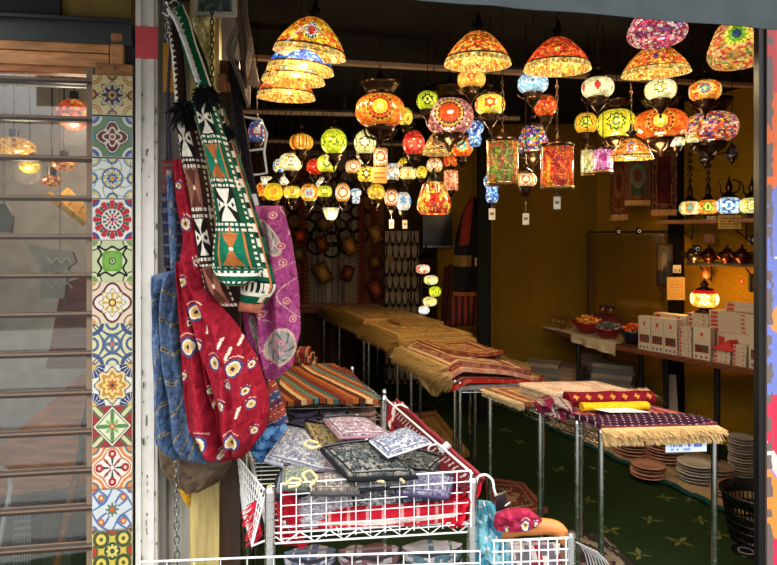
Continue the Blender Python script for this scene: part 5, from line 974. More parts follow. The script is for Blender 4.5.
def pouch(label, pts, z, pal, seed, th=.014, pip=(40, 40, 46), loop=None, zipper=True, sc=16, group='carpet pouches in the wire basket rack'):
    z = np.broadcast_to(z, 4); C = [PZ(x, y, zz) for (x, y), zz in zip(pts, z)]; t = T('carpet_pouch', label, 'pouch', sum(C) / 4 - UP * th, group); sg = lambda u, v: .018 * np.sin(PI * u) * np.sin(PI * v) + .006 * vn(u * 4, v * 4, seed)
    t.p('body', sheet(C, th, brocade(pal, seed, sc), 60, 60, sg), 'rug'); b = B(); n = np.cross(C[1] - C[0], C[3] - C[0]); n /= np.linalg.norm(n); n *= np.sign(n[2]) or 1
    R_ = []
    for i in range(4): R_ += [C[i] * (1 - k / 8) + C[(i + 1) % 4] * k / 8 - n * (th / 2) for k in range(8)]
    b.tube(R_, th * .42, pip, 6, True); t.p('piping', b, 'cloth')
    if zipper:
        b = B(); a, c = C[3] * .93 + C[0] * .07, C[2] * .93 + C[1] * .07; m_ = [a + (c - a) * k / 10 + n * (.018 * math.sin(PI * k / 10) * .22 + .004 + .004) for k in range(11)]; b.tube(m_, .0045, (70, 70, 76), 6); b.tube([m_[8], m_[8] + n * .004 + (c - a) * .05], .004, (190, 186, 170), 6); t.p('zipper', b, 'chrome')
    if loop is not None:
        P = resamp(np.array([PZ(x, y, loop[1]) for x, y in loop[0]]), 18); b = B(); b.tube(P, .0045, (206, 186, 140), 7); t.p('wrist_loop', b, 'cloth', 'cream cord loop')
    return t
pouch('grey-green flat pouch lying low in the heap beside the dark red band', [(372, 470), (424, 478), (446, 458), (398, 446)], .86, DG, 3, .02)
pouch('lavender pouch lying low near the right rail of the pouch heap', [(396, 492), (448, 496), (454, 476), (404, 470)], .86, LV, 4, .012, (70, 60, 90))
pouch('grey-blue pouch at the bottom of the heap against the left grid', [(276, 492), (345, 486), (352, 466), (280, 470)], .845, GY, 5, .03)
pouch('pink-grey pouch with cream edging half covered in the middle of the heap', [(306, 470), (346, 476), (350, 452), (310, 440)], .90, PK, 6, .016, (206, 196, 180))
pouch('large silvery lilac pouch with zipper lying across the left of the heap', [(266, 458), (333, 476), (330, 436), (290, 424)], (.90, .90, .93, .94), GY, 7, .02, (150, 150, 160))
pouch('olive and gold pouch with cream loop lying behind the silvery lilac pouch', [(318, 450), (368, 448), (360, 432), (304, 421)], (.93, .92, .95, .96), OL, 8, .014, (60, 56, 50), ([(318, 443), (308, 440), (304, 445), (312, 449), (320, 446)], .97))
pouch('dark green and black pouch with flap on top in the centre of the heap', [(350, 476), (416, 474), (372, 440), (322, 447)], (.93, .92, .965, .96), DG, 9, .02, (26, 28, 30))
pouch('rose grey pouch lying flat on top at the back of the heap', [(340, 436), (392, 434), (362, 417), (324, 418)], .985, PK, 10, .014, (150, 110, 120))
pouch('pale blue and white pouch in clear wrap tilted over the right side of the heap', [(388, 456), (431, 442), (407, 428), (370, 440)], (.975, .975, .985, .98), [(128, 138, 160), (172, 178, 190), (92, 102, 132), (210, 208, 200)], 11, .008, (206, 210, 220), None, False)
pouch('small green-grey pouch with cream loop just behind the front grid', [(282, 486), (326, 488), (322, 468), (284, 466)], (.88, .88, .89, .89), [(120, 134, 120), (150, 156, 140), (96, 110, 100), (190, 180, 150)], 12, .016, (90, 96, 90), ([(286, 484), (292, 478), (302, 480), (298, 486), (288, 487)], .91))
pouch('brown-grey pouch with cream loop lying behind the middle of the front grid', [(312, 490), (358, 490), (352, 474), (306, 474)], (.885, .885, .895, .895), [(130, 116, 110), (156, 146, 140), (104, 92, 90), (190, 180, 166)], 13, .02, (80, 76, 76), ([(306, 480), (302, 474), (310, 470), (318, 478), (310, 486)], .92))
pouch('grey pouch with a black zipper and cream loop at the right behind the front grid', [(352, 488), (404, 484), (398, 470), (352, 474)], (.885, .885, .895, .895), GY, 14, .016, (40, 40, 46), ([(404, 482), (396, 476), (380, 476), (372, 480), (384, 482)], .91))
def stand(label, pts, d, pal, seed, pip=(50, 50, 60), th=.02):           # pouch standing upright behind the grid
    C = [W(x, y, d + (.03 if k > 1 else 0)) for k, (x, y) in enumerate(pts)]; t = T('carpet_pouch', label, 'pouch', (C[0] + C[1]) / 2, 'carpet pouches in the wire basket rack')
    t.p('body', sheet(C, th, brocade(pal, seed, 12), 56, 50, lambda u, v: .018 * np.sin(PI * u) * np.sin(PI * v)), 'rug'); b = B(); R_ = []
    for i in range(4): R_ += [C[i] * (1 - k / 8) + C[(i + 1) % 4] * k / 8 + (0, th / 2, 0) for k in range(8)]
    b.tube(R_, th * .35, pip, 6, True); t.p('piping', b, 'cloth')
stand('pale floral pouch standing behind the left of the front wire grid', [(288, 530), (356, 524), (350, 488), (286, 492)], 1.785, [(190, 176, 190), (206, 200, 206), (140, 134, 156), (226, 222, 222)], 15)
stand('grey and black patterned pouch standing behind the middle of the front wire grid', [(352, 519), (402, 514), (396, 483), (346, 488)], 1.80, [(130, 136, 146), (176, 178, 184), (70, 76, 84), (206, 206, 206)], 16)
stand('blue pouch standing behind the right of the front wire grid', [(398, 518), (446, 510), (442, 480), (394, 486)], 1.82, BL, 17)
bunch('folded_textile', 'red folded textile with white dashes along the bottom of the front wire grid', [(282, 510), (282, 522), (286, 531)], [(466, 500), (466, 512), (464, 521)], (1.80, 1.80), .03, lambda s, t, px, py: layer(s.shape, (True, (190, 28, 46)), (np.abs(np.sin(px * .18)) < .25, (214, 150, 150)), (np.abs(t - .6) < .1, (226, 206, 196)), (t > .85, (120, 90, 70))), 'textile', 'cloth', .02, 5, None, 30, 60)
tf = T('fringed_bag', 'red bag with thick woolly fringe at the left end of the wire basket', 'bag', W(284, 545, 1.79)); tf.p('body', loft([(276, 488), (277, 520), (278, 543)], [(292, 488), (296, 520), (300, 546)], 1.83, .03, flat((186, 26, 44)), 30, 16, .03), 'cloth')
b = B(); b.fringe(W(281, 486, 1.79), W(291, 540, 1.79), (.035, -.01, -.02), (206, 30, 50), 260, .006, .8, .5); tf.p('fringe', b, 'cloth'); b = B(); b.fringe(W(256, 500, 1.85), W(262, 535, 1.82), (-.03, -.01, -.03), (200, 30, 50), 60, .005, .9, .5); tf.p('fringe', b, 'cloth')
bunch('red_cloth', 'bright red cloth gathered at the right end of the wire basket', [(450, 486), (438, 506), (430, 522)], [(484, 478), (476, 502), (462, 526)], (1.86, 1.82), .05, lambda s, t, px, py: layer(s.shape, (True, (206, 20, 40)), (np.sin(s * 24) > .5, (160, 14, 34))), 'cloth', 'cloth', .07, 6)
bunch('scarf', 'turquoise crinkled scarf hanging outside the right post of the pouch rack', [(478, 500), (476, 530), (470, 556), (474, 585)], [(492, 502), (506, 520), (506, 545), (524, 585)], (1.84, 1.8), .04, lambda s, t, px, py: layer(s.shape, (True, (84, 158, 176)), (vn(px * .3, py * .1, 3) > .55, (130, 186, 196)), (vn(px * .25, py * .12, 9) > .7, (56, 116, 140)), (vn(px * .3, py * .3, 5) > .8, (206, 196, 190))), 'scarf', 'cloth', .07, 5)
gl = 'textiles stored on the lower shelf'
for k, (x0, x1, y0, cl, lb) in enumerate([(284, 336, 552, (96, 110, 140), 'slate blue folded textile on the lower shelf under the wire basket'), (338, 400, 550, (120, 84, 90), 'dull mauve folded textile on the lower shelf under the wire basket'), (402, 462, 546, (90, 120, 130), 'teal folded textile on the lower shelf under the wire basket')]):
    bunch('folded_textile', lb, [(x0, y0), (x0, y0 + 40)], [(x1, y0 - 3), (x1, y0 + 40)], 1.92, .06, lambda s, t, px, py, cl=cl: layer(s.shape, (True, cl), (vn(px * .2, py * .4, 4) > .6, (190, 180, 180)), (np.sin(t * 26) > .8, (60, 56, 66))), 'textile', 'cloth', .02, k, gl, 24, 24)
# wooden hanger with the maroon pouch, right grid
t = T('coat_hanger', 'orange wooden coat hanger hooked beside the right post of the pouch rack', 'hanger', W(530, 542, 1.8))
b = B(); b.tube(resamp(np.array([W(x, y, 1.8) for x, y in [(496, 536), (520, 528), (545, 526), (558, 528), (566, 540)]]), 20), np.interp(np.linspace(0, 1, 20), [0, .5, 1], [.016, .024, .02]), (206, 124, 56), 14); t.p('wooden_arm', b, 'wood')
b = B(); b.tube(resamp(np.array([W(x, y, 1.8) for x, y in [(476, 484), (478, 476), (486, 474), (493, 480), (494, 490), (498, 500), (503, 508)]]), 22), .0038, (222, 222, 222), 8); t.p('hook', b, 'gloss')
b = B(); b.par(W(496, 512, 1.79), (.034, 0, .012), (0, .016, 0), (-.003, 0, .045), (26, 26, 30)); hd = t.p('clip', b, 'gloss', 'black plastic clip with white print')
b = B(); b.tube([W(505, 506, 1.784), W(510, 502, 1.784)], .0018, (230, 230, 230), 5); b.tube([W(505, 510, 1.784), W(514, 508, 1.784)], .0018, (230, 230, 230), 5); t.sub(hd, 'print', b, 'paint')
t = T('coin_purse', 'small maroon purse with an evil-eye mark resting on the wooden hanger', 'purse', W(519, 530, 1.76)); t.p('body', loft([(495, 514), (493, 524), (496, 530)], [(528, 508), (543, 520), (536, 527)], 1.755, .03, lambda s, t, px, py: eyes(px, py, layer(s.shape, (True, (132, 22, 52)), (vn(px * .4, py * .4, 3) > .66, (156, 40, 66))), [(523, 521, 5.2), (534, 521, 2.6), (505, 526, 2.4)]), 40, 40, .012, 7), 'cloth')
t = T('wire_basket', 'white wire basket at the bottom edge beneath the wooden hanger', 'basket', W(530, 640, 1.75)); b = B()
for k in range(9): x = 494 + k * 9; b.tube([W(x, 541 - k * .3, 1.74), W(x + 1, 640, 1.74)], .002, WR, 6)
for y in (541, 552, 563, 575, 590): b.tube([W(492, y, 1.74), W(568, y - 3, 1.76)], .0024 if y > 545 else .0036, WR, 6)
t.p('front_grid', b, 'paint'); b = B()
for k in range(8): x = 577 + k * 3.2; b.tube(resamp(np.array([W(x - 3, 541 + k * 1.5, 1.8), W(x + 6, 546 + k * 2, 1.85), W(x + 12, 566, 1.86), W(x + 14, 620, 1.86)]), 10), .002, (190, 190, 190), 6)
t.p('side_grid', b, 'paint'); b = post(W(571, 600, 1.77), 0, 1.6 - 300 * 1.77 / 600 + .014, .0135, (214, 216, 218)); t.p('leg', b, 'chrome')
bunch('bundled_textile', 'patterned red and grey textiles bundled inside the low wire basket', [(498, 545), (498, 600)], [(560, 543), (562, 600)], 1.85, .06, lambda s, t, px, py: layer(s.shape, (True, (110, 100, 110)), (np.sin(s * 14) > .2, (150, 34, 54)), (vn(px * .2, py * .2, 5) > .6, (196, 186, 180)), (s < .2, (110, 150, 170))), 'textile', 'cloth', .04, 8)
# ---- second rack with striped kilims behind the pouches
K = [BL_ + (.02, .08, 0), BR_ + (0, .06, 0), None, None]; K[2] = W(352, 372, 3.2); K[3] = W(262, 374, 3.15)
rack('steel rack behind the pouch rack carrying striped kilims', K, .88, [K[0], K[1], W(352, 400, 3.2), W(262, 400, 3.15)], .915, (180, 180, 184))
b = B(); wire_shelf(b, K, .79, (170, 170, 176), 10); 
solo('wire_shelf', 'lower wire shelf of the steel rack under the striped kilims', 'shelf', b, 'chrome')
def stripes(pal, seed, diag=0):
    def f(u, v):
        x = u * 15 + diag * v * 5 + .6 * vn(v * 2, u * 2, seed); i = np.floor(x) % len(pal); c = lin(np.asarray(pal, float)[i.astype(int)]); z = (np.abs(((v * 14) % 1) - .5) < .22) & ((i % 3) == 1); c[z] = c[z] * .55 + lin((150, 110, 76)) * .3; c[(np.abs((x % 1)) < .12)] = lin((40, 30, 34)); return c
    return f
SP = [(132, 66, 30), (166, 92, 44), (84, 40, 30), (206, 170, 120), (150, 84, 44), (80, 120, 110), (120, 60, 34), (176, 112, 60), (60, 92, 92), (104, 44, 36)]
for lb, pts, z, pal, dg, fr in [('striped kilim in dark brown lying underneath on the steel rack', [(272, 403), (382, 402), (346, 368), (272, 371)], .905, SP[3:] + SP[:3], .4, ()), ('rust and teal striped kilim with pale zigzags lying on top of the steel rack', [(281, 402), (380, 400), (334, 364), (279, 369)], .93, SP, 1.4, ())]:
    rug(lb, [PZ(x, y, z) for x, y in pts], .02, stripes(pal, 3, dg), fr, .02, (206, 176, 130), lambda u, v: .012 * vn(u * 5, v * 4, 6), 'kilims on the steel rack', name='kilim', n=70, cat='kilim')
for k, (cl, lb) in enumerate([((96, 34, 30), 'dark red folded rug lowest in the little pile behind the striped kilims'), ((150, 60, 44), 'rust folded rug in the middle of the little pile behind the striped kilims'), ((120, 40, 36), 'wine red folded rug topmost of the little pile behind the striped kilims')]):
    c = PZ(297, 367, .92) + UP * (.03 * k); b = B(); n = 20; a = sheet([c + (-.10, -.05, .028), c + (.10 - .02 * k, -.05, .028), c + (.10 - .02 * k, .12, .028), c + (-.10, .12, .028)], .026, stripes([cl, tuple(int(x * .7) for x in cl), (176, 130, 96), cl], k), 30, 20, lambda u, v: .004 * vn(u * 4, v * 3, 2)); solo('folded_rug', lb, 'rug', a, 'rug', 'little pile of folded red rugs')
for k, (x0, x1, cl, lb) in enumerate([(288, 318, (110, 100, 130), 'dull violet folded cloth on the lower wire shelf of the steel rack'), (320, 346, (150, 140, 150), 'grey folded cloth on the lower wire shelf of the steel rack'), (348, 376, (190, 150, 130), 'peach folded cloth on the lower wire shelf of the steel rack')]):
    bunch('folded_cloth', lb, [(x0, 408), (x0, 418), (x0, 424)], [(x1, 408), (x1, 418), (x1, 424)], 2.72, .05, lambda s, t, px, py, cl=cl: layer(s.shape, (True, cl), (np.sin(t * 20) > .6, tuple(int(x * .6) for x in cl))), 'cloth', 'cloth', .02, k, 'folded cloths on the lower wire shelf', 16, 14)
t = T('striped_bag', 'blue, rust and maroon striped fabric bag squeezed between the crimson bag and striped kilims', 'bag', W(272, 430, 2.35))
t.p('pouch', loft([(262, 378), (264, 400), (262, 428)], [(272, 374), (283, 398), (289, 424)], (2.4, 2.35), .04, lambda s, t, px, py: layer(s.shape, (True, (64, 72, 110)), (np.sin((px * .5 + py) * .22) > .3, (150, 62, 50)), (np.sin((px * .5 + py) * .22 + 2) > .7, (90, 40, 60)), (np.abs(np.sin((px * .5 + py) * .44)) < .12, (190, 160, 130))), 50, 24, .02, 4), 'cloth')
bunch('blue_cloth', 'blue crumpled cloth at the back left corner of the pouch rack', [(254, 432), (246, 446), (258, 462)], [(286, 424), (292, 440), (284, 456)], (2.3, 2.2), .05, lambda s, t, px, py: layer(s.shape, (True, (50, 96, 150)), (vn(px * .2, py * .2, 4) > .55, (80, 130, 180)), (vn(px * .3, py * .3, 8) > .7, (30, 50, 90))), 'cloth', 'cloth', .06, 3)
# ============================================================ BACK OF THE SHOP
def vpanel(C0, w, h, nu, nv, colfn, th=.01, wav=0, yaw=0):  # hanging textile, C0 = top centre
    e = np.array([math.cos(yaw), math.sin(yaw), 0]) * w; nn = np.array([-math.sin(yaw), math.cos(yaw), 0])
    u = np.linspace(0, 1, nu); v = np.linspace(0, 1, nv); U, V = np.meshgrid(u, v); P = np.asarray(C0) + (U - .5)[..., None] * e - V[..., None] * UP * h + (wav * np.sin(U * 17 + V) * V)[..., None] * nn
    Uc, Vc = np.meshgrid((u[1:] + u[:-1]) / 2, (v[1:] + v[:-1]) / 2); c = colfn(Uc, Vc); b = B(); b.grid(P, c, True); b.grid((P + nn * th)[:, ::-1], c[:, ::-1] * .7, True)
    rim = np.concatenate([P[0], P[1:, -1], P[-1, -2::-1], P[-2:0:-1, 0]]); b.grid(np.stack([rim + nn * th, rim]), c.reshape(-1, 3).mean(0), False, True); return b
def arch(u, v):
    px, py = 284 + u * 100, 150 + v * 158; dx, dy = px - 331, py - 212; r = np.hypot(dx, dy); th = np.arctan2(dy, dx)
    c = layer(u.shape, (True, (112, 76, 56)), (vn(px * .35, py * .03, 4) > .6, (136, 92, 64)), ((px > 309) & (px < 357), (132, 118, 108)), ((px > 309) & (px < 357) & (vn(px * .5, py * .02, 7) > .6), (96, 86, 86)), ((px > 326) & (px < 331) & (py > 240), (160, 148, 136)), (py > 303, (140, 74, 48)))
    for r0, n, ph in ((15, 10, 0), (27, 12, .26), (38, 14, 0)):
        a = ((th + ph + 6.3) % (2 * PI / n)) - PI / n; q = np.hypot((r - r0) / 7.2, a * r0 / (PI * r0 / n * .92)); c[(np.abs(q - 1) < .17) & (py < 262)] = lin((30, 18, 14))
    c[r < 6] = lin((90, 60, 44))
    for x in (302, 362, 374): c[np.abs(px - x) < 2.4] = lin((104, 44, 30)); c[(np.abs(px - x) < 4.4) & (np.abs(np.sin(py * .8)) < .5) & (np.abs(px - x) > 2.4)] = lin((70, 34, 26))
    return c
a = W(334, 150, 6.86); q_ = W(334, 308, 6.86)
solo('wall_hanging', 'dark brown wall hanging with looping black flower petals on the back wall', 'hanging', vpanel(a, 100 * 6.8 / F, a[2] - q_[2], 160, 240, arch, .01, .006), 'cloth')
t = T('carved_ledge', 'reddish carved wooden ledge below the dark flower wall hanging', 'ledge', W(345, 317, 6.75)); b = B(); a = W(292, 313, 6.8); b.par(a, (1.3, 0, 0), (0, .08, 0), (0, 0, .09), (104, 52, 34)); b.par(a + (0, -.02, .07), (1.3, 0, 0), (0, .1, 0), (0, 0, .03), (124, 64, 40)); t.p('board', b, 'wood'); b = B()
for k in range(4): b.box((a[0] + .1 + k * .36, 6.84, 0), (.05, .05, a[2]), (60, 34, 24))
t.p('support', b, 'wood')
for k, (x, y, w_, h_, an, cl, lb) in enumerate([(300, 236, 11, 12, .2, (176, 66, 40), 'small orange-red cushion pouch hung high on the edge of the dark flower hanging'), (299, 254, 11, 15, .1, (110, 90, 44), 'olive cushion pouch hung below the orange-red one on the dark flower hanging'), (322, 244, 11, 16, .25, (120, 64, 36), 'rust cushion pouch hung near the centre of the flower petals'), (324, 224, 12, 15, .5, (104, 80, 50), 'dull brown cushion pouch hung just under the flower centre'),
        (350, 246, 13, 19, .35, (150, 104, 48), 'golden cushion pouch hung on the side of the flower petals'), (323, 273, 14, 22, .5, (146, 104, 54), 'largest gold cushion pouch tilted below the flower petals'), (348, 273, 11, 14, -.3, (120, 62, 40), 'rust cushion pouch below the golden one on the flower hanging'), (376, 234, 14, 21, .35, (134, 92, 52), 'gold-brown cushion pouch hung beside the lattice rug near its top'), (375, 262, 12, 13, .3, (104, 70, 46), 'brown cushion pouch hung beside the lattice rug at its middle'), (376, 289, 13, 20, .5, (130, 64, 50), 'pinkish cushion pouch hung beside the lattice rug near its bottom')]):
    c = W(x, y, 6.72); w2, h2 = w_ * 6.72 / F, h_ * 6.72 / F; e = np.array([math.cos(an), 0, math.sin(an)]); f_ = np.array([-math.sin(an), 0, math.cos(an)]); CC = [c - e * w2 / 2 - f_ * h2 / 2, c + e * w2 / 2 - f_ * h2 / 2, c + e * w2 / 2 + f_ * h2 / 2, c - e * w2 / 2 + f_ * h2 / 2]
    t = T('cushion_pouch', lb, 'pouch', c - UP * h2 / 2, 'little cushion pouches on the back wall'); t.p('body', sheet(CC, .05, lambda u, v, cl=cl: layer(u.shape, (True, cl), (np.minimum(np.minimum(u, 1 - u), np.minimum(v, 1 - v)) < .12, tuple(int(q * .6) for q in cl)), ((np.hypot(u - .5, v - .5) < .22), tuple(min(255, int(q * 1.4)) for q in cl))), 16, 16, lambda u, v: .03 * np.sin(PI * u) * np.sin(PI * v)), 'rug')
    b = B(); b.tube([c + f_ * h2 / 2, c + f_ * h2 / 2 + UP * .05, c + f_ * h2 / 2 + (0, .06, .06)], .004, (60, 46, 36), 5); t.p('cord', b, 'cloth')
def lattice(u, v):
    a, q = u * 6, v * 10; row = np.floor(q); a2 = a + .5 * (row % 2); x, y = (a2 % 1) - .5, (q % 1); d_ = np.hypot(x, (y - .1) * .62)
    c = layer(u.shape, (True, (150, 138, 122)), (np.abs(d_ - .50) < .075, (34, 26, 26)), ((d_ > .6), (120, 108, 96)), (np.hypot(x, y - .45) < .13, (172, 158, 140))); c[(u < .04) | (u > .96) | (np.abs(u - .74) < .02)] = lin((50, 36, 32)); c[(v > .16) & (v < .2) & (u < .25) & (u > .08)] = lin((150, 116, 84)); return c
t = T('lattice_rug', 'grey rug with black scale-lattice pattern standing upright on the back wall', 'rug', W(402, 400, 6.6)); a = W(402, 231, 6.6); b = vpanel(a, 37 * 6.6 / F, a[2] - .02, 90, 170, lattice, .05, .008); t.p('pile', b, 'rug')
t = T('wall_screen', 'black flat screen high on the mustard wall beyond the hanging lamps', 'screen', W(437, 246, 6.55)); b = B(); a = W(423, 246, 6.5); b.par(a, (.32, 0, 0), (0, .14, 0), (0, 0, .36), (12, 12, 14)); t.p('panel', b, 'gloss'); b = B(); b.par(a - UP * .012, (.32, 0, 0), (0, .02, 0), (0, 0, .01), (150, 150, 150)); t.p('bottom_edge', b, 'chrome')
t = T('floor_lamp', 'floor lamp tree with five small glass globes glowing in front of the mustard wall', 'lamp', W(425, 408, 5.72)); dd = 5.7; c0 = W(421, 300, dd); b = B(); b.lathe([(.001, .03), (.03, .03), (.15, .012), (.15, 0), (.001, 0)], (c0[0], dd, 0), BRZ, 24); t.p('base', b, 'bronze')
b = B(); b.tube([(c0[0], dd, .02), (c0[0], dd, 1.5)], .011, BRZ, 10); t.p('pole', b, 'bronze'); b = B(); b.lathe([(.003, .16), (.02, .1), (.06, .05), (.13, 0), (.12, -.01), (.01, .02)], W(426, 258, dd), (40, 32, 26), 4, PI / 4, False); t.p('canopy', b, 'bronze')
for x, y, w_, h_, pal in [(423, 269, 14, 9, [(246, 150, 110), (250, 226, 190), (220, 80, 50)]), (431, 280, 14, 9, PALE), (435, 291.5, 12, 10, YG[:3]), (430, 301.5, 14, 9, PALE + YG[2:3]), (424, 310, 11, 8, WH)]:
    c = W(x, y, dd - .02); w2, h2 = w_ * dd / F, h_ * dd / F; pr = shade_prof('oval', w2, h2)[::2]; n = 28; A, V = np.meshgrid((np.arange(n) + .5) * 2 * PI / n - PI, (np.arange(len(pr) - 1) + .5) / (len(pr) - 1)); col = motif(('ros', 5, [(.55, tuple(int(k * .6) for k in pal[0])), (.4, pal[1])]), A, V, w_ * 1.0, h_, pal, x) * (.5 + .8 * np.exp(-((V - .5) / .3) ** 2))[..., None]
    b = B(); b.lathe(pr, c, col, n); sh = t.p('shade', b, 'glow'); b = B(); b.lathe([(.02, 0), (.028, -.01), (.012, -.035), (.003, -.05)], c - UP * h2 / 2, BRZ, 12); b.tube([c - UP * (h2 / 2 + .035), (c0[0], dd, c[2] - h2 / 2 - .02)], .005, BRZ, 6); t.sub(sh, 'holder', b, 'bronze')
t = T('hanging_dress', 'dark navy dress with red yoke and patterned hem on a hanger by the black pillar', 'dress', W(464, 325, 5.55))
def dress(s, t, px, py): return layer(s.shape, (True, (26, 24, 36)), ((py < 245) & (np.abs(px - 468 + (py - 200) * .12) < 4.5), (130, 44, 34)), ((py > 255) & (py < 266) & (s < .7), (126, 100, 48)), ((py > 292), (52, 28, 32)), ((py > 292) & (np.sin(px * 1.1) > .1), (124, 50, 38)), (np.abs(py - 293) < 2, (150, 80, 50)))
t.p('fabric', loft([(470, 197), (462, 212), (455, 240), (453, 262), (453, 290), (447, 326)], [(476, 197), (479, 212), (480, 240), (478, 262), (478, 290), (479, 326)], 5.55, .10, dress, 110, 40, .05, 4), 'cloth')
b = B(); b.tube([W(473, 198, 5.55), W(473, 186, 5.55), (W(473, 186, 5.55)[0], 5.55, 2.752)], .004, (90, 84, 76), 6); t.p('hanger', b, 'bronze'); b = sheet([W(475, 266, 5.4), W(479, 266, 5.4), W(479, 258, 5.4), W(475, 258, 5.4)], .002, flat((206, 186, 160)), 4, 4); t.p('price_tag', b, 'paper')
bunch('hanging_coat', 'dark maroon garment hanging behind the navy dress', [(444, 268), (440, 330)], [(454, 262), (452, 330)], 5.85, .06, lambda s, t, px, py: layer(s.shape, (True, (58, 26, 26)), (s > .6, (84, 44, 38))), 'coat', 'cloth', .03, 3)
# ---- hung prayer rugs and rod
def prayer(g_, f_, m_):
    def f(u, v):
        e = np.minimum(np.minimum(u, 1 - u) * 1.0, np.minimum(v, 1 - v) * 1.6); return layer(u.shape, (True, g_), (e < .2, f_), (np.abs(e - .2) < .025, (130, 92, 62)), (np.abs(e - .08) < .025, (110, 74, 52)), (np.hypot((u - .5) / .3, (v - .48) / .24) < 1, m_), (np.hypot((u - .5) / .16, (v - .48) / .13) < 1, f_), ((e < .2) & (vn(u * 14, v * 20, 4) > .65), (116, 82, 58)), (v > .95, (196, 150, 100)))
    return f
gr = 'prayer rugs hung on the wall'
for x0, x1, y0, y1, d_, yw, pat, lb in [(613, 625, 150, 218, 5.25, -.9, prayer((110, 60, 34), (96, 46, 30), (130, 84, 50)), 'narrow rust prayer rug turned edge-on beside the green medallion one'), (625.5, 650, 150, 203, 5.1, -.15, prayer((70, 78, 66), (104, 62, 50), (110, 116, 92)), 'prayer rug with a grey-green centre and oval medallion'), (652, 676, 146, 213, 4.95, -.2, prayer((96, 36, 32), (74, 34, 30), (70, 30, 28)), 'dark maroon prayer rug hanging nearest the black corner pillar')]:
    a = W((x0 + x1) / 2, y0, d_); h_ = (y1 - y0) * d_ / F; w2 = (x1 - x0) * d_ / F / math.cos(yw); t = T('prayer_rug', lb, 'rug', a - UP * h_, gr); t.p('pile', vpanel(a, w2, h_, 40, 80, pat, .008, .006, yw), 'rug')
    e = np.array([math.cos(yw), math.sin(yw), 0]) * w2 / 2; b = B(); b.fringe(a - UP * h_ - e, a - UP * h_ + e, (0, 0, -.022), (206, 156, 100), 70, .004); t.p('fringe', b, 'cloth'); b = B(); b.tube([a - e * .9, a + e * .9], .006, (50, 40, 34), 6); b.tube([a, (a[0], a[1], 2.752)], .002, (50, 40, 34), 5); t.p('hanging_rod', b, 'bronze')
t = T('stand_frame', 'thin black metal frame standing behind the counter with evil-eye charms on its bar', 'frame', W(588, 345, 5.3)); p0, p1, p2 = W(588, 330, 5.55), W(588, 234, 5.55), W(668, 226, 4.98); p1[2] = p2[2] = 1.67; p0[2] = .78
b = B(); b.tube([p0, p1], .011, (18, 16, 16), 8); t.p('post', b, 'paint'); b = B(); b.tube([p1, p2], .010, (18, 16, 16), 8); t.p('bar', b, 'paint')
b = B(); nn_ = np.array([.35, 0.9, 0]); q0, q1 = p1 + (.02, .03, -.02), p2 + (-.02, .03, -.02); b.quad(q0 - UP * .86, q1 - UP * .86, q1, q0, .002, (250, 248, 244)); t.p('clear_sheet', b, 'glass', 'clear plastic sheet')
def charm(x, y, d_, r, lb, top):
    c = W(x, y, d_); r = r * d_ / F; t = T('evil_eye_charm', lb, 'charm', c - UP * r, 'evil-eye charms'); b = B(); pr = [(.0005, -.4), (.6, -.34), (.95, -.12), (1, 0), (.95, .12), (.6, .34), (.0005, .4)]; an = np.arange(24) * 2 * PI / 24
    P = np.stack([np.stack([c[0] + r * q[0] * np.cos(an), c[1] + r * q[1] * np.ones(24), c[2] + r * q[0] * np.sin(an)], -1) for q in pr]); b.grid(P, lin((14, 16, 30)), True, True); t.p('disc', b, 'gloss')
    for rr, cl, o in ((.52, (226, 226, 226), .385), (.34, (96, 140, 180), .405), (.2, (10, 10, 16), .425)):
        b = B(); pts = np.stack([c[0] + r * rr * np.cos(an), c[1] - r * o + 0 * an, c[2] + r * rr * np.sin(an)], -1); fan(pts, (0, -1, 0), 0, 0, cl, b); t.p({.52: 'white_ring', .34: 'iris', .2: 'pupil'}[rr], b, 'gloss')
    b = B(); b.tube([c + UP * r, (c[0], c[1], top)], .0016, (60, 50, 40), 5); t.p('cord', b, 'cloth')
charm(618.4, 231.5, 5.2, 3.4, 'black evil-eye charm hanging on the black bar below the narrow rust prayer rug', 1.69); charm(638.8, 231, 5.05, 3.6, 'black evil-eye charm hanging on the black bar below the green medallion prayer rug', 1.69)
# ---- shelves on the mustard wall
WD = np.array([.426, -.905, 0]); WN = np.array([-.905, -.426, 0])          # along and out from the right wall
def shelf(label, px0, d0, px1, d1, z, dep, th, col, m, arms):
    p, q = W(px0, 200, d0), W(px1, 200, d1); p[2] = q[2] = z; e = q - p; t = T('wall_shelf', label, 'shelf', (p + q) / 2, 'shelves on the mustard wall'); b = B(); b.par(p - UP * th, e, -WN * dep, UP * th, col); t.p('board', b, m, None, .003)
    for k in arms: b = B(); c = p + e * k; b.tube([c - UP * th - WN * dep * .9, c - UP * th - WN * dep * .9 - UP * .12, c - UP * th - WN * dep * .3 - UP * .01], .005, (40, 30, 24), 6); t.p('bracket', b, 'bronze')
    return p, e
S1 = shelf('brown wooden shelf carrying the glowing table lamps', 656, 4.72, 800, 4.02, 1.755, .30, .03, (150, 92, 44), 'wood', (.1, .5, .9))
S2 = shelf('narrow black shelf below the lamp shelf carrying dark metal pots', 686, 4.62, 800, 4.12, 1.43, .22, .025, (26, 20, 18), 'paint', (.08, .5, .92))
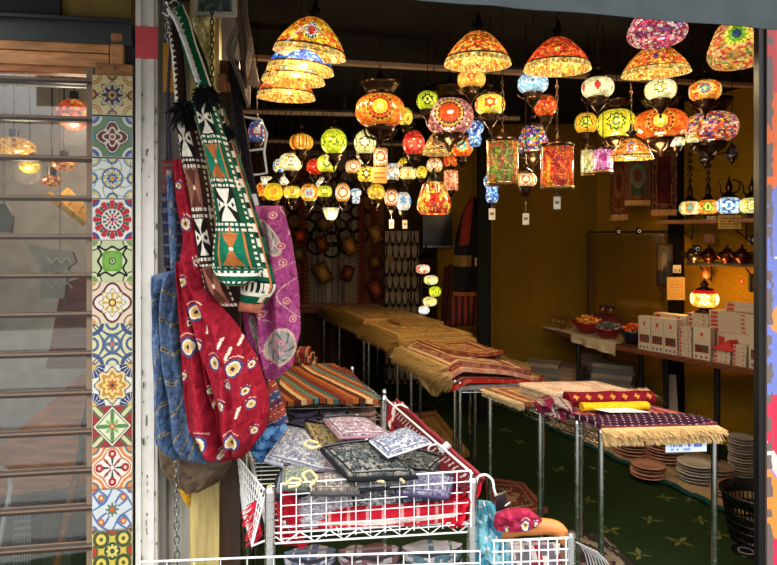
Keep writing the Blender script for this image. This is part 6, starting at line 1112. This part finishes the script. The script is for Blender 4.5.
def tlamp(px, d_, z, w_, h_, m, pals, label, top, gain=1.0, name='table_lamp', group='glowing table lamps', topcol=None):
    c = W(px, 200, d_); w2, h2 = w_ * d_ / F, h_ * d_ / F; c[2] = z + .035 + h2 / 2; t = T(name, label, 'lamp', (c[0], c[1], z), group)
    b = B(); b.lathe([(.001, .04), (w2 * .28, .04), (w2 * .3, .03), (w2 * .14, .022), (w2 * .34, .006), (w2 * .36, 0), (.001, 0)], (c[0], c[1], z), BRZ, 20); t.p('base', b, 'bronze'); pr = shade_prof('oval', w2, h2); n = 48; vd = math.atan2(-c[1], -c[0])
    A, V = np.meshgrid((np.arange(n) + .5) * 2 * PI / n, (np.arange(len(pr) - 1) + .5) / (len(pr) - 1)); A = (A + PI) % (2 * PI) - PI; col = motif(m, A, V, w_, h_, pals, px) * (.55 + .8 * np.exp(-((V - .45) / .3) ** 2))[..., None] * gain
    if topcol: col[V > .72] = lin(topcol)
    b = B(); b.lathe(pr, c, col, n, vd); t.p('shade', b, 'glow'); tp = c + UP * h2 / 2
    zs = .5 if top == 'cap' else 1; b = B(); b.lathe([(w2 * .3, -.004), (w2 * .33, .006), (w2 * .2, .02 * zs), (w2 * .1, .05 * zs), (w2 * .16, .07 * zs), (w2 * .1, .10 * zs), (w2 * .04, .13 * zs), (.002, .16 * zs)], tp, BRZ, 16); cp = t.p('ewer_neck' if top == 'ewer' else 'cap', b, 'bronze')
    if top == 'ewer':
        b = B(); P = resamp(np.array([tp + x for x in [(.02, 0, .02), (.075, 0, .05), (.08, 0, .11), (.03, 0, .13)]]), 14); b.tube(P, .006, BRZ, 7); t.p('handle', b, 'bronze'); b = B(); P = resamp(np.array([tp + x for x in [(-.02, 0, .01), (-.06, 0, .03), (-.065, 0, .09), (-.085, 0, .12)]]), 14); b.tube(P, np.linspace(.009, .004, 14), BRZ, 7); t.p('spout', b, 'bronze')
    elif top == 'chain':
        b = B()
        for k in range(5): b.lathe([(.001, 0), (.02 + .012 * (k == 2), .02), (.001, .05)], tp + UP * (.13 + .05 * k), (70, 52, 40), 10)
        t.p('stacked_finial', b, 'bronze')
    return c
tlamp(690, 4.58, 1.755, 20, 14, ('ros', 5, [(.6, (236, 130, 60), 6), (.4, (120, 160, 120))]), PALE, 'cream table lamp with leaf pattern, first on the lamp shelf beside the dark pillar', 'chain')
tlamp(708, 4.5, 1.755, 19, 15, ('ros', 4, [(.6, (90, 150, 60)), (.42, (250, 220, 80)), (.2, (60, 120, 60))]), OR[1:] + AMB[:2], 'orange table lamp with green-ringed circle, second on the lamp shelf', 'chain')
tlamp(729, 4.42, 1.755, 23, 17, ('ros', 5, [(.65, (60, 110, 170), 6), (.45, (236, 240, 240)), (.2, (60, 130, 190))]), BLU[1:3] + WH[:2] + [(110, 160, 200)], 'blue and white ewer-shaped table lamp on the lamp shelf', 'ewer')
tlamp(752, 4.33, 1.755, 23, 16, ('ros', 4, [(.65, (180, 170, 60), 8), (.45, (250, 240, 170)), (.2, (200, 190, 90))]), PALE + YG[2:3], 'pale yellow ewer-shaped table lamp at the jamb end of the lamp shelf', 'ewer')
def card(label, x0, x1, y0, y1, d_, bg, ink, name='price_card', cat='sign', rows=4):
    a, c, e, g_ = W(x0, y1, d_), W(x1, y1, d_), W(x1, y0, d_), W(x0, y0, d_); return sign(name, label, [a, c, e, g_], [(.12 + k * .8 / rows, .12 + (k + .45) * .8 / rows, .1, .9, ink) for k in range(rows)], bg, ink, .003, 40)
card('yellow handwritten card hanging off the front of the lamp shelf', 718, 741, 215, 229, 4.30, (206, 170, 92), (120, 90, 50)); card('small white card on the front edge of the lamp shelf below the orange table lamp', 707, 716, 216, 220, 4.40, (206, 196, 176), (120, 110, 100), rows=1)
card('small pinkish card pinned on the mustard wall above the metal pots', 704, 715, 233, 243, 4.62, (150, 90, 70), (200, 160, 130), rows=3); card('yellow notice hung behind the red glowing lamp', 667, 685, 277, 300, 4.70, (140, 112, 56), (120, 86, 40), rows=6); card('tiny white double card above the yellow notice', 673, 681, 265, 273, 4.8, (190, 182, 170), (90, 80, 70), rows=1)
frame('picture_frame', 'small dark framed portrait picture on the mustard wall left of the pillar', 657.5, 244, 673, 286, 4.88, 2.2, (60, 34, 26), lambda x, y: layer(x.shape, (True, (70, 74, 66)), (np.hypot(x, y + .1) < .55, (110, 100, 90)), (np.hypot(x, y - .3) < .3, (50, 46, 50))))
frame('picture_frame', 'small dark frame at the jamb edge on the mustard wall below the black shelf', 750, 274, 764, 292, 4.4, 2.4, (34, 26, 24), lambda x, y: layer(x.shape, (True, (150, 120, 90)), (np.hypot(x, y) < .5, (90, 50, 40))))
for x, y, lb in [(706, 274, 'pinkish glass drop pendant on the mustard wall above the red lamp'), (743, 281, 'pinkish glass drop pendant on the mustard wall near the jamb')]:
    c = W(x, y, 4.55); t = T('glass_pendant', lb, 'pendant', c - UP * .03, 'glass drop pendants'); b = B(); b.lathe([(.001, -.04), (.02, -.03), (.03, -.005), (.022, .02), (.008, .04), (.003, .045)], c, (176, 92, 62), 16); t.p('drop', b, 'gloss'); b = B(); b.tube([c + UP * .045, (c[0], c[1], 1.42)], .0012, (120, 90, 60), 4); t.p('string', b, 'cloth')
gr = 'dark metal pots on the black shelf'
for x, cl, lb in [(693, (96, 84, 76), 'pale metal pot at the pillar end of the black shelf'), (709, (74, 40, 32), 'dark red-brown metal pot second from the pillar on the black shelf'), (727, (84, 44, 34), 'dark red-brown metal pot with lid in the middle of the black shelf'), (742, (70, 38, 32), 'dark red-brown metal pot nearest the jamb on the black shelf')]:
    d_ = 4.56 - (x - 693) * .0044; c = W(x, 200, d_); c[2] = 1.43; t = T('metal_pot', lb, 'pot', c, gr); b = B(); b.lathe([(.001, 0), (.03, 0), (.028, .008), (.052, .03), (.062, .055), (.05, .08), (.03, .09)], c, cl, 20); t.p('body', b, 'bronze'); b = B(); b.lathe([(.034, .086), (.03, .1), (.012, .112), (.008, .122), (.014, .13), (.001, .14)], c, cl, 16); t.p('lid', b, 'bronze')
    b = B(); b.tube(resamp(np.array([c + q for q in [(.055, 0, .03), (.085, 0, .045), (.08, 0, .08), (.05, 0, .08)]]), 10), .005, cl, 6); t.p('handle', b, 'bronze'); b = B(); b.tube([c + (-.05, 0, .04), c + (-.075, 0, .06), c + (-.09, 0, .085)], [.01, .007, .005], cl, 7); t.p('spout', b, 'bronze')
charm(697, 249, 4.40, 4.6, 'evil-eye charm hanging in front of the pale metal pot', 1.76); charm(753.5, 240, 4.2, 5.4, 'evil-eye charm hanging below the lamp shelf at the jamb end', 1.76)
# ---- counters
T1F, T1N = W(543, 327, 5.62), W(618, 344.9, 4.69); T1F[2] = T1N[2] = .78; T2F, T2N = W(616, 345, 4.66), W(757, 370, 3.78); T2F[2] = T2N[2] = .78; E2 = (T2N - T2F) / np.linalg.norm(T2N - T2F); T2N = T2F + E2 * 1.48; P2 = np.array([-E2[1], E2[0], 0]); P1 = P2
def table(label, p, q, nn, dep, legs, col):
    e = q - p; t = T('counter_table', label, 'table', (p + q) / 2 * (1, 1, 0)); b = B(); b.par(p - UP * .035, e, nn * dep, UP * .035, col); t.p('table_top', b, 'wood', None, .003)
    for u, v in legs: c = p + e * u + nn * dep * v; bb = B(); bb.tube([(c[0], c[1], 0), (c[0], c[1], .745)], .022, (36, 36, 38), 14); bb.tube([(c[0], c[1], 0), (c[0], c[1], .02)], .03, (26, 26, 28), 14); t.p('leg', bb, 'gloss')
    return t
table('brown counter table at the far end holding glasses and bowls', T1F, T1N - (T1N - T1F) * .02, P1, .48, [(.47, .12), (.06, .9), (.9, .9)], (96, 58, 36)); table('brown counter table stacked with white boxes along the mustard wall', T2F, T2N, P2, .60, [(.42, .5), (.97, .1), (.06, .85)], (104, 56, 34))
b = B(); u = np.linspace(0, 1, 50); lo = []
C4 = [T1F + UP * .008, T1N + UP * .008 + (T1N - T1F) * -.03, None, None]; C4[2] = C4[1] + P1 * .44; C4[3] = C4[0] + P1 * .44
sheet(C4, .006, lambda u, v: layer(u.shape, (True, (196, 178, 150)), (vn(u * 20, v * 10, 3) > .65, (176, 156, 128))), 40, 20, None, b); dn = sheet([C4[1] - UP * (.07 + .0) + (-.005, -.012, 0) - (T1N - T1F) * .55, C4[1] - UP * .10 + (.0, -.012, 0), C4[1] + (-.005, -.01, 0), C4[1] + (-.005, -.01, 0) - (T1N - T1F) * .55], .005, flat((196, 178, 150)), 30, 10, lambda u, v: .012 * np.sin(u * 20) * (1 - v), b)
solo('table_cloth', 'cream cloth spread over the far counter table with a hanging corner', 'cloth', b, 'cloth')
k1 = lambda px, off, z=.794: (T1F + (T1N - T1F) * px + P1 * off) * (1, 1, 0) + UP * z
gr = 'glass tumblers on the far counter'
for i, (u_, o_) in enumerate([(.10, .06), (.17, .07), (.24, .06), (.14, .16), (.21, .17)]):
    c = k1(u_, o_); t = T('glass_tumbler', 'amber-tinted glass tumbler in the little cluster at the far end of the counter', 'glass', c, gr); b = B(); b.lathe([(.001, .004), (.024, .004), (.03, .1), (.032, .1), (.027, 0), (.001, 0)], c, (252, 244, 222), 16); t.p('vessel', b, 'glass')
def bowl(u_, o_, r, h_, col, can, lb, clb, n):
    c = k1(u_, o_); t = T('serving_bowl', lb, 'bowl', c); b = B(); b.lathe([(.001, 0), (r * .5, 0), (r * .62, h_ * .2), (r * .9, h_ * .75), (r, h_), (r * .97, h_ * 1.01), (r * .86, h_ * .75), (r * .55, h_ * .2), (.001, h_ * .15)], c, col, 32); t.p('vessel', b, 'gloss')
    for i in range(n):
        a = i * 2.4; q = r * .74 * math.sqrt((i + .5) / n); p = c + (q * math.cos(a), q * math.sin(a), h_ * (.86 + .5 * (1 - q / r) * (i % 2 + .4))); b = B(); s_ = .021 + .006 * rng.random(); cc = can[i % len(can)]
        b.lathe([(.001, -s_ * .6), (s_ * .8, -s_ * .35), (s_, 0), (s_ * .7, s_ * .5), (.001, s_ * .65)], p, cc, 7, rng.random()); b.tube([p + (s_ * .8, 0, 0), p + (s_ * 1.5, s_ * .2, s_ * .4)], [s_ * .2, s_ * .45], cc, 5); solo('wrapped_candy', clb, 'candy', b, 'gloss', clb.replace('a ', '').replace('wrapped candy', 'candies'))
bowl(.50, .12, .12, .10, (122, 18, 20), [(206, 130, 50), (226, 160, 70), (196, 104, 40)], 'red serving bowl heaped with golden sweets next to the glass tumblers', 'golden wrapped candy in the red bowl next to the tumblers', 16)
bowl(.78, .11, .13, .085, (112, 16, 22), [(110, 116, 120), (84, 90, 100), (150, 150, 140), (60, 70, 74)], 'red serving bowl heaped with grey-blue sweets in the middle of the counter', 'grey-blue wrapped candy in the middle red bowl', 16)
bowl(1.05, .14, .12, .10, (24, 28, 44), [(214, 92, 40), (196, 70, 34), (226, 120, 60)], 'dark blue serving bowl heaped with orange sweets beside the white boxes', 'orange wrapped candy in the dark blue bowl', 14)
gr = 'dark red boxes behind the bowls'
for i, (u_, o_, z_, w2) in enumerate([(.45, .42, .79, .26), (.45, .42, .855, .26), (.78, .44, .79, .24)]):
    c = k1(u_, o_, z_); b = B(); b.box(c, (w2, .16, .062), (96, 22, 28), -1.2); solo('gift_box', ['dark red box lying under another behind the golden sweets', 'dark red box lying on top of another behind the golden sweets', 'dark red box standing alone behind the grey-blue sweets'][i], 'box', b, 'paper', gr, .003)
for i, u_ in enumerate((.50, .60, .70)):
    c = k1(u_ - .08, .42, .917 if i < 2 else .79); c = c if i < 2 else k1(.98, .44, .79); t = T('glass_jar', ['squat glass jar with dark lid on the dark red boxes nearer the black frame post', 'squat glass jar with dark lid on the dark red boxes nearer the white boxes', 'glass jar with dark lid behind the dark blue bowl'][i], 'jar', c); b = B(); b.lathe([(.001, .002), (.035, .002), (.038, .06), (.03, .075), (.03, .07), (.034, .058), (.03, .006)], c, (250, 240, 226), 16); t.p('vessel', b, 'glass'); b = B(); b.lathe([(.032, .072), (.033, .092), (.001, .094)], c, (50, 36, 34), 14); t.p('lid', b, 'gloss')
# white confectionery boxes
YW2 = math.atan2(E2[1], E2[0]); BXW, RDP = (184, 172, 156), (176, 40, 36)
def cbox(o, a_, b_, h_, lb, gp, style, open_=False):     # corner, length along the counter edge, depth into it
    o = np.asarray(o, float); e, f_ = E2 * a_, P2 * b_; b = B(); b.par(o, e, f_, UP * h_, BXW)
    s_ = o - P2 * .0008
    def pt(u0, u1, v0, v1, col): b.par(s_ + e * u0 + UP * h_ * v0, e * (u1 - u0), P2 * .0006, UP * h_ * (v1 - v0), col)
    def pl(u0, u1, v0, v1, col): b.par(o - E2 * .0008 + f_ * u0 + UP * h_ * v0, f_ * (u1 - u0), E2 * .0006, UP * h_ * (v1 - v0), col)
    if style == 'up':
        pt(.1, .9, .22, .46, (110, 50, 40)); pt(.2, .5, .25, .4, (206, 90, 80)); pt(.55, .8, .3, .44, (70, 84, 60)); pt(.42, .58, .72, .84, RDP); pt(.25, .75, .62, .65, (190, 150, 130))
        for k in range(3): pt(.12 + k * .3, .24 + k * .3, .05, .12, (90, 60, 80))
        pl(.3, .7, .5, .7, RDP); pl(.2, .8, .1, .18, (200, 120, 110))
    else:
        pt(.04, .2, .15, .85, RDP); pt(.72, .8, .3, .7, RDP); pt(.3, .6, .4, .55, (190, 150, 140)); pl(.1, .3, .2, .8, RDP); pl(.7, .8, .3, .7, RDP)
    return solo('confectionery_box', lb, 'box', b, 'paper', gp)
k2 = lambda s_, o_, z=.78: (T2F + E2 * (s_ + .075) + P2 * o_) * (1, 1, 0) + UP * z
gp = 'white confectionery boxes on the counter'; wl = ['first from the bowls', 'second from the bowls', 'third from the bowls']
for i in range(3): cbox(k2(.10 + i * .105, .03), .10, .06, .25, f'tall white sweet box with a dark window panel, {wl[i]}', gp, 'up')
def stack(s_, o_, a_, b_, h_, n, lb, z0=.78, jit=.004):
    for k in range(n): cbox(k2(s_ + rng.uniform(-jit, jit), o_ + rng.uniform(-jit, jit), z0 + k * h_), a_, b_, h_ - .0012, lb, lb.replace('white', 'White').split(' in ')[-1], 'flat')
stack(.425, .03, .09, .09, .026, 8, 'small white sweet box in the narrow stack next to the third tall box')
cbox(k2(.53, .03), .12, .06, .22, 'tall white sweet box with a red window panel beside the narrow stack', gp, 'up')
stack(.67, .03, .11, .09, .028, 3, 'small white sweet box in the low stack under the red open carton')
b = B(); o = k2(.66, .02, .866); V = [o, o + E2 * .15, o + E2 * .15 + P2 * .12, o + P2 * .12, o + E2 * .10 + UP * .07 + P2 * .03, o + E2 * .12 + UP * .07 + P2 * .1]; b.add(V, [(0, 3, 2, 1), (0, 1, 1, 4), (1, 2, 5, 4), (2, 3, 3, 5), (3, 0, 4, 5)], lin((176, 28, 30))); solo('display_carton', 'bright red wedge-shaped carton standing on the low stack of white boxes', 'box', b, 'paper')
stack(.80, .03, .085, .09, .027, 5, 'small white sweet box in the stack beside the red wedge carton')
cbox(k2(.90, .03), .125, .06, .26, 'tall white sweet box with a brown window panel nearest the jamb', gp, 'up')
stack(.16, .13, .26, .10, .034, 8, 'long white sweet box in the back stack behind the tall window boxes'); 
cbox(k2(.64, .13), .26, .16, .19, 'large plain white carton with a row of red dots behind the red wedge carton', gp, 'flat')
stack(.58, .14, .30, .14, .028, 5, 'flat white sweet box in the five-high stack on the large plain carton', .972); stack(.66, .2, .30, .14, .028, 2, 'long white box laid topmost across the five-high stack', 1.114)
stack(.90, .12, .16, .12, .03, 11, 'white sweet box in the tall stack behind the window box nearest the jamb'); stack(.42, .15, .15, .12, .03, 10, 'white sweet box in the stack supporting the red glowing lamp')
stack(1.07, .05, .15, .15, .03, 9, 'white sweet box in the stack half hidden by the jamb')
c = k2(.50, .22); c2 = tlamp(CX + c[0] * F / c[1], c[1], 1.082, 26, 18, ('ros', 5, [(.5, (255, 240, 170), 6), (.3, (255, 220, 120))], 0), [(250, 130, 40), (255, 190, 80), (250, 160, 60)], 'brightly glowing red-topped lamp standing among the white boxes', 'cap', 1.7, 'table_lamp', None, (200, 24, 16))
ld = bpy.data.lights.new('lamp_bulb', 'POINT'); ld.energy = 8; ld.color = (1, .5, .12); ld.shadow_soft_size = .04; lo_ = bpy.data.objects.new('lamp_bulb', ld); COL.objects.link(lo_); lo_.location = c2 + (.06, .13, .06)
# ---- under the counter: stacks of flat boxes, plates on the cloth, basket
gr = 'flat boxes under the counter'
def pile(px, d_, w_, dep, h_, n, yaw, lb, cols, name='flat_box', cat='box'):
    c = W(px, 200, d_); c[2] = 0
    for k in range(n):
        b = B(); b.box((c[0] + rng.uniform(-.012, .012), c[1] + rng.uniform(-.012, .012), k * h_), (w_, dep, h_ - .002), cols[k % len(cols)], yaw + rng.uniform(-.05, .05)); solo(name, lb, cat, b, 'paper', lb.split(' in ')[-1], .002)
G3 = [(120, 112, 104), (104, 96, 90), (134, 122, 108), (92, 92, 96)]
pile(545, 5.62, .30, .22, .042, 11, -.4, 'flat grey box in the stack under the far end of the counter', G3); pile(571, 5.55, .2, .24, .04, 11, -.4, 'flat brownish box in the stack just behind the far counter leg', [(136, 106, 86), (116, 92, 76), (150, 120, 96)]); pile(613, 5.2, .33, .24, .042, 13, -.5, 'flat grey box in the tall stack between the counter legs', G3)
pile(593, 5.68, .22, .2, .042, 13, -.5, 'flat dull brown box in the stack behind the tall grey stack', [(120, 96, 80), (104, 86, 74)])
b = B(); c = W(674, 200, 4.83); b.quad((c[0] - .04, c[1], .0), (c[0] + .04, c[1] - .01, .0), (c[0] + .045, c[1] + .06, .5), (c[0] - .035, c[1] + .07, .5), .02, (176, 158, 134)); solo('cardboard_sheet', 'pale cardboard sheet leaning under the counter beside the dark pillar', 'sheet', b, 'paper')
F0, F1 = PZ(540, 423, .012), PZ(735, 516, .012); e = F1 - F0; pn = np.array([-e[1], e[0], 0]) / np.linalg.norm(e); F1b = F1 + e * .16
t = T('ground_cloth', 'cream cloth spread on the floor along the mustard wall under stacks of plates', 'cloth', F0); t.p('sheet', sheet([F0, F1b, F1b + pn * .72, F0 + pn * .62], .01, lambda u, v: layer(u.shape, (True, (176, 150, 118)), (vn(u * 12, v * 6, 3) > .62, (156, 128, 98)), (vn(u * 20, v * 9, 7) > .72, (190, 168, 138))), 70, 30, lambda u, v: .016 * vn(u * 16, v * 5, 5)), 'cloth')
b = B(); P = np.array([F0 + e * 1.16 * k / 40 - pn * .012 + UP * (.012 + .008 * math.sin(k * 1.7)) for k in range(41)]); b.tube(P, .016, (22, 66, 62), 7); t.p('hem', b, 'cloth', 'dark teal rolled hem')
def discs(px, d_, r, n, h_, cols, lb):
    c = W(px, 200, d_)
    for k in range(n):
        b = B(); q = (c[0] + rng.uniform(-.006, .006), c[1] + rng.uniform(-.006, .006), .024 + k * h_); b.lathe([(.001, 0), (r * .6, 0), (r * .7, h_ * .3), (r, h_ * .8), (r * .99, h_ * .95), (r * .66, h_ * .5), (.001, h_ * .4)], q, cols[k % len(cols)], 28); solo('ceramic_plate', lb, 'plate', b, 'gloss', lb.split(' in ')[-1])
PKK = [(196, 140, 116), (210, 160, 134), (176, 120, 102)]; GRY = [(190, 182, 170), (156, 150, 144), (206, 196, 182)]
discs(632, 4.45, .13, 7, .022, PKK, 'pinkish plate in the broad stack on the floor cloth below the crimson rolled rug'); discs(664, 4.3, .13, 10, .022, PKK, 'terracotta plate in the taller stack on the floor cloth behind the white price card'); discs(648, 4.0, .11, 4, .022, PKK, 'pinkish plate in the low stack at the front hem of the floor cloth')
discs(696, 3.95, .12, 6, .02, GRY, 'grey plate in the stack on the floor cloth beside the dark pillar leg'); discs(717, 3.92, .10, 5, .02, [(150, 120, 100), (170, 146, 124)], 'tan plate in the stack between the grey plate stacks'); discs(742, 4.02, .085, 14, .019, GRY, 'grey plate in the tallest stack on the floor cloth near the jamb'); discs(727, 3.72, .09, 3, .02, PKK, 'dull pink plate in the lowest stack near the black basket')
c = W(756, 200, 3.2); t = T('plastic_basket', 'black slotted plastic basket on the floor beside the door jamb', 'basket', (c[0], c[1], 0)); b = B(); n = 44; b.lathe([(.001, 0), (.125, 0), (.127, .03), (.121, .03), (.12, .008), (.001, .008)], (c[0], c[1], 0), (14, 14, 16), n); b.lathe([(.158, .2), (.168, .245), (.178, .25), (.176, .262), (.162, .262), (.152, .2)], (c[0], c[1], 0), (16, 16, 18), n)
for z in (.07, .11, .155): r = .125 + .035 * z / .22; b.lathe([(r - .003, z - .005), (r + .003, z - .005), (r + .003, z + .005), (r - .003, z + .005), (r - .003, z - .005)], (c[0], c[1], 0), (14, 14, 16), n)
for k in range(n): a = k * 2 * PI / n; b.tube([(c[0] + .124 * math.cos(a), c[1] + .124 * math.sin(a), .02), (c[0] + .157 * math.cos(a), c[1] + .157 * math.sin(a), .21)], .0042, (14, 14, 16), 4)
t.p('body', b, 'gloss'); b = B(); b.lathe([(.001, .004), (.06, .004), (.066, .008), (.07, .0), (.001, 0)], PZ(746, 552, .0), (16, 16, 18), 24); b.lathe([(.03, .006), (.034, .009), (.04, .006)], PZ(746, 552, .0), (120, 120, 120), 20); solo('plastic_disc', 'flat round black disc lying on the green floor in front of the black basket', 'disc', b, 'gloss')
# ============================================================ CAMERA, LIGHT
cam = bpy.data.cameras.new('camera'); co = bpy.data.objects.new('camera', cam); COL.objects.link(co)
co.location = (0, 0, H); co.rotation_euler = (PI / 2, 0, 0)
cam.sensor_width = 36; cam.sensor_fit = 'HORIZONTAL'; cam.lens = 36 * F / 777; cam.shift_y = -(282.5 - HY) / 777; cam.clip_start = .05
scene.camera = co
w = bpy.data.worlds.new('overcast_sky'); scene.world = w; w.use_nodes = True
nt = w.node_tree; bg = nt.nodes['Background']; tc = nt.nodes.new('ShaderNodeTexCoord'); sx = nt.nodes.new('ShaderNodeSeparateXYZ'); nt.links.new(tc.outputs['Generated'], sx.inputs[0])
cr = nt.nodes.new('ShaderNodeValToRGB'); nt.links.new(sx.outputs[2], cr.inputs[0]); nt.links.new(cr.outputs[0], bg.inputs[0])
el = cr.color_ramp.elements; el[0].position = 0.0; el[0].color = (.05, .05, .05, 1); el[1].position = 1; el[1].color = (1.5, 1.5, 1.5, 1)
e2 = cr.color_ramp.elements.new(.12); e2.color = (.10, .10, .10, 1); e3 = cr.color_ramp.elements.new(.40); e3.color = (1.0, 1.0, 1.0, 1)
bg.inputs[1].default_value = SKY
vs = scene.view_settings; vs.view_transform = 'Standard'; vs.look = 'None'; vs.gamma = 1; vs.exposure = EXPO; vs.use_curve_mapping = False
scene.cycles.max_bounces = 8; scene.cycles.transparent_max_bounces = 12
